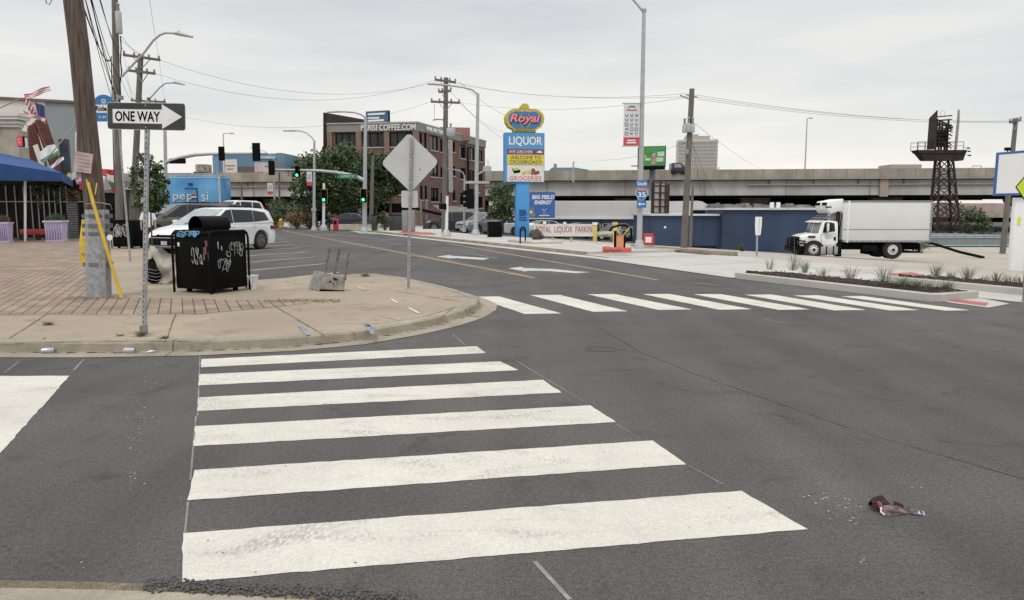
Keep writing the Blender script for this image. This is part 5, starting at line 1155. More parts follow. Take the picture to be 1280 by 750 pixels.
# green digital billboard behind the lamp
t, w_, h_, z_, f_ = billboard('led_billboard', 'green and white digital billboard above the motorway behind the tall lamp pole', 804.5, 831, 183, 208, 102, mat('billboard_green', (.05, .26, .06), .5, col2=(.09, .36, .08), scale=.3), R(-18), legs=(), zb=0)
s_ = 102/F
b = MB(); rect(b, .14*w_, .44*w_, z_+.0*h_, z_+.22*h_, -.06, .02); b.build('pale_text_block', mat('pale_print', (.62, .66, .60), .6, var=.2, scale=3), t, smooth=False); b = MB(); rect(b, .10*w_, .40*w_, z_-.26*h_, z_-.06*h_, -.06, .02); b.build('pale_text_block', MATS['pale_print'], t, smooth=False); b = MB(); rect(b, -.4*w_, -.15*w_, z_-.2*h_, z_-.08*h_, -.06, .02); b.build('pale_text_block', mat('pale_print', (.62, .66, .60), .6, var=.2, scale=3), t, smooth=False)
b = MB(); b.xz([(-.12*w_, z_-.4*h_), (.1*w_, z_-.4*h_), (.06*w_, z_+.2*h_), (-.02*w_, z_+.26*h_), (-.08*w_, z_+.1*h_)], -.08, -.05); b.build('figure_print', mat('figure_red', (.40, .16, .12), .6, col2=(.5, .45, .35), scale=2), t, smooth=False)
b = MB(); rect(b, -.44*w_, -.34*w_, z_-.06*h_, z_+.1*h_, -.06, .02); b.build('yellow_spot', yelp, t, smooth=False)
b = MB(); b.box((-.62*w_, 1.2, z_-.1), (.22*w_, 2.4, h_*.98)); b.build('rear_panel', blackm, t, smooth=False)
b = MB(); b.box((-.1*w_, -.3, z_-.56*h_), (w_*1.15, 1.4, .45)); b.box((-.75*w_, -.5, z_-.46*h_), (w_*.45, .5, .1)); b.build('catwalk', blackm, t, smooth=False)
b = MB(); b.tube((-.1*w_, 1, 0), (-.1*w_, 1, z_-.5*h_), .4, .4, 10); b.build('leg', galvd, t)

# low grey and blue commercial building behind the liquor lot
t = thing('low_building', 'low building with a white corrugated upper wall over a navy shopfront', 'building', B(735, 76)); o0 = loc(t); s_ = 76/F; X = lambda px: (px-735)*s_; Z = lambda py: P(0, py, 76).z-o0.z
facade(t, (X(612), 0), (X(826), 0), -.4, Z(272.5), [(X(a)-X(612), X(c)-X(612), Z(291), Z(279)) for a, c in ((668, 688), (690, 712), (730, 751), (753, 785), (803, 814))], navy, cream, glass, mull=1)
b = MB(); b.box((X(742), 5, (Z(251)+Z(273))/2), (X(826)-X(658), 9.9, Z(251)-Z(273))); uw = b.build('upper_wall', corr, t, smooth=False)
b = MB()
for i in range(9): b.box((X(742), .04, Z(253+i*2.3)), (X(826)-X(658), .03, .025))
b.build('cladding_line', mat('clad_shadow', (.58, .57, .56), .7), uw, smooth=False)  # thin, slightly darker lines across the cladding
b = MB(); b.box((X(742), -.05, Z(273.2)), (X(830)-X(658), .3, .1)); b.build('eaves_trim', white, t, smooth=False)
b = MB(); b.box((X(640), 5, (Z(258)+Z(276))/2), (X(668)-X(612), 9.8, Z(258)-Z(276)+1)); b.build('side_block', corr, t, smooth=False)
b = MB(); b.box((X(807), .1, Z(270.5)), (.9, .9, .35)); b.build('roof_vent', blackm, t)
# quonset roof
t = thing('vaulted_shed', 'white shed with a barrel vault roof behind the navy wall', 'building', B(862, 74)); o0 = loc(t); s_ = 74/F
prof = [(-62*s_, 0), (-62*s_, P(0, 252, 74).z-o0.z), (10*s_, P(0, 251, 74).z-o0.z)]+[(10*s_+18*s_*math.sin(R(a)), P(0, 251+19*(1-math.cos(R(a))), 74).z-o0.z) for a in (20, 40, 60, 80, 90)]+[(28*s_, 0)]
b = MB(); b.xz(prof, 0, 9); b.build('barrel_roof', corr, t, ang=30)
b = MB(); b.box((-2, -.05, P(0, 268.5, 74).z-o0.z), (4.5, .06, .12)); b.build('trim', white, t)
# navy wall buildings
t = thing('navy_building', 'long low navy blue painted building behind the box truck', 'building', B(925, 50)); o0 = loc(t); X = lambda px, Y=50: P(px, 264, Y).x-o0.x; Z = lambda py, Y=50: P(0, py, Y).z-o0.z
b = MB(); b.box(((X(903.5)+X(1034))/2, 4, (Z(262)-1)/2), (X(1034)-X(903.5), 8, Z(262)+1)); b.build('right_wall', navy, t, smooth=False)
b = MB(); b.box(((X(816, 50.6)+X(903.5))/2-.003, 4.6, (Z(269, 50.6)-1)/2), (X(903.5)-X(816, 50.6), 8, Z(269, 50.6)+1)); b.build('left_wall', navy, t, smooth=False)
b = MB(); b.box(((X(903.5)+X(1034))/2, 3.9, Z(261)), (X(1034)-X(903.5)+.2, 8.2, .14)); b.box(((X(816)+X(903.5))/2-.08, 4.5, Z(268.6)), (X(903.5)-X(816), 8.2, .12)); b.build('coping', mat('coping_pale', (.55, .58, .60), .6), t, smooth=False)
b = MB(); b.box(((X(923)+X(967))/2, -.012, Z(307)), (X(967)-X(923), .02, .55)); b.build('paint_patch', navy2, t, smooth=False)
b = MB(); b.box(((X(862)+X(900))/2, .585, Z(309)), (X(900)-X(862), .03, .09)); b.build('dark_line', blackm, t, smooth=False)
for px in (864, 872, 881.5): 
    b = MB(); b.box((X(px), .588, (Z(269)+Z(309))/2), (.04, .02, Z(269)-Z(309))); b.build('wall_seam', navy2, t, smooth=False)
b = MB(); b.lathe((X(834), .58, Z(284.3)), [(.08, -.02), (.08, .01)], 12, 'Y'); b.build('wall_lamp', white, t)
rnd = random.Random(4); b = MB()
for i in range(90):
    px = rnd.uniform(905, 1028); b.box((X(px), rnd.uniform(1.5, 4), Z(rnd.uniform(256.5, 260.5))), (rnd.uniform(.15, .7), .4, rnd.uniform(.1, .4)))
b.build('roof_clutter', mat('roof_junk', (.10, .09, .085), .8, col2=(.32, .30, .28), scale=1.2), t, smooth=False)
for px in (971, 979):
    b = MB(); b.box((X(px), 1, Z(257)), (.22, .22, .45)); b.build('roof_vent', white, t)
b = MB(); b.box((X(886), 3, Z(265.5)), (.9, .5, .3)); b.build('rooftop_box', blackm, t)
t = thing('empty_billboard', 'rusty upright billboard frame seen from the back above the navy wall', 'billboard', B(825, 57)); o0 = loc(t); s_ = 57/F; b = MB()
z0_, z1_ = P(0, 270, 57).z-o0.z, P(0, 227, 57).z-o0.z; z2_ = P(0, 233, 57).z-o0.z
for dx in (-.35, .0, .28, .42): b.box((dx*1.6, dx*.8, (z0_+z1_-dx*.35)/2), (.13, .13, z1_-z0_-dx*.35))
b.box((-.62, -.3, (z0_+z1_)/2-.05), (.2, .3, z1_-z0_)); b.build('upright', rust, t, smooth=False); b = MB()
for k in range(5):
    z = z0_+(z1_-z0_)*(k+.4)/5; b.bar((-.62, -.3, z), (.7, .35, z-.02), .06, .08)
b.build('cross_rail', rust, t, smooth=False)
b = MB(); b.box((.06, .12, (z0_+z1_)/2-.1), (1.45, .03, (z1_-z0_)*.95), R(26)); b.build('face_back', stone, t, smooth=False)
b = MB(); b.box((-.2, 0, z0_/2), (.2, .2, z0_)); b.box((.4, .2, z0_/2), (.2, .2, z0_)); b.build('leg', rust, t)
# teal building and retaining at right
t = thing('teal_building', 'low grey workshop with teal pillars on the right behind the box truck', 'building', B(1205, 62)); o0 = loc(t); s_ = 62/F; X = lambda px: (px-1205)*s_; Z = lambda py: P(0, py, 62).z-o0.z
b = MB(); b.box((X(1200), 4, (Z(307)-1)/2), (X(1268)-X(1132), 7, Z(307)+1)); b.build('wall', mat('mid_grey_wall', (.14, .145, .15), .8, var=.1, scale=.6), t, smooth=False)
b = MB(); b.box((X(1200), 3.9, (Z(297)+Z(307))/2+.06), (X(1272)-X(1130), 8, Z(297)-Z(307)+.1)); b.build('roof_slab', mat('roof_grey', (.22, .225, .23), .8, var=.1), t, smooth=False)
b = MB(); b.box((X(1200), -.13, Z(306.7)), (X(1270)-X(1131), .08, .09)); b.box((X(1200), -.13, Z(296.8)), (X(1272)-X(1130), .08, .07)); b.build('eaves_line', teal, t, smooth=False)
for px in (1146, 1162, 1180, 1197, 1213, 1231, 1248): b = MB(); b.box((X(px), .40, (Z(307)-1)/2), (.26, .26, Z(307)+1)); b.build('pillar', teal, t, smooth=False)
b = MB(); b.box((X(1239), .47, Z(314)), (.6, .06, 1.0)); b.build('window', glass, t, smooth=False); b = MB(); b.box((X(1240), .42, Z(313)), (.28, .04, .5)); b.build('poster', cream, t, smooth=False)
b = MB(); b.path([(X(1130), -.2, Z(293)), (X(1270), -.2, Z(293))], .03, 5)
for px in range(1135, 1270, 12): b.tube((X(px), -.2, Z(297)), (X(px), -.2, Z(293)), .02, .02, 5)
b.build('roof_railing', galvd, t)
b = MB(); b.path([(.4, 0, .02), (-1.0, .2, .35), (-2.2, .4, .75), (-3.4, .5, 1.1)], [.09, .085, .08, .08], 8)
tag(b.build('drain_pipe', blackm, loc=B(1226, 47, .03)), 'long black pipe slanting down from the back of the box truck', 'pipe')
# rusty billboard tower
Yt = 72; t = thing('billboard_tower', 'rusty lattice tower carrying two empty upright billboard frames over the motorway', 'billboard', B(1176, Yt)); o0 = loc(t); s_ = Yt/F
X = lambda px: (px-1184)*s_; Z = lambda py: P(0, py, Yt).z-o0.z; Hp = Z(200)
legs_ = []
for sx_, sy_ in ((-1, -1), (1, -1), (1, 1), (-1, 1)):
    bot_ = Vector((sx_*16*s_+7*s_, sy_*.8, -.3)); top_ = Vector((sx_*8*s_, sy_*.4, Hp)); legs_.append((bot_, top_)); b = MB(); b.bar(bot_, top_, .17, .17); b.build('leg', rust, t, smooth=False)
b = MB()
for k in range(6):
    f0, f1 = k/6, (k+1)/6
    for i in range(4):
        j = (i+1) % 4; b.bar(legs_[i][0].lerp(legs_[i][1], f0), legs_[j][0].lerp(legs_[j][1], f1), .07, .07); b.bar(legs_[j][0].lerp(legs_[j][1], f0), legs_[i][0].lerp(legs_[i][1], f1), .07, .07); b.bar(legs_[i][0].lerp(legs_[i][1], f1), legs_[j][0].lerp(legs_[j][1], f1), .06, .06)
b.build('bracing', rust, t, smooth=False)
b = MB(); pf = [(X(1147), Z(188.5)), (X(1207), Z(188.5)), (X(1204), Z(201.5)), (X(1158), Z(201.5))]; b.xz([(X(1146), Z(188)), (X(1207), Z(188)), (X(1206), Z(192)), (X(1150), Z(192))], -.6, .6); b.xz([(X(1150), Z(192)), (X(1206), Z(192)), (X(1204), Z(201)), (X(1158), Z(201))], -.5, .5); b.build('platform', rust, t, smooth=False)
for y in (-.6, .6):
    b = MB(); b.path([(X(1146), y, Z(178)), (X(1202), y, Z(178))], .025, 5); b.path([(X(1146), y, Z(183)), (X(1202), y, Z(183))], .02, 5)
    for px in (1146, 1155, 1164, 1180, 1192, 1202): b.tube((X(px), y, Z(188)), (X(px), y, Z(178)), .025, .025, 5)
    b.build('railing', rust, t)
b = MB(); b.add([(X(1163), -1.3, Z(188)), (X(1163), -1.3, Z(140)), (X(1171), 1.1, Z(146)), (X(1170.5), 1.1, Z(186)), (X(1162), -1.3, Z(188)), (X(1162), -1.3, Z(140)), (X(1170), 1.1, Z(146)), (X(1169.5), 1.1, Z(186))], [(0, 1, 2, 3), (7, 6, 5, 4), (0, 4, 5, 1), (1, 5, 6, 2), (2, 6, 7, 3), (3, 7, 4, 0)]); b.build('left_frame', rust, t, smooth=False)
b = MB(); b.add([(X(1190), -1.2, Z(187)), (X(1190), -1.2, Z(139)), (X(1198.5), -.2, Z(146)), (X(1197), -.2, Z(187)), (X(1189), -1.0, Z(187)), (X(1189), -1.0, Z(139)), (X(1197), 0, Z(146)), (X(1195.5), 0, Z(187))], [(0, 1, 2, 3), (7, 6, 5, 4), (0, 4, 5, 1), (1, 5, 6, 2), (2, 6, 7, 3), (3, 7, 4, 0)]); b.build('right_face', stone, t, smooth=False)
b = MB(); rnd = random.Random(2)
for i in range(9):
    z = Z(146+i*4.6); b.bar((X(1171), .2, z), (X(1189), -.2, z+rnd.uniform(-.1, .1)), .10, .10)
for px in (1173, 1177, 1180, 1184, 1187): b.bar((X(px), .1, Z(188)), (X(px+rnd.uniform(-1, 1)), .1, Z(149+rnd.uniform(-3, 6))), .13, .13)
for i in range(8): a_ = rnd.uniform(146, 170); b.bar((X(1170), .3, Z(a_)), (X(1190), -.3, Z(a_+rnd.uniform(8, 20))), .08, .08)
b.box((X(1180), .5, Z(172)), (X(1189)-X(1171), .1, 1.6)); b.build('inner_frame', rust, t, smooth=False)
b = MB(); b.path([(X(1176), 0, Z(146)), (X(1176), 0, Z(139)), (X(1181), 0, Z(139)), (X(1181), 0, Z(146))], .02, 5); b.build('ladder_hoop', galv, t)
for i, (px, py) in enumerate(((1206, 186), (1207, 190), (1208, 195))): b = MB(); b.bar((X(px-4), -.7, Z(py-1)), (X(px), -.8, Z(py)), .04, .04); b.box((X(px+.8), -.8, Z(py)), (.2, .14, .12)); b.build('floodlight', blackm, t)
# lit black gap: small lamp on box at mid-height
# blank white sign on pillar at right edge
Ys = 30; t = thing('pylon_sign', 'large blank white sign with a blue frame cut by the right edge of the picture', 'sign', B(1280, Ys), R(6)); o0 = loc(t); s_ = Ys/F; X = lambda px: (px-1280)*s_; Z = lambda py: P(0, py, Ys).z-o0.z
b = MB(); fr_ = [(X(1238), Z(245)), (X(1238.5), Z(191)), (X(1330), Z(183)), (X(1330), Z(243))]; b.xz(fr_, 0, .06); b.build('frame', mat('sign_frame_blue', (.04, .12, .33), .5), t, smooth=False, bevel=.01)
b = MB(); b.xz([(X(1240.5), Z(242)), (X(1241), Z(194)), (X(1330), Z(186.5)), (X(1330), Z(240))], -.02, .0); b.build('face', mat('sign_face_white', (.76, .76, .76), .4, var=.02), t, smooth=False)
b = MB(); b.box((X(1285), .25, Z(247)/2-.4), (X(1298)-X(1272), .2, Z(247)+.8)); b.build('pillar', white, t, bevel=.01)
b = MB(); b.box((X(1278), .135, Z(276)), (.12, .02, .3)); b.build('pillar_notice', limey, t)
b = MB(); b.box((X(1257), .2, Z(186)), (.2, .12, .12)); b.tube((X(1257), .2, Z(192)), (X(1257), .2, Z(186)), .02, .02, 5); b.build('floodlight', blackm, t)
# yellow diamond foreground right
t = thing('warning_sign', 'fluorescent yellow green diamond sign on a steel post at the right edge', 'road sign', G(1280, 378, .0)); o0 = loc(t); Yw = o0.y
b = MB(); b.tube((0, 0, -.02), P(1291, 200, Yw)-o0, .032, .032, 8); b.build('post', galvd, t)
rr_ = 27*Yw/F; b = MB(); dpts = [(rr_*math.cos(R(a)), 1.3*rr_*math.sin(R(a))) for a in (0, 90, 180, 270)]; b.xz(dpts, -.004, .004); dd = b.build('border', black, t, smooth=False, loc=P(1294, 234, Yw)-o0+Vector((0, -.05, 0)))
b = MB(); b.xz([(x*.95, z*.95) for x, z in dpts], -.008, -.005); b.build('yellow_face', limey, dd, smooth=False)
# navy corner: sign on narrow post near the drive
t = thing('narrow_sign', 'tall narrow white sign panel on a thin post in front of the navy wall', 'road sign', G(946.5, 317.5, .1)+Vector((0, 0, .02))); o0 = loc(t); Yn = o0.y; s_ = Yn/F
b = MB(); b.tube((0, .03, -.3), P(947, 272, Yn)-o0+Vector((0, .03, 0)), .035, .035, 6); b.build('post', galv, t)
b = MB(); hw = 4.1*s_; hz = P(0, 271, Yn).z-o0.z; hb = P(0, 294, Yn).z-o0.z
b.xz([(-hw*.75, hb), (hw*.75, hb), (hw, hz-.5*(hz-hb)), (hw, hz), (-hw, hz), (-hw, hz-.5*(hz-hb))], -.02, .0); b.build('panel', white, t, smooth=False)
b = MB(); b.box((hw*.2, -.024, (hz+hb)/2), (.012, .004, (hz-hb)*.8)); b.build('crease', galvd, t)
bush('bush', 'small yellow green weed bush at the foot of the navy wall', B(929, 44), .7, .55, 300, .07, leafs2, 8)

# ------------------------------------------------------------------ liquor sign
Yr = 52; t = thing('liquor_sign', 'tall blue pylon sign with a yellow crown topped Royal liquor panel', 'sign', B(655, Yr), R(9)); o0 = loc(t); s_ = Yr/F; X = lambda px: (px-655)*s_; Z = lambda py: P(0, py, Yr).z-o0.z
b = MB(); b.box((X(653.5), .35, (Z(228)-.3)/2), (X(662)-X(645.5), .7, Z(228)+.3)); pl_ = b.build('column', sky_blue, t, bevel=.02)
b = MB(); b.box((X(653.5), .35, Z(228.5)), (X(666)-X(641), .72, .12)); b.build('capital', sky_blue, pl_)
b = MB()
for i, (z, w__) in enumerate(((263, 8), (265, 9), (267, 9.5), (269, 8), (272, 9), (275, 10), (286, 7.5), (288, 7))): b.box((X(653+(i % 3)*.4), -.008, Z(z)), (w__*s_, .015, 1.7*s_))
b.build('overpainting', mat('overpaint_blue', (.02, .07, .28), .7, var=.2), pl_, smooth=False)
b = MB(); b.box((X(655.5), .3, (Z(166)+Z(228))/2), (X(680.5)-X(631), .8, Z(166)-Z(228))); cb = b.build('cabinet', sky_blue, t, smooth=False, bevel=.015)
def pnl(nm, y0, y1, m, x0=633.5, x1=679.5, d=.012, yy=-.112):
    b = MB(); b.box(((X(x0)+X(x1))/2, yy, (Z(y0)+Z(y1))/2), (X(x1)-X(x0), d, Z(y0)-Z(y1))); return b.build(nm, m, t, smooth=False)
cxm = (X(633.5)+X(679.5))/2
p_ = pnl('liquor_panel', 167.5, 186.3, mat('panel_blue', (.10, .30, .55), .4)); text('LIQUOR', 'lettering', white, p_, (cxm, -.125, Z(177)), 12*s_, 41.5*s_, bold=.02)
p_ = pnl('deliver_panel', 187, 193, mat('panel_maroon', (.20, .05, .12), .4)); text('WE DELIVER', 'lettering', white, p_, (X(650.5), -.125, Z(190)), 3.6*s_, 30*s_, bold=.0)
b = MB(); b.box((X(674), -.122, Z(190.3)), (7*s_, .01, 1.4*s_)); b.box((X(674.2), -.122, Z(189.1)), (4*s_, .01, 1.4*s_)); b.build('car_pictogram', white, p_, smooth=False)
p_ = pnl('welcome_panel', 193.5, 206, mat('panel_yellow', (.70, .58, .08), .4)); text('WELCOME TO', 'lettering', dgrey, p_, (cxm, -.125, Z(197)), 4.2*s_, 38*s_, bold=.0); text('CROSSROADS', 'lettering', dgrey, p_, (cxm, -.125, Z(202.6)), 4.2*s_, 40*s_, bold=.0)
p_ = pnl('groceries_panel', 206.8, 227, mat('panel_white', (.72, .71, .68), .4)); text('GROCERIES', 'lettering', mat('panel_red', (.60, .16, .14), .5), p_, (cxm, -.125, Z(223)), 5.4*s_, 41*s_, bold=.01, shear=.2)
b = MB(); b.xz([(X(639.5), Z(211)), (X(647), Z(209.5)), (X(650), Z(213)), (X(649.5), Z(216)), (X(642), Z(217))], -.125, -.119); b.build('drawn_black_box', blackm, p_, smooth=False)
b = MB(); b.xz([(X(640), Z(210.8)), (X(647), Z(209.6)), (X(649.5), Z(212.4)), (X(642.2), Z(213.6))], -.130, -.126); b.build('drawn_green_lid', mat('drawn_green', (.45, .6, .1), .5), p_, smooth=False)
b = MB()
for cx_, cz_, r_ in ((661, 215.5, 2.6), (656, 216.5, 2.4), (653, 217.5, 1.6)): b.lathe((X(cx_), -.122, Z(cz_)), [(r_*s_, -.004), (r_*s_, .004)], 12, 'Y')
b.build('drawn_bread', mat('drawn_ochre', (.65, .48, .10), .5), p_); b = MB()
for cx_, cz_, r_ in ((666, 213, 2.6), (669, 216.5, 2.4), (672, 215.5, 2.2), (665, 217, 1.8)): b.lathe((X(cx_), -.128, Z(cz_)), [(r_*s_, -.004), (r_*s_, .004)], 12, 'Y')
b.build('drawn_fruit', mat('drawn_maroon', (.25, .07, .07), .5), p_)
# crown emblem
yl = mat('crown_yellow', (.55, .43, .07), .5); cl_ = mat('crown_blue', (.05, .20, .42), .4)
def crown(k): return [(X(656)+k*x*s_, Z(150)+k*z*s_) for x, z in [(-14, -14.5), (14, -14.5), (14.5, -11), (20, -8.5), (23.5, -3), (24.3, 3), (22.5, 8), (18.5, 11.5), (13, 13.6), (8.5, 13.4), (5.0, 14), (5.2, 16.5), (3.4, 19.2), (0, 20), (-3.4, 19.2), (-5.2, 16.5), (-5.0, 14), (-8.5, 13.4), (-13, 13.6), (-18.5, 11.5), (-22.5, 8), (-24.3, 3), (-23.5, -3), (-20, -8.5), (-14.5, -11)]]
b = MB(); b.xz(crown(1), .0, .75); cr_ = b.build('crown_body', yl, t, smooth=False)
lobe = [(X(656)+x*s_, Z(150)+z*s_) for x, z in [(-12, -10.5), (12, -10.5), (18, -6.5), (20.6, 0), (20, 5), (16.5, 8.8), (11, 10.4), (5, 9.6), (0, 10.5), (-5, 9.6), (-11, 10.4), (-16.5, 8.8), (-20, 5), (-20.6, 0), (-18, -6.5)]]
b = MB(); b.xz(lobe, -.02, -.003); b.build('crown_face', cl_, cr_, smooth=False)
b = MB()
for sx_ in (-1, 1): b.path([(X(656+sx_*3), -.03, Z(159.5)), (X(656+sx_*8.5), -.03, Z(150)), (X(656+sx_*3.5), -.03, Z(142))], .5*s_, 5)
b.build('crown_rib', yl, cr_); b = MB(); b.box((X(656), .35, Z(163.5)), (26*s_, .7, 3*s_)); b.build('crown_base', yl, cr_)
text('Royal', 'script_shadow', dgrey, cr_, (X(656.5), -.05, Z(149.8)), 13.5*s_, 39*s_, bold=.06, shear=.25, ext=.01); text('Royal', 'script', mat('script_pink', (.80, .22, .24), .4, emit=(1, .25, .25), estr=.1), cr_, (X(656), -.085, Z(149.3)), 12.6*s_, 38*s_, bold=.025, shear=.25, ext=.015)
# big field billboard
t, w_, h_, z_, f_ = billboard('wall_billboard', 'royal blue billboard with slanted white lettering mounted above the shopfront', 662, 693.5, 240.5, 272, 73, mat('billboard_blue', (.05, .15, .46), .4, var=.1, scale=.6), 0, framem=mat('frame_blue', (.03, .07, .2), .5))
s_ = 73/F; text('BIG FIELD', 'lettering', white, t, (.04*w_, -.05, z_+.31*h_), 5*s_, 28*s_, bold=.05, shear=.15); text('ENERGY', 'lettering', white, t, (.04*w_, -.05, z_+.10*h_), 5*s_, 22*s_, bold=.05, shear=.15)
b = MB(); b.path([(.01*w_, -.06, z_-.14*h_), (.09*w_, -.06, z_-.26*h_), (.17*w_, -.06, z_-.14*h_)], .035, 4); b.path([(.0*w_, -.06, z_-.30*h_), (.09*w_, -.06, z_-.34*h_), (.18*w_, -.06, z_-.30*h_)], .02, 4); b.build('small_emblem', white, t)
b = MB(); rect(b, -.12*w_, .28*w_, z_-.43*h_, z_-.39*h_, -.05, .02); b.build('small_print', white, t, smooth=False)
b = MB(); b.xz([(-.48*w_, z_-.46*h_), (-.28*w_, z_-.46*h_), (-.30*w_, z_-.18*h_), (-.36*w_, z_-.05*h_), (-.48*w_, z_-.10*h_)], -.06, -.045); b.build('printed_figure', mat('figure_green', (.06, .14, .12), .5, col2=(.35, .3, .2), scale=2), t, smooth=False)
b = MB(); b.lathe((-.44*w_, -.065, z_-.28*h_), [(.14, 0), (.14, .008)], 12, 'Y'); b.build('printed_badge', white, t)
b = MB(); b.box((-w_*.66, .2, z_+.3*h_), (w_*.34, .3, h_*.4)); b.build('side_panel', mat('pale_glass', (.45, .5, .52), .3), t, smooth=False)
# parking banner on yellow posts
Yk = 37.5; t = thing('parking_banner', 'white banner with red capital lettering hung on yellow posts', 'banner', B(705, Yk, .12)); o0 = loc(t); s_ = Yk/F; X = lambda px: (px-705)*s_; Z = lambda py: P(0, py, Yk).z-o0.z
rb = R(5); b = MB(); b.box((0, 0, (Z(280)+Z(295.5))/2), (75*s_, .03, Z(280)-Z(295.5))); bn = b.build('banner_sheet', mat('banner_white', (.68, .66, .62), .7, var=.08, scale=2), t, smooth=False)
text('ROYAL  LIQUOR  PARKIN', 'lettering', mat('banner_red', (.36, .07, .07), .6), bn, (X(705), -.022, Z(287.4)), 9.2*s_, 70*s_, bold=.0, ext=.003)
for px in (668, 691, 714.5): b = MB(); b.box((X(px), .06, Z(297)/2), (.11, .08, Z(297))); b.build('short_post', mat('faded_yellow', (.50, .42, .18), .7, var=.2), t)
ypm = mat('post_yellow', (.62, .50, .14), .6, var=.1)
for px, dy in ((744, 0), (769, .5)):
    tt = thing('yellow_post', 'square yellow post at the right end of the parking banner' if px == 744 else 'plain yellow post standing right of the banner before the silver sedan', 'post', B(px, Yk+dy, .12)); oo = loc(tt)
    b = MB(); b.box((0, 0, P(0, 281, Yk+dy).z/2-.06), (.19, .19, P(0, 281, Yk+dy).z-.12)); b.build('shaft', ypm, tt, bevel=.01)
    b = MB(); b.box((0, 0, P(0, 279.5, Yk).z-oo.z), (.24, .24, .12)); b.build('cap', white if px == 744 else ypm, tt)
b = MB(); b.bar((X(744)+.1, 0, .35), (X(768), .45, .38), .05, .08); b.build('rail', ypm, t)
b = MB(); b.box((X(681), 0, Z(278.5)), (.16, .1, .14)); b.box((X(706), 0, Z(279)), (.14, .1, .12)); b.build('banner_clip', white, t)

# bike rack, planter stump, barricade, boxes
t = thing('bike_rack', 'black hoop bike rack on the far pavement by the blue column', 'bike rack', G(653.5, 304, .12)); b = MB(); b.path([(-.12, -.1, 0), (-.12, -.1, .62), (-.05, 0, .74), (.06, .1, .74), (.12, .2, .62), (.12, .2, 0)], .035, 8); b.build('hoop', black, t); b = MB(); b.box((-.12, -.1, .008), (.12, .12, .016)); b.box((.12, .2, .008), (.12, .12, .016)); b.build('foot_plate', black, t)
t = thing('tree_stump', 'cut grey tree stump standing in a raised concrete pad before the banner', 'stump', G(671, 302, .12)); b = MB(); b.lathe((0, 0, 0), [(.26, 0), (.2, .1), (.17, .42), (.15, .5)], 12); b.build('trunk', bark, t); b = MB(); blob(b, (.0, 0, .3), .3, .25, .24, 14, 8, .3, 3); b.build('sprouts', bark, t)
b = MB(); b.box((0, 0, .05), (3.0, 1.5, .10), RA+R(90)); tag(b.build('concrete_pad', newconc, bevel=.02, loc=G(668, 303, .12)), kind='structure')
b = MB(); b.box((0, 0, .05), (2.6, 1.1, .10), RA+R(90)); tag(b.build('concrete_pad', curbc, bevel=.02, loc=G(815, 313, .02)), kind='structure')
t = thing('barricade', 'toppled road barricade with orange cone base and black and yellow legs', 'barricade', G(774, 315.5, .12)); s_ = loc(t).y/F; t.scale = (.86, .86, .80)
b = MB(); b.lathe((-.52, 0, .14), [(.13, -.17), (.15, 0), (.12, .17)], 12, 'X'); b.lathe((.1, 0, .12), [(.12, -.42), (.1, .4)], 10, 'X'); b.box((.3, .02, .05), (.4, .3, .09)); b.build('orange_base', mat('dirty_orange', (.52, .10, .07), .6, var=.25), t)
for x in (-.17, .2): b = MB(); b.box((x, .02, .55), (.11, .05, .85)); b.build('black_leg', black, t)
b = MB(); b.box((.02, -.03, .48), (.30, .03, .55)); b.build('orange_panel', mat('faded_orange', (.65, .26, .13), .6), t)
b = MB(); b.bar((.1, 0, .70), (.42, .05, 1.12), .07, .04); b.bar((.06, 0, .78), (-.12, .05, 1.08), .06, .04); b.build('yellow_arm', yelp, t)
b = MB(); b.path([(-.42, .1, .95), (-.3, .1, 1.12), (0, .1, 1.22), (.3, .1, 1.2), (.5, .1, 1.05), (.52, .1, .5)], .05, 6); b.build('black_hose', black, t)
t = thing('newspaper_box', 'red newspaper box standing beside the tall lamp pole', 'newspaper box', G(815, 309, .02)+Vector((0, 1.0, -.0))); b = MB(); b.box((0, 0, .24), (.50, .4, .4)); b.box((0, .06, .46), (.46, .3, .2)); bd_ = b.build('box', redp, t, bevel=.02); b = MB(); b.box((-.02, -.205, .30), (.28, .012, .26)); b.build('door_window', white, bd_)
b = MB(); b.box((0, 0, .02), (.4, .3, .06)); b.build('base', blackm, t)
t = thing('black_bin', 'small black bin left of the red newspaper box', 'bin', G(806, 309, .02)+Vector((0, 1.1, 0))); b = MB(); b.lathe((0, 0, 0), [(.15, 0), (.19, .4), (.2, .5), (.12, .56)], 12); b.build('body', black, t)
t = thing('black_bin', 'tall black bin cabinet standing on the far pavement before the shrub', 'bin', G(619, 296.5, .12), R(8)); s_ = loc(t).y/F; b = MB(); b.box((0, .3, 9*s_), (17*s_, .7, 18*s_)); b.build('body', black, t, bevel=.03); b = MB(); b.box((0, .3, 18.6*s_), (18.5*s_, .75, 1.4*s_)); b.build('lid', blackm, t, bevel=.02)
for x in (-.3, .3): b = MB(); b.box((x, .3, -.0), (.1, .6, .06)); b.build('foot', blackm, t)
t = thing('utility_cabinet', 'tall grey metal cabinet seen behind the diamond sign post', 'cabinet', B(510.5, 55, .1)); s_ = 55/F; b = MB(); b.box((0, 0, 13.5*s_), (15*s_, .7, 27*s_)); bd_ = b.build('body', mat('cabinet_grey', (.26, .265, .26), .6), t, bevel=.03); b = MB(); b.box((0, -.355, 13.5*s_), (.015, .012, 25*s_)); b.box((.1, -.37, 14*s_), (.03, .04, .15)); b.build('door_seam', blackm, bd_); b = MB(); b.box((3*s_, -.5, 3*s_), (2.5*s_, .3, 3*s_)); b.build('small_box', signback, t)
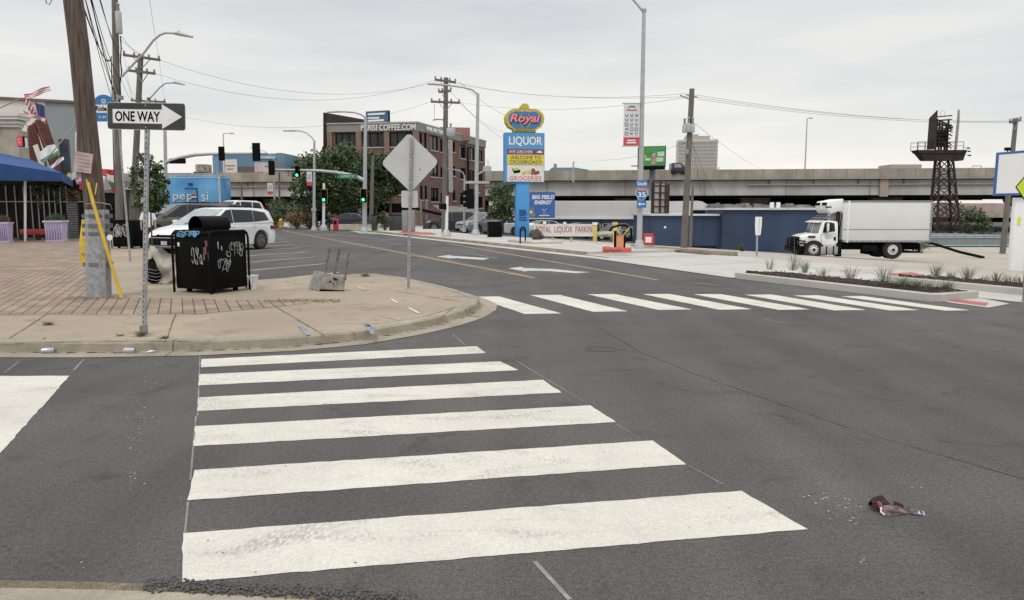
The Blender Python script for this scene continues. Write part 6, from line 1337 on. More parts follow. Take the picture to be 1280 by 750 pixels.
for px, w0, lb in ((495, 16, 'dark grey electrical cabinet left of the light grey one'), (468, 6, 'narrow black bin at the foot of the signal pole')):
    t = thing('utility_box', lb, 'cabinet', B(px, 59, .1)); s_ = 59/F; b = MB(); b.box((0, 0, 9.5*s_), (w0*s_, .8, 19*s_)); b.build('body', dgrey, t, bevel=.03); b = MB(); b.box((0, 0, 19.4*s_), (w0*1.06*s_, .85, .8*s_)); b.build('lid', blackm, t)

# ------------------------------------------------------------------ lamp posts, signals
def lamp(name, label, px, pyb, pytop, arm, Y=None, r=.10, z0=.12, px_top=None, arm_drop=None, head=True, group=None, extra=None):
    base = G(px, pyb, z0) if Y is None else B(px, Y, z0); t = thing(name, label, 'street lamp', base, 0, group); Yl = base.y
    q = lambda a, c, dy=0: P(a, c, Yl+dy)-base
    topx = px_top if px_top is not None else px-(640-px)*(pyb-pytop)/8100*-1*-1
    tp = q(topx, pytop); b = MB(); b.tube((0, 0, -.02), tp, r, r*.62, 12); pole = b.build('pole', polep, t)
    b = MB(); b.lathe((0, 0, 0), [(r*1.9, 0), (r*1.8, .12), (r*1.15, .35)], 12); b.build('base_cover', polep, t)
    b = MB(); pts = [tp+Vector((0, 0, -.05*abs(1)))]+[q(*a) for a in arm]; b.path(pts, [r*.45]+[r*.36]*len(arm), 8); b.build('arm', polep, t)
    if head:
        e_ = pts[-1]; d = (e_-pts[-2]).normalized(); b = MB(); sc = Yl/F
        b.add([e_+d*-.1+Vector((0, -.12, .05)), e_+d*-.1+Vector((0, .12, .05)), e_+d*.85+Vector((0, .13, .03)), e_+d*.85+Vector((0, -.13, .03)), e_+d*-.1+Vector((0, -.1, -.05)), e_+d*-.1+Vector((0, .1, -.05)), e_+d*.85+Vector((0, .12, -.04)), e_+d*.85+Vector((0, -.12, -.04))], [(0, 1, 2, 3), (7, 6, 5, 4), (0, 4, 5, 1), (1, 5, 6, 2), (2, 6, 7, 3), (3, 7, 4, 0)]); b.build('lamp_head', polep, t, bevel=.02)
    return t, q, Yl, tp
# tall pole with motorway shield
t, q, Yl, tp = lamp('street_lamp', 'tallest grey lamp pole carrying the blue shield signs and a banner', 799, 311, 14, [(797, 6), (785, -8), (765, -20)], r=.115, px_top=805)
b = MB(); b.lathe(tp, [(.06, -.1), (.10, .0), (.10, .08), (.05, .13)], 10); b.build('finial', polep, t)
b = MB(); s_ = Yl/F
# hanging banner
sb = thing('street_banner', 'white and red vertical street banner hung from the tallest lamp pole', 'banner', loc(t)+q(789, 182, -.1)); oo = loc(sb); s2 = Yl/F; H_ = 50*s2
b = MB(); b.box((0, 0, H_/2), (19.5*s2, .02, H_)); bs = b.build('banner_cloth', mat('banner_cloth', (.66, .65, .65), .8, var=.06), sb, smooth=False)
b = MB(); b.box((0, -.014, 5*s2), (19.5*s2, .008, 10*s2)); b.build('red_band', mat('banner_red2', (.55, .08, .09), .7), bs, smooth=False)
b = MB(); b.box((0, 0, H_+.02), (24*s2, .03, .03)); b.box((0, 0, -.02), (24*s2, .03, .03)); b.build('bracket', galv, sb)
rnd = random.Random(11); b = MB(); b.path([(-4*s2, -.018, H_-5*s2), (-3*s2, -.018, H_-3.4*s2), (0, -.018, H_-2.6*s2), (3*s2, -.018, H_-3.4*s2), (4*s2, -.018, H_-5*s2)], .6*s2, 4); b.build('arch_emblem', dgrey, bs); b = MB(); rect(b, -6.5*s2, 6.5*s2, H_-8.2*s2, H_-7*s2, -.016, .006); b.build('red_caption', MATS['banner_red2'], bs, smooth=False); b = MB()
for r0 in range(5):
    for c0 in range(3):
        x_, z_ = (-6+c0*6)*s2, H_-(14+r0*5.4)*s2; k_ = rnd.random()
        if k_ < .45: b.path([(x_-1.8*s2, -.016, z_-1.6*s2), (x_-1.8*s2, -.016, z_+1.6*s2), (x_+1.8*s2, -.016, z_+1.6*s2), (x_+1.8*s2, -.016, z_-1.6*s2), (x_-1.8*s2, -.016, z_-1.6*s2)], .4*s2, 4)
        elif k_ < .75: b.path([(x_-1.6*s2, -.016, z_+1.6*s2), (x_, -.016, z_-1.7*s2), (x_+1.6*s2, -.016, z_+1.6*s2)], .5*s2, 4)
        else: b.box((x_, -.016, z_), (3*s2, .006, 2.2*s2))
b.build('icon_pattern', mat('icon_slate', (.14, .19, .27), .7), bs, smooth=False)
b = MB(); rect(b, -5*s2, 5*s2, 5.6*s2, 7*s2, -.022, .006); rect(b, -6*s2, 6*s2, 2.6*s2, 4.4*s2, -.022, .006); b.build('white_caption', white, bs, smooth=False)
# route shield assembly
rs = thing('route_sign', 'blue interstate shield with direction and arrow plates on the tallest lamp pole', 'road sign', loc(t)+q(802, 252, -.22)); oo = loc(rs); qz = lambda py: P(0, py, Yl).z-oo.z
b = MB(); b.box((0, 0, qz(229.5)), (13.5*s2, .02, 7.6*s2)); p_ = b.build('south_plate', bluesign, rs, smooth=False); text('South', 'lettering', white, p_, (0, -.016, qz(229.6)), 4.6*s2, 11.5*s2, bold=.02, ext=.002)
shp = [(x*s2*.5, qz(242.8)+z*s2*.5) for x, z in [(-13, 6), (-11.5, 9.5), (-7, 12.5), (-3.5, 11), (0, 12.5), (3.5, 11), (7, 12.5), (11.5, 9.5), (13, 6), (13.5, 1), (11.5, -5), (7, -10.5), (0, -13.5), (-7, -10.5), (-11.5, -5), (-13.5, 1)]]
shp = [(x, qz(242.8)+(z-qz(242.8))*1.12) for x, z in shp]
b = MB(); b.xz([(x*1.08, qz(242.8)+(z-qz(242.8))*1.06) for x, z in shp], -.008, .01); sh = b.build('shield_border', white, rs, smooth=False)
b = MB(); b.xz(shp, -.014, -.010); b.build('shield_blue', bluesign, sh, smooth=False); b = MB(); b.box((0, -.018, qz(237.4)), (11.2*s2, .004, 2.8*s2)); b.build('shield_red_band', mat('shield_red', (.50, .12, .13), .5), sh, smooth=False)
text('35', 'shield_number', white, sh, (0, -.02, qz(243.4)), 6.2*s2, 9.5*s2, bold=.02, ext=.002); text('INTERSTATE', 'shield_caption', white, sh, (0, -.024, qz(237.4)), 1.4*s2, 9*s2, bold=.0, ext=.002)
b = MB(); b.box((0, 0, qz(255.2)), (11.5*s2, .02, 9*s2)); ap = b.build('arrow_plate', bluesign, rs, smooth=False); b = MB(); b.box((.8*s2, -.014, qz(255.2)), (6*s2, .006, 1.4*s2)); b.xz([(-4.6*s2, qz(255.2)), (-1.6*s2, qz(255.2)+2.4*s2), (-1.6*s2, qz(255.2)-2.4*s2)], -.017, -.011); b.build('arrow', white, ap, smooth=False)
# lamp at 597
t, q, Yl, tp = lamp('street_lamp', 'tall grey lamp post with a long curved arm in front of the brick building', 594.5, 294, 117, [(590, 112), (578, 109), (560, 106.5), (552, 106)], r=.15, px_top=597.5)
b = MB(); e_ = q(607, 212); b.bar(q(597, 218), e_, .07, .10); b.box(e_+Vector((.1, 0, .05)), (.5, .25, .3)); b.tube(e_+Vector((.15, 0, .1)), e_+Vector((.15, 0, .65)), .03, .02, 5); b.build('camera_bracket', polep, t)
b = MB(); b.box(q(596.5, 228), (1.5, .3, .14)); b.build('side_arm', polep, t)
sg = thing('traffic_light', 'side facing black traffic signal hung left of the tall lamp post at the brick building', 'traffic signal', loc(t)+q(588, 261)); zz = P(0, 236, Yl).z-P(0, 261, Yl).z
b = MB(); b.box((0, 0, zz/2), (.42, .4, zz)); b.build('housing', blackm, sg, bevel=.03)
for i in range(3): b = MB(); b.lathe((-.3, 0, zz*(.2+.3*i)), [(.14, -.14), (.16, .12)], 10, 'X'); b.build('visor', blackm, sg)
b = MB(); b.box((.35, 0, zz*.8), (.5, .06, .06)); b.build('bracket', polep, sg)
# signal pole 456 with mast arm
t, q, Yl, tp = lamp('signal_pole', 'tall grey signal pole with a curved lamp arm and a mast arm reaching left', 455.5, 290, 146, [(452, 143.5), (443, 140.5), (430, 139.5), (424, 139.7)], r=.17, px_top=457)
arm_pts = [q(456, 226), q(448, 222), q(436, 218.5), q(420, 215.5), q(400, 213.5), q(380, 212.8), q(344, 212)]
b = MB(); b.path(arm_pts, [.15, .14, .13, .11, .10, .08, .06], 8); b.build('mast_arm', polep, t)
b = MB(); b.box(q(434.5, 220.3, -.2), (23.5*Yl/F, .05, 5.6*Yl/F)); sp_ = b.build('street_name_plate', mat('street_green', (.03, .19, .12), .5), t, smooth=False); cpos = q(434.5, 220.3, -.235); text('SUMMIT ST', 'lettering', white, sp_, tuple(cpos), 2.4*Yl/F, 17*Yl/F, bold=.0, ext=.002)
def signal(label, pos, h, back=False, pole=False, lit=True, yb=True, group=None, rz=0):
    t = thing('traffic_light', label, 'traffic signal', pos, rz, group); w_ = h*.40
    if yb: b = MB(); b.box((0, .08, h/2), (w_*1.2, .03, h*1.04)); b.build('backplate_rim', mat('rim_yellow', (.50, .33, .06), .5), t, smooth=False)
    b = MB(); b.box((0, .06, h/2), (w_*1.08, .05, h*.98)); b.build('backplate', blackm, t, smooth=False)
    b = MB(); b.box((0, .22 if back else -.0, h/2), (w_*.66, .26, h*.9)); b.build('housing', blackm, t, bevel=.02)
    if not back:
        for i, m_ in enumerate((greenlamp if lit else blackm, blackm, blackm)):
            z = h*(.2+.3*i); b = MB(); b.lathe((0, -.135, z), [(w_*.27, -.01), (w_*.25, .01)], 14, 'Y'); b.build('lens', m_, t)
            b = MB(); n = 10; r_ = w_*.31; vs = []
            for k in range(n+1): a = R(-10+200*k/n); vs += [(r_*math.cos(a), -.13, z+r_*math.sin(a)), (r_*math.cos(a), -.30, z+r_*math.sin(a))]
            b.add(vs, [(2*k, 2*k+1, 2*k+3, 2*k+2) for k in range(n)]); b.build('visor', blackm, t)
    return t
base = loc(t); k = Yl/F
signal('green lit traffic signal with yellow rim hanging on the mast arm', base+q(372, 222, -.1)-Vector((0, 0, 0)), 15*k)
signal('green lit traffic signal mounted on the tall signal pole', base+q(454.5, 253, -.45), 16.5*k)
signal('black signal back at the left tip of the arm carrying the green street sign', base+q(339.5, 219, -.1), 18*k, back=True, yb=False)
# pedestal signal pole 405
sp2 = thing('signal_pole', 'short pale signal pole carrying one green signal under the trees', 'traffic signal', G(404.5, 288, .1)); Y2 = loc(sp2).y; q2 = lambda a, c, dy=0: P(a, c, Y2+dy)-loc(sp2)
b = MB(); b.tube((0, 0, 0), q2(404.8, 229), .12, .09, 8); b.build('pole', white, sp2); b = MB(); b.lathe((0, 0, 0), [(.32, 0), (.28, .3), (.12, .5)], 8); b.build('base', polep, sp2)
signal('green lit traffic signal on the short pale pole before the trees', loc(sp2)+q2(405.3, 253, -.3), 16*Y2/F)
# pedestal white 558
t = thing('pedestrian_signal', 'thin white pedestrian signal post with a flared foot by the diamond sign', 'traffic signal', G(558, 296, .12)); Y2 = loc(t).y; q2 = lambda a, c, dy=0: P(a, c, Y2+dy)-loc(t)
b = MB(); b.tube((0, 0, 0), q2(559, 245), .09, .08, 8); b.build('pole', white, t); b = MB(); b.lathe((0, 0, 0), [(.3, 0), (.24, .25), (.1, .45)], 8); b.build('base', polep, t); b = MB(); b.box(q2(553.5, 258), (.42, .3, .34)); b.build('walk_signal', blackm, t, bevel=.02)
# lamp 392
t, q, Yl, tp = lamp('street_lamp', 'grey lamp post with a curved arm to the left in front of the street trees', 392.5, 288, 176, [(390, 172), (383, 166), (375, 163.5), (368, 163.5)], r=.13, px_top=393)
b = MB(); b.box(q(392.3, 262), (5*Yl/F, .3, 4*Yl/F)); b.build('junction_box', polep, t)
for px, py0, py1, Y3, lb in ((387, 215, 232, Yl, 'small white and red banner hung on the lamp post before the trees'), (338, 229, 243, 84, 'small white and red banner on the thin lamp post beneath the motorway')):
    sb = thing('street_banner', lb, 'banner', P(px, py1, Y3)); k = Y3/F; hh = (py1-py0)*k
    b = MB(); b.box((0, 0, hh/2), (6.6*k, .02, hh)); bs = b.build('banner_cloth', MATS['banner_cloth'], sb, smooth=False); b = MB(); b.box((0, -.015, hh*.14), (6.6*k, .01, hh*.28)); b.build('red_band', MATS['banner_red2'], bs, smooth=False)
    b = MB(); b.box((0, -.015, hh*.6), (4*k, .01, hh*.4)); b.build('grey_print', mat('print_grey', (.4, .42, .45), .8, var=.4, scale=5), bs, smooth=False); b = MB(); b.box((.5*k, 0, hh+.03), (8*k, .03, .04)); b.build('bracket', galv, sb)
t, q, Yl, tp = lamp('street_lamp', 'distant thin lamp post standing beneath the motorway at left', 342.5, 279, 202, [(340, 195), (330, 189), (322, 187)], Y=84, r=.11, z0=0, px_top=343)
t, q, Yl, tp = lamp('street_lamp', 'short grey lamp post with a small arm before the shed roof', 580, 290, 219, [(578, 215), (573, 213), (567, 212)], Y=58, r=.09, z0=.1, px_top=580.5)
t = thing('fire_hydrant', 'small yellow fire hydrant by the shrubs on the far side', 'fire hydrant', G(351.5, 284.5, .1)); b = MB(); b.lathe((0, 0, 0), [(.2, 0), (.2, .1), (.14, .12), (.14, .55), (.2, .58), (.16, .75), (.05, .85)], 12); b.build('barrel', yelp, t); b = MB(); b.lathe((0, 0, .42), [(.07, -.25), (.07, .25)], 8, 'X'); b.build('nozzle', yelp, t)
t = thing('newspaper_box', 'small red box under the trees between the two signal poles', 'newspaper box', G(420, 288.5, .1)); b = MB(); b.box((0, 0, .5), (.35, .35, .9)); b.build('box', redp, t, bevel=.03); b = MB(); b.box((0, -.18, .65), (.22, .01, .3)); b.build('window', glass, t)
t = thing('parking_meter', 'dark parking meter post beneath the street trees', 'meter', G(412, 289, .1)); b = MB(); b.tube((0, 0, 0), (0, 0, .95), .05, .05, 8); b.build('post', blackm, t); b = MB(); blob(b, (0, 0, 1.15), .16, .12, .25, 10, 8, .05); b.build('head', dgrey, t)

# left mast arm from a pole behind the young tree
Ym = 62; t = thing('signal_pole', 'grey signal mast whose long arm curves out from behind the young tree', 'traffic signal', B(207, Ym, .1)); q = lambda a, c, dy=0: P(a, c, Ym+dy)-loc(t)
b = MB(); b.tube((0, 0, 0), q(206, 150), .17, .12, 10); b.build('pole', polep, t); b = MB(); b.path([q(207, 203), q(216, 200), q(228, 196.5), q(244, 193.5), q(262, 192.5), q(290, 192), q(323, 191.5)], [.17, .16, .15, .14, .12, .10, .08], 8); b.build('mast_arm', polep, t); base = loc(t)
b = MB(); b.box(q(222, 201.5, -.1), (20*Ym/F, .06, 6*Ym/F)); b.build('back_sign', blackm, t, smooth=False)
signal('black back of the left traffic signal on the long mast arm', base+q(277, 201, -.2), 17.5*Ym/F, yb=False, back=True, rz=0); signal('black back of the traffic signal at the tip of the long mast arm', base+q(320.5, 201.5, -.2), 22.5*Ym/F, yb=False, back=True)

# ------------------------------------------------------------------ timber utility poles and wires
def upole(label, px, pyb, pyt, Y, pxt, r=.17, arms=(), cans=(), m=woodg, extra_ins=True, z0=.1):
    base = B(px, Y, z0) if pyb is None else G(px, pyb, z0); t = thing('utility_pole', label, 'utility pole', base); Yu = base.y; q = lambda a, c, dy=0: P(a, c, Yu+dy)-base
    b = MB(); b.tube((0, 0, -.1), q(pxt, pyt), r, r*.72, 12); b.build('shaft', m, t)
    for (x0, y0, x1, y1) in arms:
        b = MB(); b.bar(q(x0, y0, -.12), q(x1, y1, -.12), .12, .14); ca = b.build('crossarm', m, t, smooth=False); b = MB()
        for i in range(4):
            b = MB(); p = q(x0, y0, -.12).lerp(q(x1, y1, -.12), [.03, .3, .7, .97][i]); b.lathe(p+Vector((0, 0, .05)), [(.04, 0), (.07, .06), (.05, .1), (.07, .14), (.03, .2)], 8); b.build('insulator', galvd, ca)
        b = MB(); mid = q((x0+x1)/2, (y0+y1)/2, -.16); b.bar(q(x0, y0, -.16).lerp(mid, .5), mid+Vector((0, 0, -.6)), .04, .04); b.bar(q(x1, y1, -.16).lerp(mid, .5), mid+Vector((0, 0, -.6)), .04, .04); b.build('brace', galvd, ca, smooth=False)
    for (cx, cy0, cy1, rr) in cans:
        b = MB(); c0, c1 = q(cx, cy1, -.25), q(cx, cy0, -.25); h_ = c1.z-c0.z; b.lathe(c0, [(rr*.9, 0), (rr, .04), (rr, h_-.06), (rr*.85, h_)], 14); cn = b.build('transformer', mat('transformer_grey', (.42, .43, .43), .5, var=.06), t); b = MB(); b.lathe(c0+Vector((0, 0, h_)), [(.05, 0), (.07, .1), (.05, .2), (.08, .26), (.03, .34)], 8); b.build('bushing', galvd, cn)
    return t, q
t, q = upole('straight grey timber pole with a transformer and lamp arm above the one way sign', 150, 309, -20, None, 143, .165, cans=((149.3, 14, 42, .12),))
b = MB(); b.path([q(152, 96), q(163, 84), q(180, 66), q(192, 50), q(200, 43.5), q(207, 41), (q(220, 41.5))], .045, 8); b.build('lamp_arm', polep, t); b = MB(); b.path([q(217, 41.5), q(222, 41.5), q(241, 46)], [.05, .09, .05], 8); b.lathe(q(224, 41), [(.03, 0), (.04, .06), (.02, .1)], 8); b.build('lamp_head', polep, t)
b = MB(); b.path([q(150.5, 45), q(151.5, 60), q(150.5, 75), q(152, 90), q(150, 105), q(151, 125)], .025, 5); b.path([q(139, 70), q(140.5, 130), q(142, 200), q(145, 280)], .02, 5); b.build('cable_run', blackm, t)
b = MB(); b.box(q(150, 122, -.1), (.2, .2, .15)); b.bar(q(133, 76, -.1), q(139, 75, -.1), .05, .05); b.build('bracket', galvd, t)
upole('timber pole with two crossarms second behind the one way sign', 163, None, 68, 46, 176, .21, arms=((154, 68.5, 200, 75), (160, 88, 194, 92)))
t, q = upole('timber pole with one low crossarm mostly behind the one way sign', 180, None, 122, 62, 186, .2, arms=((164, 125.5, 207, 127.5),))
b = MB(); b.path([q(180, 130), q(190, 120), q(200, 109), q(207, 104), (q(217, 103.5))], .06, 7); b.build('lamp_arm', polep, t); b = MB(); b.path([q(215, 103.5), q(219, 103), q(231, 106)], [.05, .12, .06], 7); b.build('lamp_head', polep, t)
t, q = upole('tall timber pole with three crossarms before the brick building', 555.5, 291, 97, None, 557.5, .21, arms=((543.5, 99.5, 570, 103), (548, 115, 564, 113.5), (538.5, 127, 575, 128.5)), cans=((563.5, 160, 171, .3),))
b = MB(); b.path([q(541, 150), q(548, 149), q(556, 150)], .05, 5); b.path([q(543, 130), q(543, 150)], .02, 4); b.build('switch_arm', galvd, t)
upole('leaning grey timber stub pole beside the tall signal pole', 463, None, 195, 70, 466, .2)
t, q = upole('timber pole with two transformers in front of the high rise', 856, None, 111, 40, 865, .18, cans=((855.5, 156, 166, .12), (860.5, 154, 165, .12), (865.5, 155, 166, .12)), z0=.0)
b = MB(); b.bar(q(857, 118), q(872, 122), .05, .06); b.bar(q(850, 119), q(862, 124), .05, .06); b.path([q(861, 140), q(859, 180), q(860, 200)], .02, 4); b.build('hardware', galvd, t); b = MB(); b.box(q(858.5, 190, -.2), (.15, .15, .25)); b.build('box', galvd, t)
upole('thin grey timber stub pole right of the timber pole with transformers', 864, None, 228, 47, 866, .10, z0=0)
upole('timber pole behind the blank white sign at right', 1257, None, 148, 52, 1270, .19, arms=((1262, 153, 1276, 150),), z0=0)
for px, pt, lb in ((302, 228, 'thin pole under the left part of the motorway'), (349, 215, 'timber stub pole beneath the motorway at left')): upole(lb, px, None, pt, 92, px, .14, z0=0)
def wires(label, ends, r, sag,  group=None, m=blackm, name='overhead_wire'):
    for (a, c) in ends:
        pts = [a.lerp(c, i/16)-Vector((0, 0, sag*4*(i/16)*(1-i/16))) for i in range(17)]; b = MB(); b.path(pts, r*.62, 4); tag(b.build(name, m, smooth=False), label, 'wire', group)
wires('one of the black cables sweeping down from the top left to the transformer pole', [(P(99, -30, 14), P(150, 128, 33)), (P(108, -20, 14), P(152, 120, 33)), (P(112, -10, 14), P(152, 100, 33)), (P(102, -20, 14), P(149, 145, 33)), (P(118, -30, 15), P(151, 70, 33)), (P(116, -30, 15), P(150, 60, 33))], .014, .35, 'cables between the left poles')
wires('thick black cable running from the leaning pole towards the transformer pole', [(P(107, -30, 14), P(151, 140, 33)), (P(104, 8, 13.2), P(138, 76, 33))], .022, .3, 'thick cables between the left poles')
wires('thin wire from the transformer pole to the crossarms behind it', [(P(152, 45, 33), P(178, 70, 46)), (P(153, 60, 33), P(158, 70, 46)), (P(151, 50, 33), P(196, 75, 46)), (P(152, 100, 33), P(165, 126, 62)), (P(152, 85, 33), P(172, 127, 62)), (P(199, 75, 46), P(206, 126, 62)), (P(155, 68, 46), P(165, 125, 62)), (P(187, 0, 30), P(199, 74, 46))], .012, .15, 'thin wires near the one way sign')
wires('long thin wire crossing the sky from the left poles to the tall crossarm pole', [(P(194, 92, 46), P(544, 100, 58)), (P(199, 75, 46), P(558, 99, 58)), (P(210, 141, 60), P(539, 127, 58))], .014, 1.5, 'sky wires left of the crossarm pole')
wires('long thin wire crossing the sky from the crossarm pole to the transformer pole', [(P(570, 103, 58), P(857, 117, 40)), (P(575, 128, 58), P(857, 122, 40)), (P(548, 100, 58), P(872, 120, 40)), (P(564, 115, 58), P(630, 165, 75))], .013, .55, 'sky wires between the crossarm and transformer poles')
wires('long thin wire crossing the sky towards the pole at the right edge', [(P(866, 118, 40), P(1264, 152, 52)), (P(868, 121, 40), P(1268, 151, 52)), (P(872, 124, 40), P(1275, 153, 52)), (P(1270, 150, 52), P(1400, 155, 60))], .013, .4, 'sky wires on the right')
wires('thin service wire falling from the transformer pole to the navy building', [(P(863, 150, 40), P(958, 214, 100)), (P(862, 170, 40), P(905, 262, 50)), (P(864, 165, 40), P(882, 262, 50)), (P(858, 178, 40), P(740, 200, 60))], .013, .3, 'service wires from the transformer pole')
wires('thin wire slanting down behind the brick building', [(P(575, 128, 58), P(640, 178, 90)), (P(574, 102, 58), P(645, 150, 90)), (P(560, 160, 58), P(604, 215, 60))], .016, .4, 'wires slanting behind the brick building')
b = MB(); b.path([P(57, -3, 14), P(58, 4, 14), P(62, 6, 14), P(66, -3, 14)], .008, 4); tag(b.build('wire_loop', blackm), 'small loose wire loop at the top left corner', 'wire')

# ------------------------------------------------------------------ left shops
def LQ(u, v, z): return UV(u, v, z)
t = thing('stone_shop', 'beige stone shop front with stepped cornices above the blue awning', 'building', B(-10, 45)); o0 = loc(t); s_ = 45/F; X = lambda px: (px+10)*s_; Z = lambda py: P(0, py, 45).z-o0.z
b = MB(); b.box((X(-47), .4, Z(163)/2), (X(31)-X(-125), .8, Z(163))); b.build('wall', stone, t, smooth=False)
for x0, x1, yt, zt_ in ((5, 35, -.22, 158), (-14, 6, -.10, 170), (-60, -40, -.22, 160)):
    b = MB(); b.box(((X(x0)+X(x1))/2, yt, Z(zt_)/2), (X(x1)-X(x0), .4, Z(zt_))); b.build('pier', stone, t, smooth=False)
    b = MB()
    for e, dz in ((.06, 0), (.16, 4), (.30, 9), (.36, 13)): b.box(((X(x0)+X(x1))/2, yt, Z(zt_-dz)), (X(x1)-X(x0)+e*2, .5+e*2, 4.1*s_))
    b.build('cornice', cream, t, smooth=False)
t = thing('neon_sign', 'red and white projecting box sign over the blue awning', 'sign', P(28, 177, 42), R(-20)); s_ = 42/F
b = MB(); b.box((0, 0, 0), (11*s_, .3, 12*s_)); bx_ = b.build('box', blackm, t, bevel=.02); b = MB(); b.box((.6*s_, -.17, 0), (8.5*s_, .04, 11*s_)); b.build('red_face', mat('neon_red', (.55, .04, .05), .4, emit=(1, .1, .1), estr=.25), bx_); b = MB(); b.path([(-1.5*s_, -.21, 2*s_), (2*s_, -.21, 2.4*s_), (-.5*s_, -.21, -1*s_), (2.4*s_, -.21, -2*s_)], .5*s_, 4); b.build('white_mark', white, bx_)
b = MB(); b.box((6.5*s_, 0, -1.5*s_), (1.6*s_, .1, 12*s_)); b.build('white_fin', white, t)
t = thing('brick_shop', 'brick shop with two steep red brick gable slopes behind the flags', 'building', B(60, 52)); o0 = loc(t); q = lambda px, py, Y=52: P(px, py, Y)-o0
rd = mat('red_tiles', (.20, .075, .06), .8, var=.2, scale=.9, stretch=(.3, .3, 5))
def slab(nm, pts, m, Y0, th=.5, parent=None):
    parent = parent or t
    b = MB(); a_ = [q(x, y, Y0) for x, y in pts]; n = len(a_); c_ = [p+Vector((-.62*th, th, 0)) for p in a_]
    b.add(a_+c_, [tuple(range(n)), tuple(reversed(range(n, 2*n)))]+[(i, i+n, (i+1) % n+n, (i+1) % n) for i in range(n)]); return b.build(nm, m, parent, smooth=False)
rf_ = slab('roof', [(34, 160), (43, 152), (62, 218), (50, 222), (34, 200)], rd, 52, 3); rg_ = slab('roof', [(43.5, 150), (57, 146), (82, 222), (70, 222)], rd, 51, 3)
for i in range(14):
    for par_, xa, xb, y0_ in ((rf_, 34+max(0, (i-8)*3.4), 44+i*1.32, 157), (rg_, 44.5+i*1.85, 57+i*1.75, 151)):
        if i > 11 and par_ is rf_: continue
        y_ = y0_+i*4.6; b = MB(); b.bar(q(xa, y_+1, 51.9 if par_ is rf_ else 50.9), q(xb, y_-1, 51.9 if par_ is rf_ else 50.9), .05, .06); b.build('brick_course', mat('course_dark', (.11, .045, .04), .9), par_, smooth=False)
slab('gable_trim', [(41, 182), (47, 180), (58, 213), (52, 215)], cream, 50.8, .3)
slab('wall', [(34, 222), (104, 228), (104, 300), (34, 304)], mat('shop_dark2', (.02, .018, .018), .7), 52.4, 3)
t = thing('grey_hall', 'tall plain grey rendered building behind the red gable slopes', 'building', B(40, 62)); o0 = loc(t); q = lambda px, py, Y=62: P(px, py, Y)-o0
slab('wall', [(56, 126), (104.5, 129), (104.5, 284), (56, 284)], mat('blue_grey_render', (.25, .28, .29), .9, var=.06, scale=.7), 62, 8); slab('white_wall', [(-60, 121), (56, 126), (56, 284), (-60, 284)], cream, 62.02, 8)
slab('coping', [(-60, 117.5), (105.5, 126.5), (105.5, 129.5), (-60, 121)], mat('coping_brown', (.16, .12, .10), .9), 61.8, 8)
for x0 in (94, 99): slab('window_trim', [(x0, 165), (x0+1.5, 165), (x0+1.5, 215), (x0, 215)], cream, 61.7, .2)
t = thing('shop_row', 'row of low dark shops with awnings farther down the left pavement', 'building', UV(88, -9.5, 0), RA+R(90))
b = MB(); b.box((0, 4, 2.2), (28, 8, 4.4)); b.build('wall', brick, t, smooth=False); b = MB(); b.box((0, -.05, 1.4), (26, .12, 2.6)); b.build('shopfront', mat('shop_dark', (.012, .011, .011), .5, spec=.2), t, smooth=False); b = MB(); b.box((2, -.6, 3.2), (20, 1.2, .25)); b.build('awning', blackm, t, smooth=False)
t = thing('white_shop', 'small white fronted shop with dark openings behind the transformer pole', 'building', B(176, 56)); s_ = 56/F
facade(t, (-40*s_, 0), (14*s_, 0), -.2, P(0, 226, 56).z, [(14*s_, 22*s_, 1.0, 2.2), (28*s_, 34*s_, 1.0, 2.3), (41*s_, 49*s_, .0, 2.0)], mat('shop_grey', (.16, .16, .165), .8), blackm, glass)
b = MB(); b.box((-13*s_, .7, P(0, 226, 56).z/2), (54*s_, 1.0, P(0, 226, 56).z)); b.build('shell', MATS['shop_grey'], t, smooth=False)
b = MB(); b.box((5*s_, -.2, 1.6), (3*s_, .3, 3.4)); b.box((-6*s_, -.4, P(0, 236, 56).z), (26*s_, .9, .12)); b.build('white_trim', cream, t, smooth=False)
# awning
t = thing('shop_awning', 'large navy blue canvas awning on white posts over the left pavement', 'awning', UV(43.5, -8.0, 0), 0); o0 = loc(t)
Ya, Yz = 36, 42; q = lambda px, py, Y: P(px, py, Y)-o0
b = MB(); f0, f1, f2, f3 = q(-140, 183, 33.5), q(77, 216, 37.5), q(77, 226, 37.5), q(-140, 223, 33.5); b.quad(f0, f1, f2, f3)
s0, s1, s2_, s3 = q(77, 216, 37.5), q(100, 229, 47), q(100, 238, 47), q(77, 226, 37.5); b.quad(s0, s1, s2_, s3)
r0, r1 = q(-140, 160, 38), q(40, 200, 43); b.quad(f0, f1, r1, r0); b.quad(f1, s1, r1+Vector((0, 0, 0))); b.build('canvas', awn, t, smooth=False)
b = MB(); b.bar(f3, f2, .06, .06); b.bar(f2, s2_, .05, .05); b.build('hem_bar', navy2, t)
for px, pyb, Y_ in ((31.5, 302, None), (-60, 306, None)): b = MB(); g_ = G(px, pyb, KH); top_ = P(px, 224, g_.y); b.tube(g_-o0, top_-o0, .055, .055, 8); b.build('post', white, t)
for px, Y_ in ((75, 45), (47, 45)): b = MB(); g_ = B(px, Y_, .12); b.tube(g_-o0, Vector((g_.x, g_.y, 3.2))-o0, .05, .05, 8); b.build('post', galv, t)
t = thing('cafe_terrace', 'dark glazed cafe front with pale bars in the shade of the blue awning', 'shop front', B(40, 43)); o0 = loc(t); s_ = 43/F; X = lambda px: (px-40)*s_; Z = lambda py: P(0, py, 43).z-o0.z  # the cafe's shopfront wall with its mullions
sd_ = mat('shop_dark', (.012, .011, .011), .5, spec=.2)
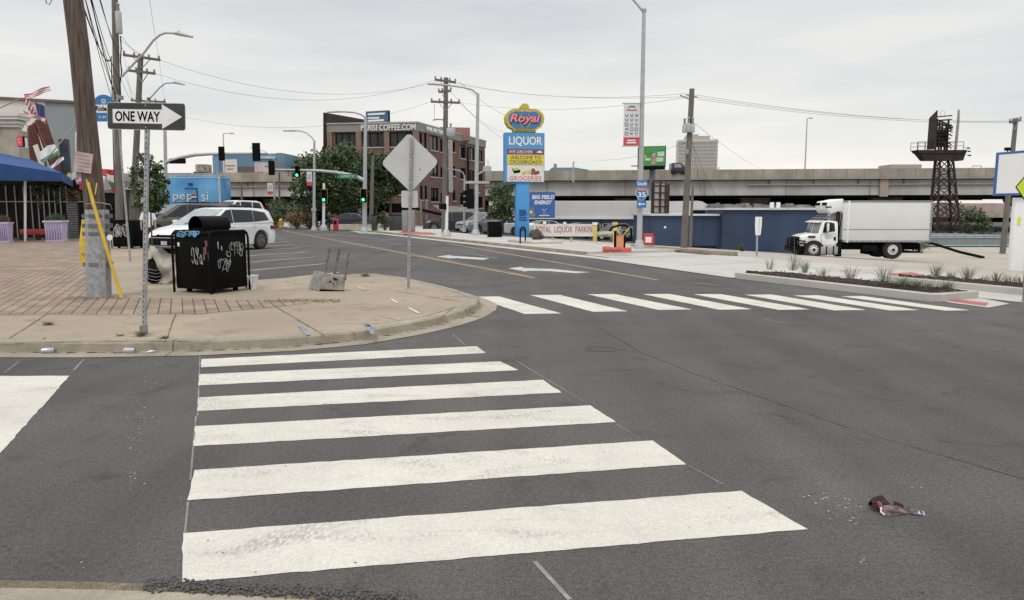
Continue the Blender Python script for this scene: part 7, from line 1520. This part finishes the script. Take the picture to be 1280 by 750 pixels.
b = MB(); b.box(((X(-150)+X(106))/2, .3, Z(222)/2), (X(106)-X(-150), .3, Z(222))); b.build('dark_glazing', sd_, t, smooth=False); b = MB(); b.box(((X(-150)+X(90))/2, -2.2, Z(224)), (X(90)-X(-150), 4.4, .06)); b.build('ceiling', sd_, t, smooth=False)  # near-black wall and ceiling stand in for the shade under the awning
for px in (-20, -6, 8, 19, 30, 39, 47, 54, 61, 68, 75, 83): b = MB(); b.box((X(px), .10, Z(232)/2), (.05, .06, Z(232))); b.build('mullion', signback, t, smooth=False)
b = MB(); b.box(((X(-150)+X(106))/2, .08, Z(252)), (X(106)-X(-150), .05, .05)); b.build('transom', signback, t, smooth=False)
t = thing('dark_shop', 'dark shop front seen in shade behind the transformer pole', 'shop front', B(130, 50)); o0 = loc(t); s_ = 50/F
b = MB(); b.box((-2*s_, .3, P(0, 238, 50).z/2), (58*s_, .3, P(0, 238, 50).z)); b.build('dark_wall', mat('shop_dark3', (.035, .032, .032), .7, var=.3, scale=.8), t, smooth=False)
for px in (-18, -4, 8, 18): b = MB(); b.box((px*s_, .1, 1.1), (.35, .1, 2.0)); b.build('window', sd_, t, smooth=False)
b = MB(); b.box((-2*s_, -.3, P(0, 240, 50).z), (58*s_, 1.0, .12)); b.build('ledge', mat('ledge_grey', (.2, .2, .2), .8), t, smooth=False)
# planters, cart, fence, rack
def planter(px, pyb, w_, h_, lb, flow):
    g_ = G(px, pyb, KH); t = thing('planter', lb, 'planter', g_, R(12), 'lavender planters under the awning'); b = MB()
    b.add([(x*w_/2*k_, y*w_/2*k_, z) for z, k_ in ((0, .84), (h_, 1)) for x, y in ((-1, -1), (1, -1), (1, 1), (-1, 1))], [(0, 1, 5, 4), (1, 2, 6, 5), (2, 3, 7, 6), (3, 0, 4, 7), (0, 3, 2, 1)]); bd_ = b.build('box', lav, t, smooth=False)
    b = MB(); b.box((0, 0, h_), (w_*1.12, w_*1.12, .09)); b.box((0, 0, .04), (w_*.95, w_*.95, .08)); b.build('rim', lav, t, bevel=.01); b = MB()
    for i in range(6): b.box((-w_*.36+i*w_*.145, -w_*.47, h_*.5), (.02, .06, h_*.8))
    b.build('groove', mat('groove_purple', (.22, .19, .32), .8), bd_, smooth=False)
    b = MB(); rnd = random.Random(px); leaves(b, (0, 0, h_+.18), (w_*.5, w_*.4, .22), 500, .07, rnd); b.build('plant_growth', leafs2 if flow else dryleaf, t, smooth=False); return t
planter(6, 303, .60, .92, 'lavender planter with dry flowers at the far left edge', 0); planter(71.5, 302, .80, .98, 'lavender planter with green fern beside the pavement', 1); planter(83, 297, .5, .95, 'smaller pinkish lavender planter behind the fern planter', 0)
t = thing('red_cart', 'low red cart with dark wheels under the blue awning', 'cart', G(43, 300, KH)); b = MB(); b.box((0, 0, .42), (1.1, .6, .3)); b.build('tray', redp, t, bevel=.03)
for x in (-.4, .4): b = MB(); b.lathe((x, -.3, .16), [(.16, -.04), (.16, .04)], 14, 'Y'); b.build('wheel', rubber, t)
b = MB(); b.path([(-.55, 0, .5), (-.65, 0, .95), (-.35, 0, 1.0)], .025, 6); b.build('handle', blackm, t)
t = thing('cafe_table', 'dark cafe table with cream box under the awning', 'table', G(48, 295, KH)); b = MB(); b.box((0, 0, .78), (1.5, .8, .06)); b.build('top', mat('table_brown', (.10, .05, .05), .6), t); b = MB(); b.box((-.5, -.2, .4), (.08, .08, .76)); b.box((.5, -.2, .4), (.08, .08, .76)); b.build('leg', blackm, t)
t = thing('roller_shutter', 'grey louvred shutter panel standing right of the planters', 'shutter', B(90.5, 41.5, KH)); s_ = 41.5/F; h_ = P(0, 252, 41.5).z-loc(t).z
b = MB(); b.box((0, .05, h_/2), (13*s_, .08, h_)); b.build('frame', dgrey, t); b = MB()
for i in range(20): b.box((0, -.02, .06+i*(h_-.1)/20), (11.5*s_, .05, .05))
b.build('slats', galvd, t, smooth=False)
# hanging flower greenery under awning
bushm = []
for px, py, Y_, r_, lb in ((70, 234, 40, .5, 'hanging green creeper under the right end of the awning'), (90, 245, 42, .55, 'hanging reddish foliage below the awning corner'), (48, 238, 39, .4, 'hanging greenery behind the awning post')):
    t = thing('hanging_plant', lb, 'plant', P(px, py, Y_)); rnd = random.Random(px); b = MB(); leaves(b, (0, 0, 0), (r_*1.1, .3, r_*.7), 420, .09, rnd); leaves(b, (0, 0, -.6), (r_*.3, .2, r_*.8), 150, .08, rnd); b.build('foliage', dryleaf if px == 90 else leafs, t, smooth=False); b = MB(); b.lathe((0, 0, -.1), [(.1, 0), (.18, .15), (.18, .2)], 10); b.path([(0, 0, .1), (0, 0, .7)], .012, 4); b.build('basket', blackm, t)
# flags
def flag(name, label, c00, du, dv, stripes, nu=18, nv=13, wave=.08, seed=0, pole=None, canton=None):
    t = thing(name, label, 'flag', c00); ms = []; b = MB(); rnd = random.Random(seed); ph = rnd.random()*6
    nrm = du.cross(dv).normalized(); mats_ = sorted(set(stripes)|({'canton'} if canton else set())); mm = {k_: i for i, k_ in enumerate(mats_)}
    g = [[du*(i/nu)+dv*(j/nv)+nrm*wave*math.sin(3.2*i/nu*3+ph+j*.25)+Vector((0, 0, -.04*math.sin(6*i/nu))) for j in range(nv+1)] for i in range(nu+1)]
    for i in range(nu):
        for j in range(nv):
            k_ = stripes[j*len(stripes)//nv]
            if canton and i < nu*.42 and j < nv*.54: k_ = 'canton'
            b.m = mm[k_]; b.quad(g[i][j], g[i+1][j], g[i+1][j+1], g[i][j+1])
    cols = {'r': mat('flag_red', (.50, .06, .07), .8), 'w': mat('flag_white', (.70, .68, .66), .8), 'canton': mat('flag_navy', (.05, .06, .18), .8), 'g': mat('flag_green', (.07, .25, .11), .8), 'y': mat('flag_yellow', (.65, .5, .08), .8), 'p': mat('flag_pink', (.55, .25, .35), .8)}
    b.build('cloth', [cols[k_] for k_ in mats_], t, smooth=True)
    if pole: b = MB(); b.tube(pole[0]-c00, pole[1]-c00, .03, .025, 6); b.build('staff', galv, t)
    return t
Yf = 40; vec = lambda a, c: P(*a, Yf)-P(*c, Yf)
flag('flag', 'striped red and white flag with a navy canton flying from a slanted staff', P(48, 140, Yf), P(57, 158, Yf+.6)-P(48, 140, Yf), P(29, 120, Yf)-P(48, 140, Yf), 'rwrwrwrwrwrwr', wave=.10, pole=(P(0, 135, Yf), P(28, 122, Yf)))
flag('flag', 'thin red and white flag streaming up to the right above the striped one', P(30, 118, Yf), P(62, 108, Yf+.3)-P(30, 118, Yf), P(32, 124, Yf)-P(30, 118, Yf), 'rwrwr', wave=.04)
b_ = flag('flag', 'navy flag corner blowing beside the striped flag', P(44, 127, Yf-.1), P(55, 133, Yf)-P(44, 127, Yf), P(47, 147, Yf)-P(44, 127, Yf), ['canton'], wave=.05)
flag('flag', 'striped flag hem hanging lowest in front of the tiled roof', P(29, 138, Yf-.2), P(56, 148, Yf)-P(29, 138, Yf), P(31, 143, Yf)-P(29, 138, Yf), 'rwrwrwr', wave=.06)
flag('flag', 'white and green flag flying above the blue awning', P(44, 190, Yf), P(68, 180, Yf+.5)-P(44, 190, Yf), P(52, 203, Yf)-P(44, 190, Yf), 'wwg', wave=.09, pole=(P(54, 204, Yf), P(96, 154, Yf+.5)))
flag('flag', 'pale rolled white flag right of the green and white one', P(60, 208, Yf), P(79, 196, Yf)-P(60, 208, Yf), P(62, 212, Yf)-P(60, 208, Yf), 'w', wave=.04)
flag('flag', 'red white and green flag hanging behind the braced pole', P(124, 209, 34), P(148, 214, 34.4)-P(124, 209, 34), P(128, 234, 34)-P(124, 209, 34), 'rww', wave=.15, seed=3)
flag('flag', 'second red and green flag just right of the braced pole', P(134, 216, 34), P(149, 222, 34)-P(134, 216, 34), P(140, 240, 34)-P(134, 216, 34), 'wgr', wave=.1, seed=5)
for i, (px, py, c_, lb) in enumerate(((80, 219, 'ywy', 'yellow bunting pennant over the awning corner'), (87, 217, 'w', 'white bunting pennant beside the yellow one'), (94, 222, 'pcp'.replace('c', 'w'), 'pink and white bunting pennant near the braced pole'), (98, 228, 'r', 'dark red bunting pennant lowest by the braced pole'))): flag('pennant', lb, P(px, py, 41), P(px+8, py-3+i, 41)-P(px, py, 41), P(px+1, py+8, 41)-P(px, py, 41), c_, nu=6, nv=6, wave=.05, seed=i)
t = thing('panel_sign', 'dark upright panel sign mounted beside the braced pole top', 'sign', P(85, 224, 44)); b = MB(); hh = P(0, 174, 44).z-P(0, 224, 44).z; b.box((0, 0, hh/2), (.34, .2, hh)); b.box((-.3, 0, hh/2), (.12, .12, hh)); b.build('panel', dgrey, t)

# ------------------------------------------------------------------ drinks trailer under the tree
t = thing('drinks_trailer', 'blue box trailer with white soda lettering parked behind the vans', 'trailer', B(238, 66), R(-2)); o0 = loc(t); s_ = 66/F; X = lambda px: (px-238)*s_; Z = lambda py: P(0, py, 66).z-o0.z
b = MB(); b.box((X(234), 1.2, (Z(222)+.5)/2+.2), (X(276)-X(192), 2.4, Z(222)-.5)); bx_ = b.build('box', mat('trailer_blue', (.06, .27, .58), .35, col2=(.20, .50, .74), scale=.35, detail=2), t, bevel=.05)
b = MB(); b.box((X(276), -.02, (Z(222)+.5)/2+.2), (.16, .12, Z(222)-.5)); b.box((X(234), 1.2, Z(222)), (X(276.5)-X(191.5), 2.45, .10)); b.build('edge_trim', mat('trim_grey', (.5, .53, .55), .5), bx_, smooth=False)
b = MB(); b.box((X(240.5), -.03, Z(248)), (X(248)-X(233), .04, Z(236)-Z(262))); b.build('door', mat('trailer_door', (.10, .33, .58), .4), bx_, smooth=False); b = MB(); b.box((X(247.8), -.06, Z(248)), (.09, .03, Z(236)-Z(262))); b.box((X(240.5), -.06, Z(235.6)), (X(248)-X(233), .03, .08)); b.build('door_gap', navy2, bx_, smooth=False)
b = MB(); b.box((X(240), -.05, Z(230)), (.35, .12, .16)); b.build('marker_lamp', navy2, bx_)
text('pe', 'lettering', white, bx_, (X(225), -.065, Z(247.6)), 9.4*s_, 15*s_, bold=.0, ext=.01); text('si', 'lettering', white, bx_, (X(257.5), -.065, Z(245.6)), 11.5*s_, 8.5*s_, bold=.0, ext=.01)
text('p', 'lettering', white, bx_, (X(239), -.095, Z(247.6)), 9.4*s_, 7.5*s_, bold=.0, ext=.01)
b = MB(); b.path([(X(202), -.06, Z(240)), (X(203.5), -.06, Z(248)), (X(202), -.06, Z(256))], .05, 6); b.build('arc_mark', white, bx_)
c_ = (X(243.5), -.10, Z(245.8)); r_ = 3.8*s_
b = MB(); b.lathe(c_, [(r_, -.01), (r_, .01)], 20, 'Y'); b.build('round_emblem', white, bx_)
b = MB(); b.xz([(c_[0]+r_*.95*math.cos(R(a)), c_[2]+r_*.95*math.sin(R(a))) for a in range(10, 171, 16)], -.125, -.115); b.build('emblem_red', redp, bx_, smooth=False); b = MB(); b.xz([(c_[0]+r_*.95*math.cos(R(a)), c_[2]+r_*.95*math.sin(R(a))) for a in range(200, 341, 14)], -.125, -.115); b.build('emblem_blue', navy2, bx_, smooth=False)
for x in (-2.0, -1.1): b = MB(); b.lathe((x, 0, .45), [(.45, -.12), (.45, .12)], 18, 'Y'); b.build('wheel', rubber, t)
b = MB(); b.box((X(234), 1.2, .45), (X(276)-X(192)-.5, 2, .2)); b.build('chassis', blackm, t)

# ------------------------------------------------------------------ street trees
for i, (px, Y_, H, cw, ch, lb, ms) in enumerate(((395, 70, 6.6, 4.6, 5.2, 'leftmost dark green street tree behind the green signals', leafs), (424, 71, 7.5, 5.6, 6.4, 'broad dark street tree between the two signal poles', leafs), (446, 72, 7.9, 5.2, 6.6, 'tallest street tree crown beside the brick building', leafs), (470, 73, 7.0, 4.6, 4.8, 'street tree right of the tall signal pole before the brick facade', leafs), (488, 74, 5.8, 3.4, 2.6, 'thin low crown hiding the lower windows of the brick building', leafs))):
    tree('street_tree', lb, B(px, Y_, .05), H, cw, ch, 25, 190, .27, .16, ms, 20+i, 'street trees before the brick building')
bush('shrub', 'green shrub beneath the motorway left of the lamp post', B(368, 74), 4.2, 2.6, 1800, .2, leafs2, 3); bush('shrub', 'tan dry shrub at the kerb left of the lamp post', B(371, 69), 3.0, 1.9, 1300, .18, dryleaf, 4); bush('shrub', 'yellow green low shrub right of the minivan', B(340, 72), 2.2, 1.5, 800, .17, leafs2, 5); bush('shrub', 'dry reddish shrub between the hydrant and the trees', B(388, 70), 2.0, 1.3, 800, .16, dryleaf, 6)
bush('shrub', 'tall narrow green shrub under the motorway', B(352, 78), 2.4, 3.2, 1000, .2, leafs2, 7); bush('shrub', 'small light green shrub beside the dark cabinet', B(481, 60), 1.1, 1.9, 500, .14, leafs2, 9)
bush('shrub', 'patch of brown rubble coloured brush under the bridge', B(332, 95), 5, 2.8, 1200, .25, dryleaf, 12); bush('shrub', 'low hedge under the trees by the steps', B(450, 64), 3, .8, 800, .14, leafs, 13)
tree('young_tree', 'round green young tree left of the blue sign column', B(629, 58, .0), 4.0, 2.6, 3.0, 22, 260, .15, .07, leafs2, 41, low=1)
bush('shrub', 'dark green bush mass right of the lattice tower', B(1216, 78), 4.6, 3.8, 1800, .22, leafs, 14); bush('shrub', 'thin reddish brush climbing inside the lattice tower', B(1184, 76), 3.2, 4.8, 700, .18, dryleaf, 15); bush('shrub', 'low weeds in front of the teal pillared building', B(1150, 55), 3.4, .9, 700, .1, leafs2, 16)
# steps and far wall under the bridge at left
t = thing('brick_wall', 'low pinkish brick wall below the motorway behind the street trees', 'wall', B(366, 108)); b = MB(); b.box((0, 0, 1.1), (5.6, .5, 2.4)); b.build('wall', brickl, t, smooth=False); b = MB(); b.box((0, -.05, 2.4), (5.8, .7, .2)); b.build('coping', stone, t, smooth=False)
t = thing('concrete_steps', 'pale concrete steps beside the tall signal pole', 'steps', B(444, 63, .0)); b = MB()
for i in range(3): b.box((0, .4*i, .12+.16*i), (4.4, .5, .16))
b.build('tread', stone, t, bevel=.01)

# ------------------------------------------------------------------ person beside the second bin
def skinned(name, verts, edges, radii, m, parent, sub=2):
    me = bpy.data.meshes.new(name); me.from_pydata(verts, edges, []); o = bpy.data.objects.new(name, me); COL.objects.link(o); o.parent = parent
    sk = o.modifiers.new('skin', 'SKIN'); sk.use_smooth_shade = True
    dat = me.skin_vertices[0].data if me.skin_vertices else None
    if dat is None: 
        return o
    for i, r in enumerate(radii): dat[i].radius = (r, r) if not isinstance(r, tuple) else r
    dat[0].use_root = True
    o.modifiers.new('sub', 'SUBSURF').levels = sub; o.modifiers['sub'].render_levels = sub; me.materials.append(m); return o
def limb(b, pts, rs, n=12): # smooth tapered limb
    P_ = []; R_ = []
    pts = [Vector(p) for p in pts]
    for i in range(len(pts)-1):
        for k in range(5): t_ = k/5; P_.append(pts[i].lerp(pts[i+1], t_)); R_.append(rs[i]*(1-t_)+rs[i+1]*t_)
    P_.append(pts[-1]); R_.append(rs[-1])
    for it in range(2): P_ = [P_[0]]+[(P_[i-1]+P_[i]*2+P_[i+1])/4 for i in range(1, len(P_)-1)]+[P_[-1]]; R_ = [R_[0]]+[(R_[i-1]+R_[i]*2+R_[i+1])/4 for i in range(1, len(R_)-1)]+[R_[-1]]
    b.path(P_, R_, n)
t = thing('person', 'person in a white t shirt and cap standing behind the second bin', 'person', G(181, 312, KH)+Vector((0, .4, 0)), R(25))
b = MB()
# one continuous body: torso rings, neck and head, limbs rooted inside the torso
def ring_loft(b, rings, n=16, head=None):
    vs = []
    for (cx, cy, z, rx, ry) in rings:
        for j in range(n): a = 2*math.pi*j/n; vs.append((cx+rx*math.cos(a), cy+ry*math.sin(a), z))
    fs = [(i*n+j, i*n+(j+1) % n, (i+1)*n+(j+1) % n, (i+1)*n+j) for i in range(len(rings)-1) for j in range(n)]; fs += [tuple(reversed(range(n))), tuple(range((len(rings)-1)*n, len(rings)*n))]
    b.add(vs, fs)
ring_loft(b, [(0, 0, .84, .15, .11), (0, 0, .95, .165, .12), (0, 0, 1.06, .15, .11), (0, -.01, 1.2, .17, .12), (0, 0, 1.34, .19, .12), (0, .01, 1.42, .16, .10), (0, .01, 1.46, .07, .065), (0, .0, 1.52, .055, .055), (0, -.01, 1.55, .06, .07), (0, -.02, 1.60, .072, .09), (0, -.015, 1.68, .078, .098), (0, -.005, 1.74, .068, .085), (0, 0, 1.77, .03, .04)])
for s_ in (-1, 1):
    limb(b, [(s_*.15, 0, 1.36), (s_*.24, .02, 1.12), (s_*.25, -.06, .90), (s_*.25, -.10, .84)], [.06, .048, .034, .03]); 
    for k in range(4): limb(b, [(s_*.25+.012*(k-1.5), -.10-.008*(k-1.5), .85), (s_*.25+.014*(k-1.5), -.125, .79-.006*(1.5-abs(k-1.5))*-1), (s_*.25+.012*(k-1.5), -.115, .745)], [.010, .009, .007], 6)
    limb(b, [(s_*.25-s_*.02, -.11, .84), (s_*.22, -.14, .80), (s_*.215, -.145, .775)], [.011, .010, .008], 6)
    limb(b, [(s_*.09, 0, .9), (s_*.10, -.01, .48), (s_*.10, .02, .10)], [.095, .062, .04])
b.build('body', skin, t)
b = MB(); ring_loft(b, [(0, 0, .86, .185, .145), (0, 0, .98, .18, .14), (0, -.01, 1.2, .185, .135), (0, 0, 1.34, .205, .135), (0, .01, 1.43, .15, .11), (0, .01, 1.465, .075, .07)])
for s_ in (-1, 1): limb(b, [(s_*.15, 0, 1.38), (s_*.24, .01, 1.14)], [.085, .075])
b.build('t_shirt', mat('shirt_white', (.74, .74, .75), .9, var=.05), t)
b = MB()
for s_ in (-1, 1): limb(b, [(s_*.085, 0, .93), (s_*.10, -.01, .48), (s_*.10, .02, .08)], [.115, .085, .065])
b.build('trousers', mat('dark_trousers', (.03, .03, .035), .9), t)
b = MB()
for s_ in (-1, 1): b.lathe((s_*.10, -.04, 0), [(.055, 0), (.06, .03), (.045, .09)], 12); b.box((s_*.10, -.13, .035), (.09, .15, .06))
b.build('shoes', blackm, t)
b = MB(); b.lathe((0, -.01, 1.67), [(.088, 0), (.092, .03), (.08, .09), (.04, .125)], 16); b.box((0, -.12, 1.685), (.15, .12, .015)); b.build('cap', mat('cap_pale', (.5, .5, .5), .9), t)
b = MB(); b.add([(-.012, -.105, 1.66), (.012, -.105, 1.66), (.016, -.112, 1.62), (-.016, -.112, 1.62), (0, -.135, 1.625)], [(0, 1, 4), (1, 2, 4), (2, 3, 4), (3, 0, 4)]); b.build('nose', skin, t)
b = MB(); b.box((-.03, -.108, 1.655), (.02, .008, .008)); b.box((.03, -.108, 1.655), (.02, .008, .008)); b.build('eyes', blackm, t)
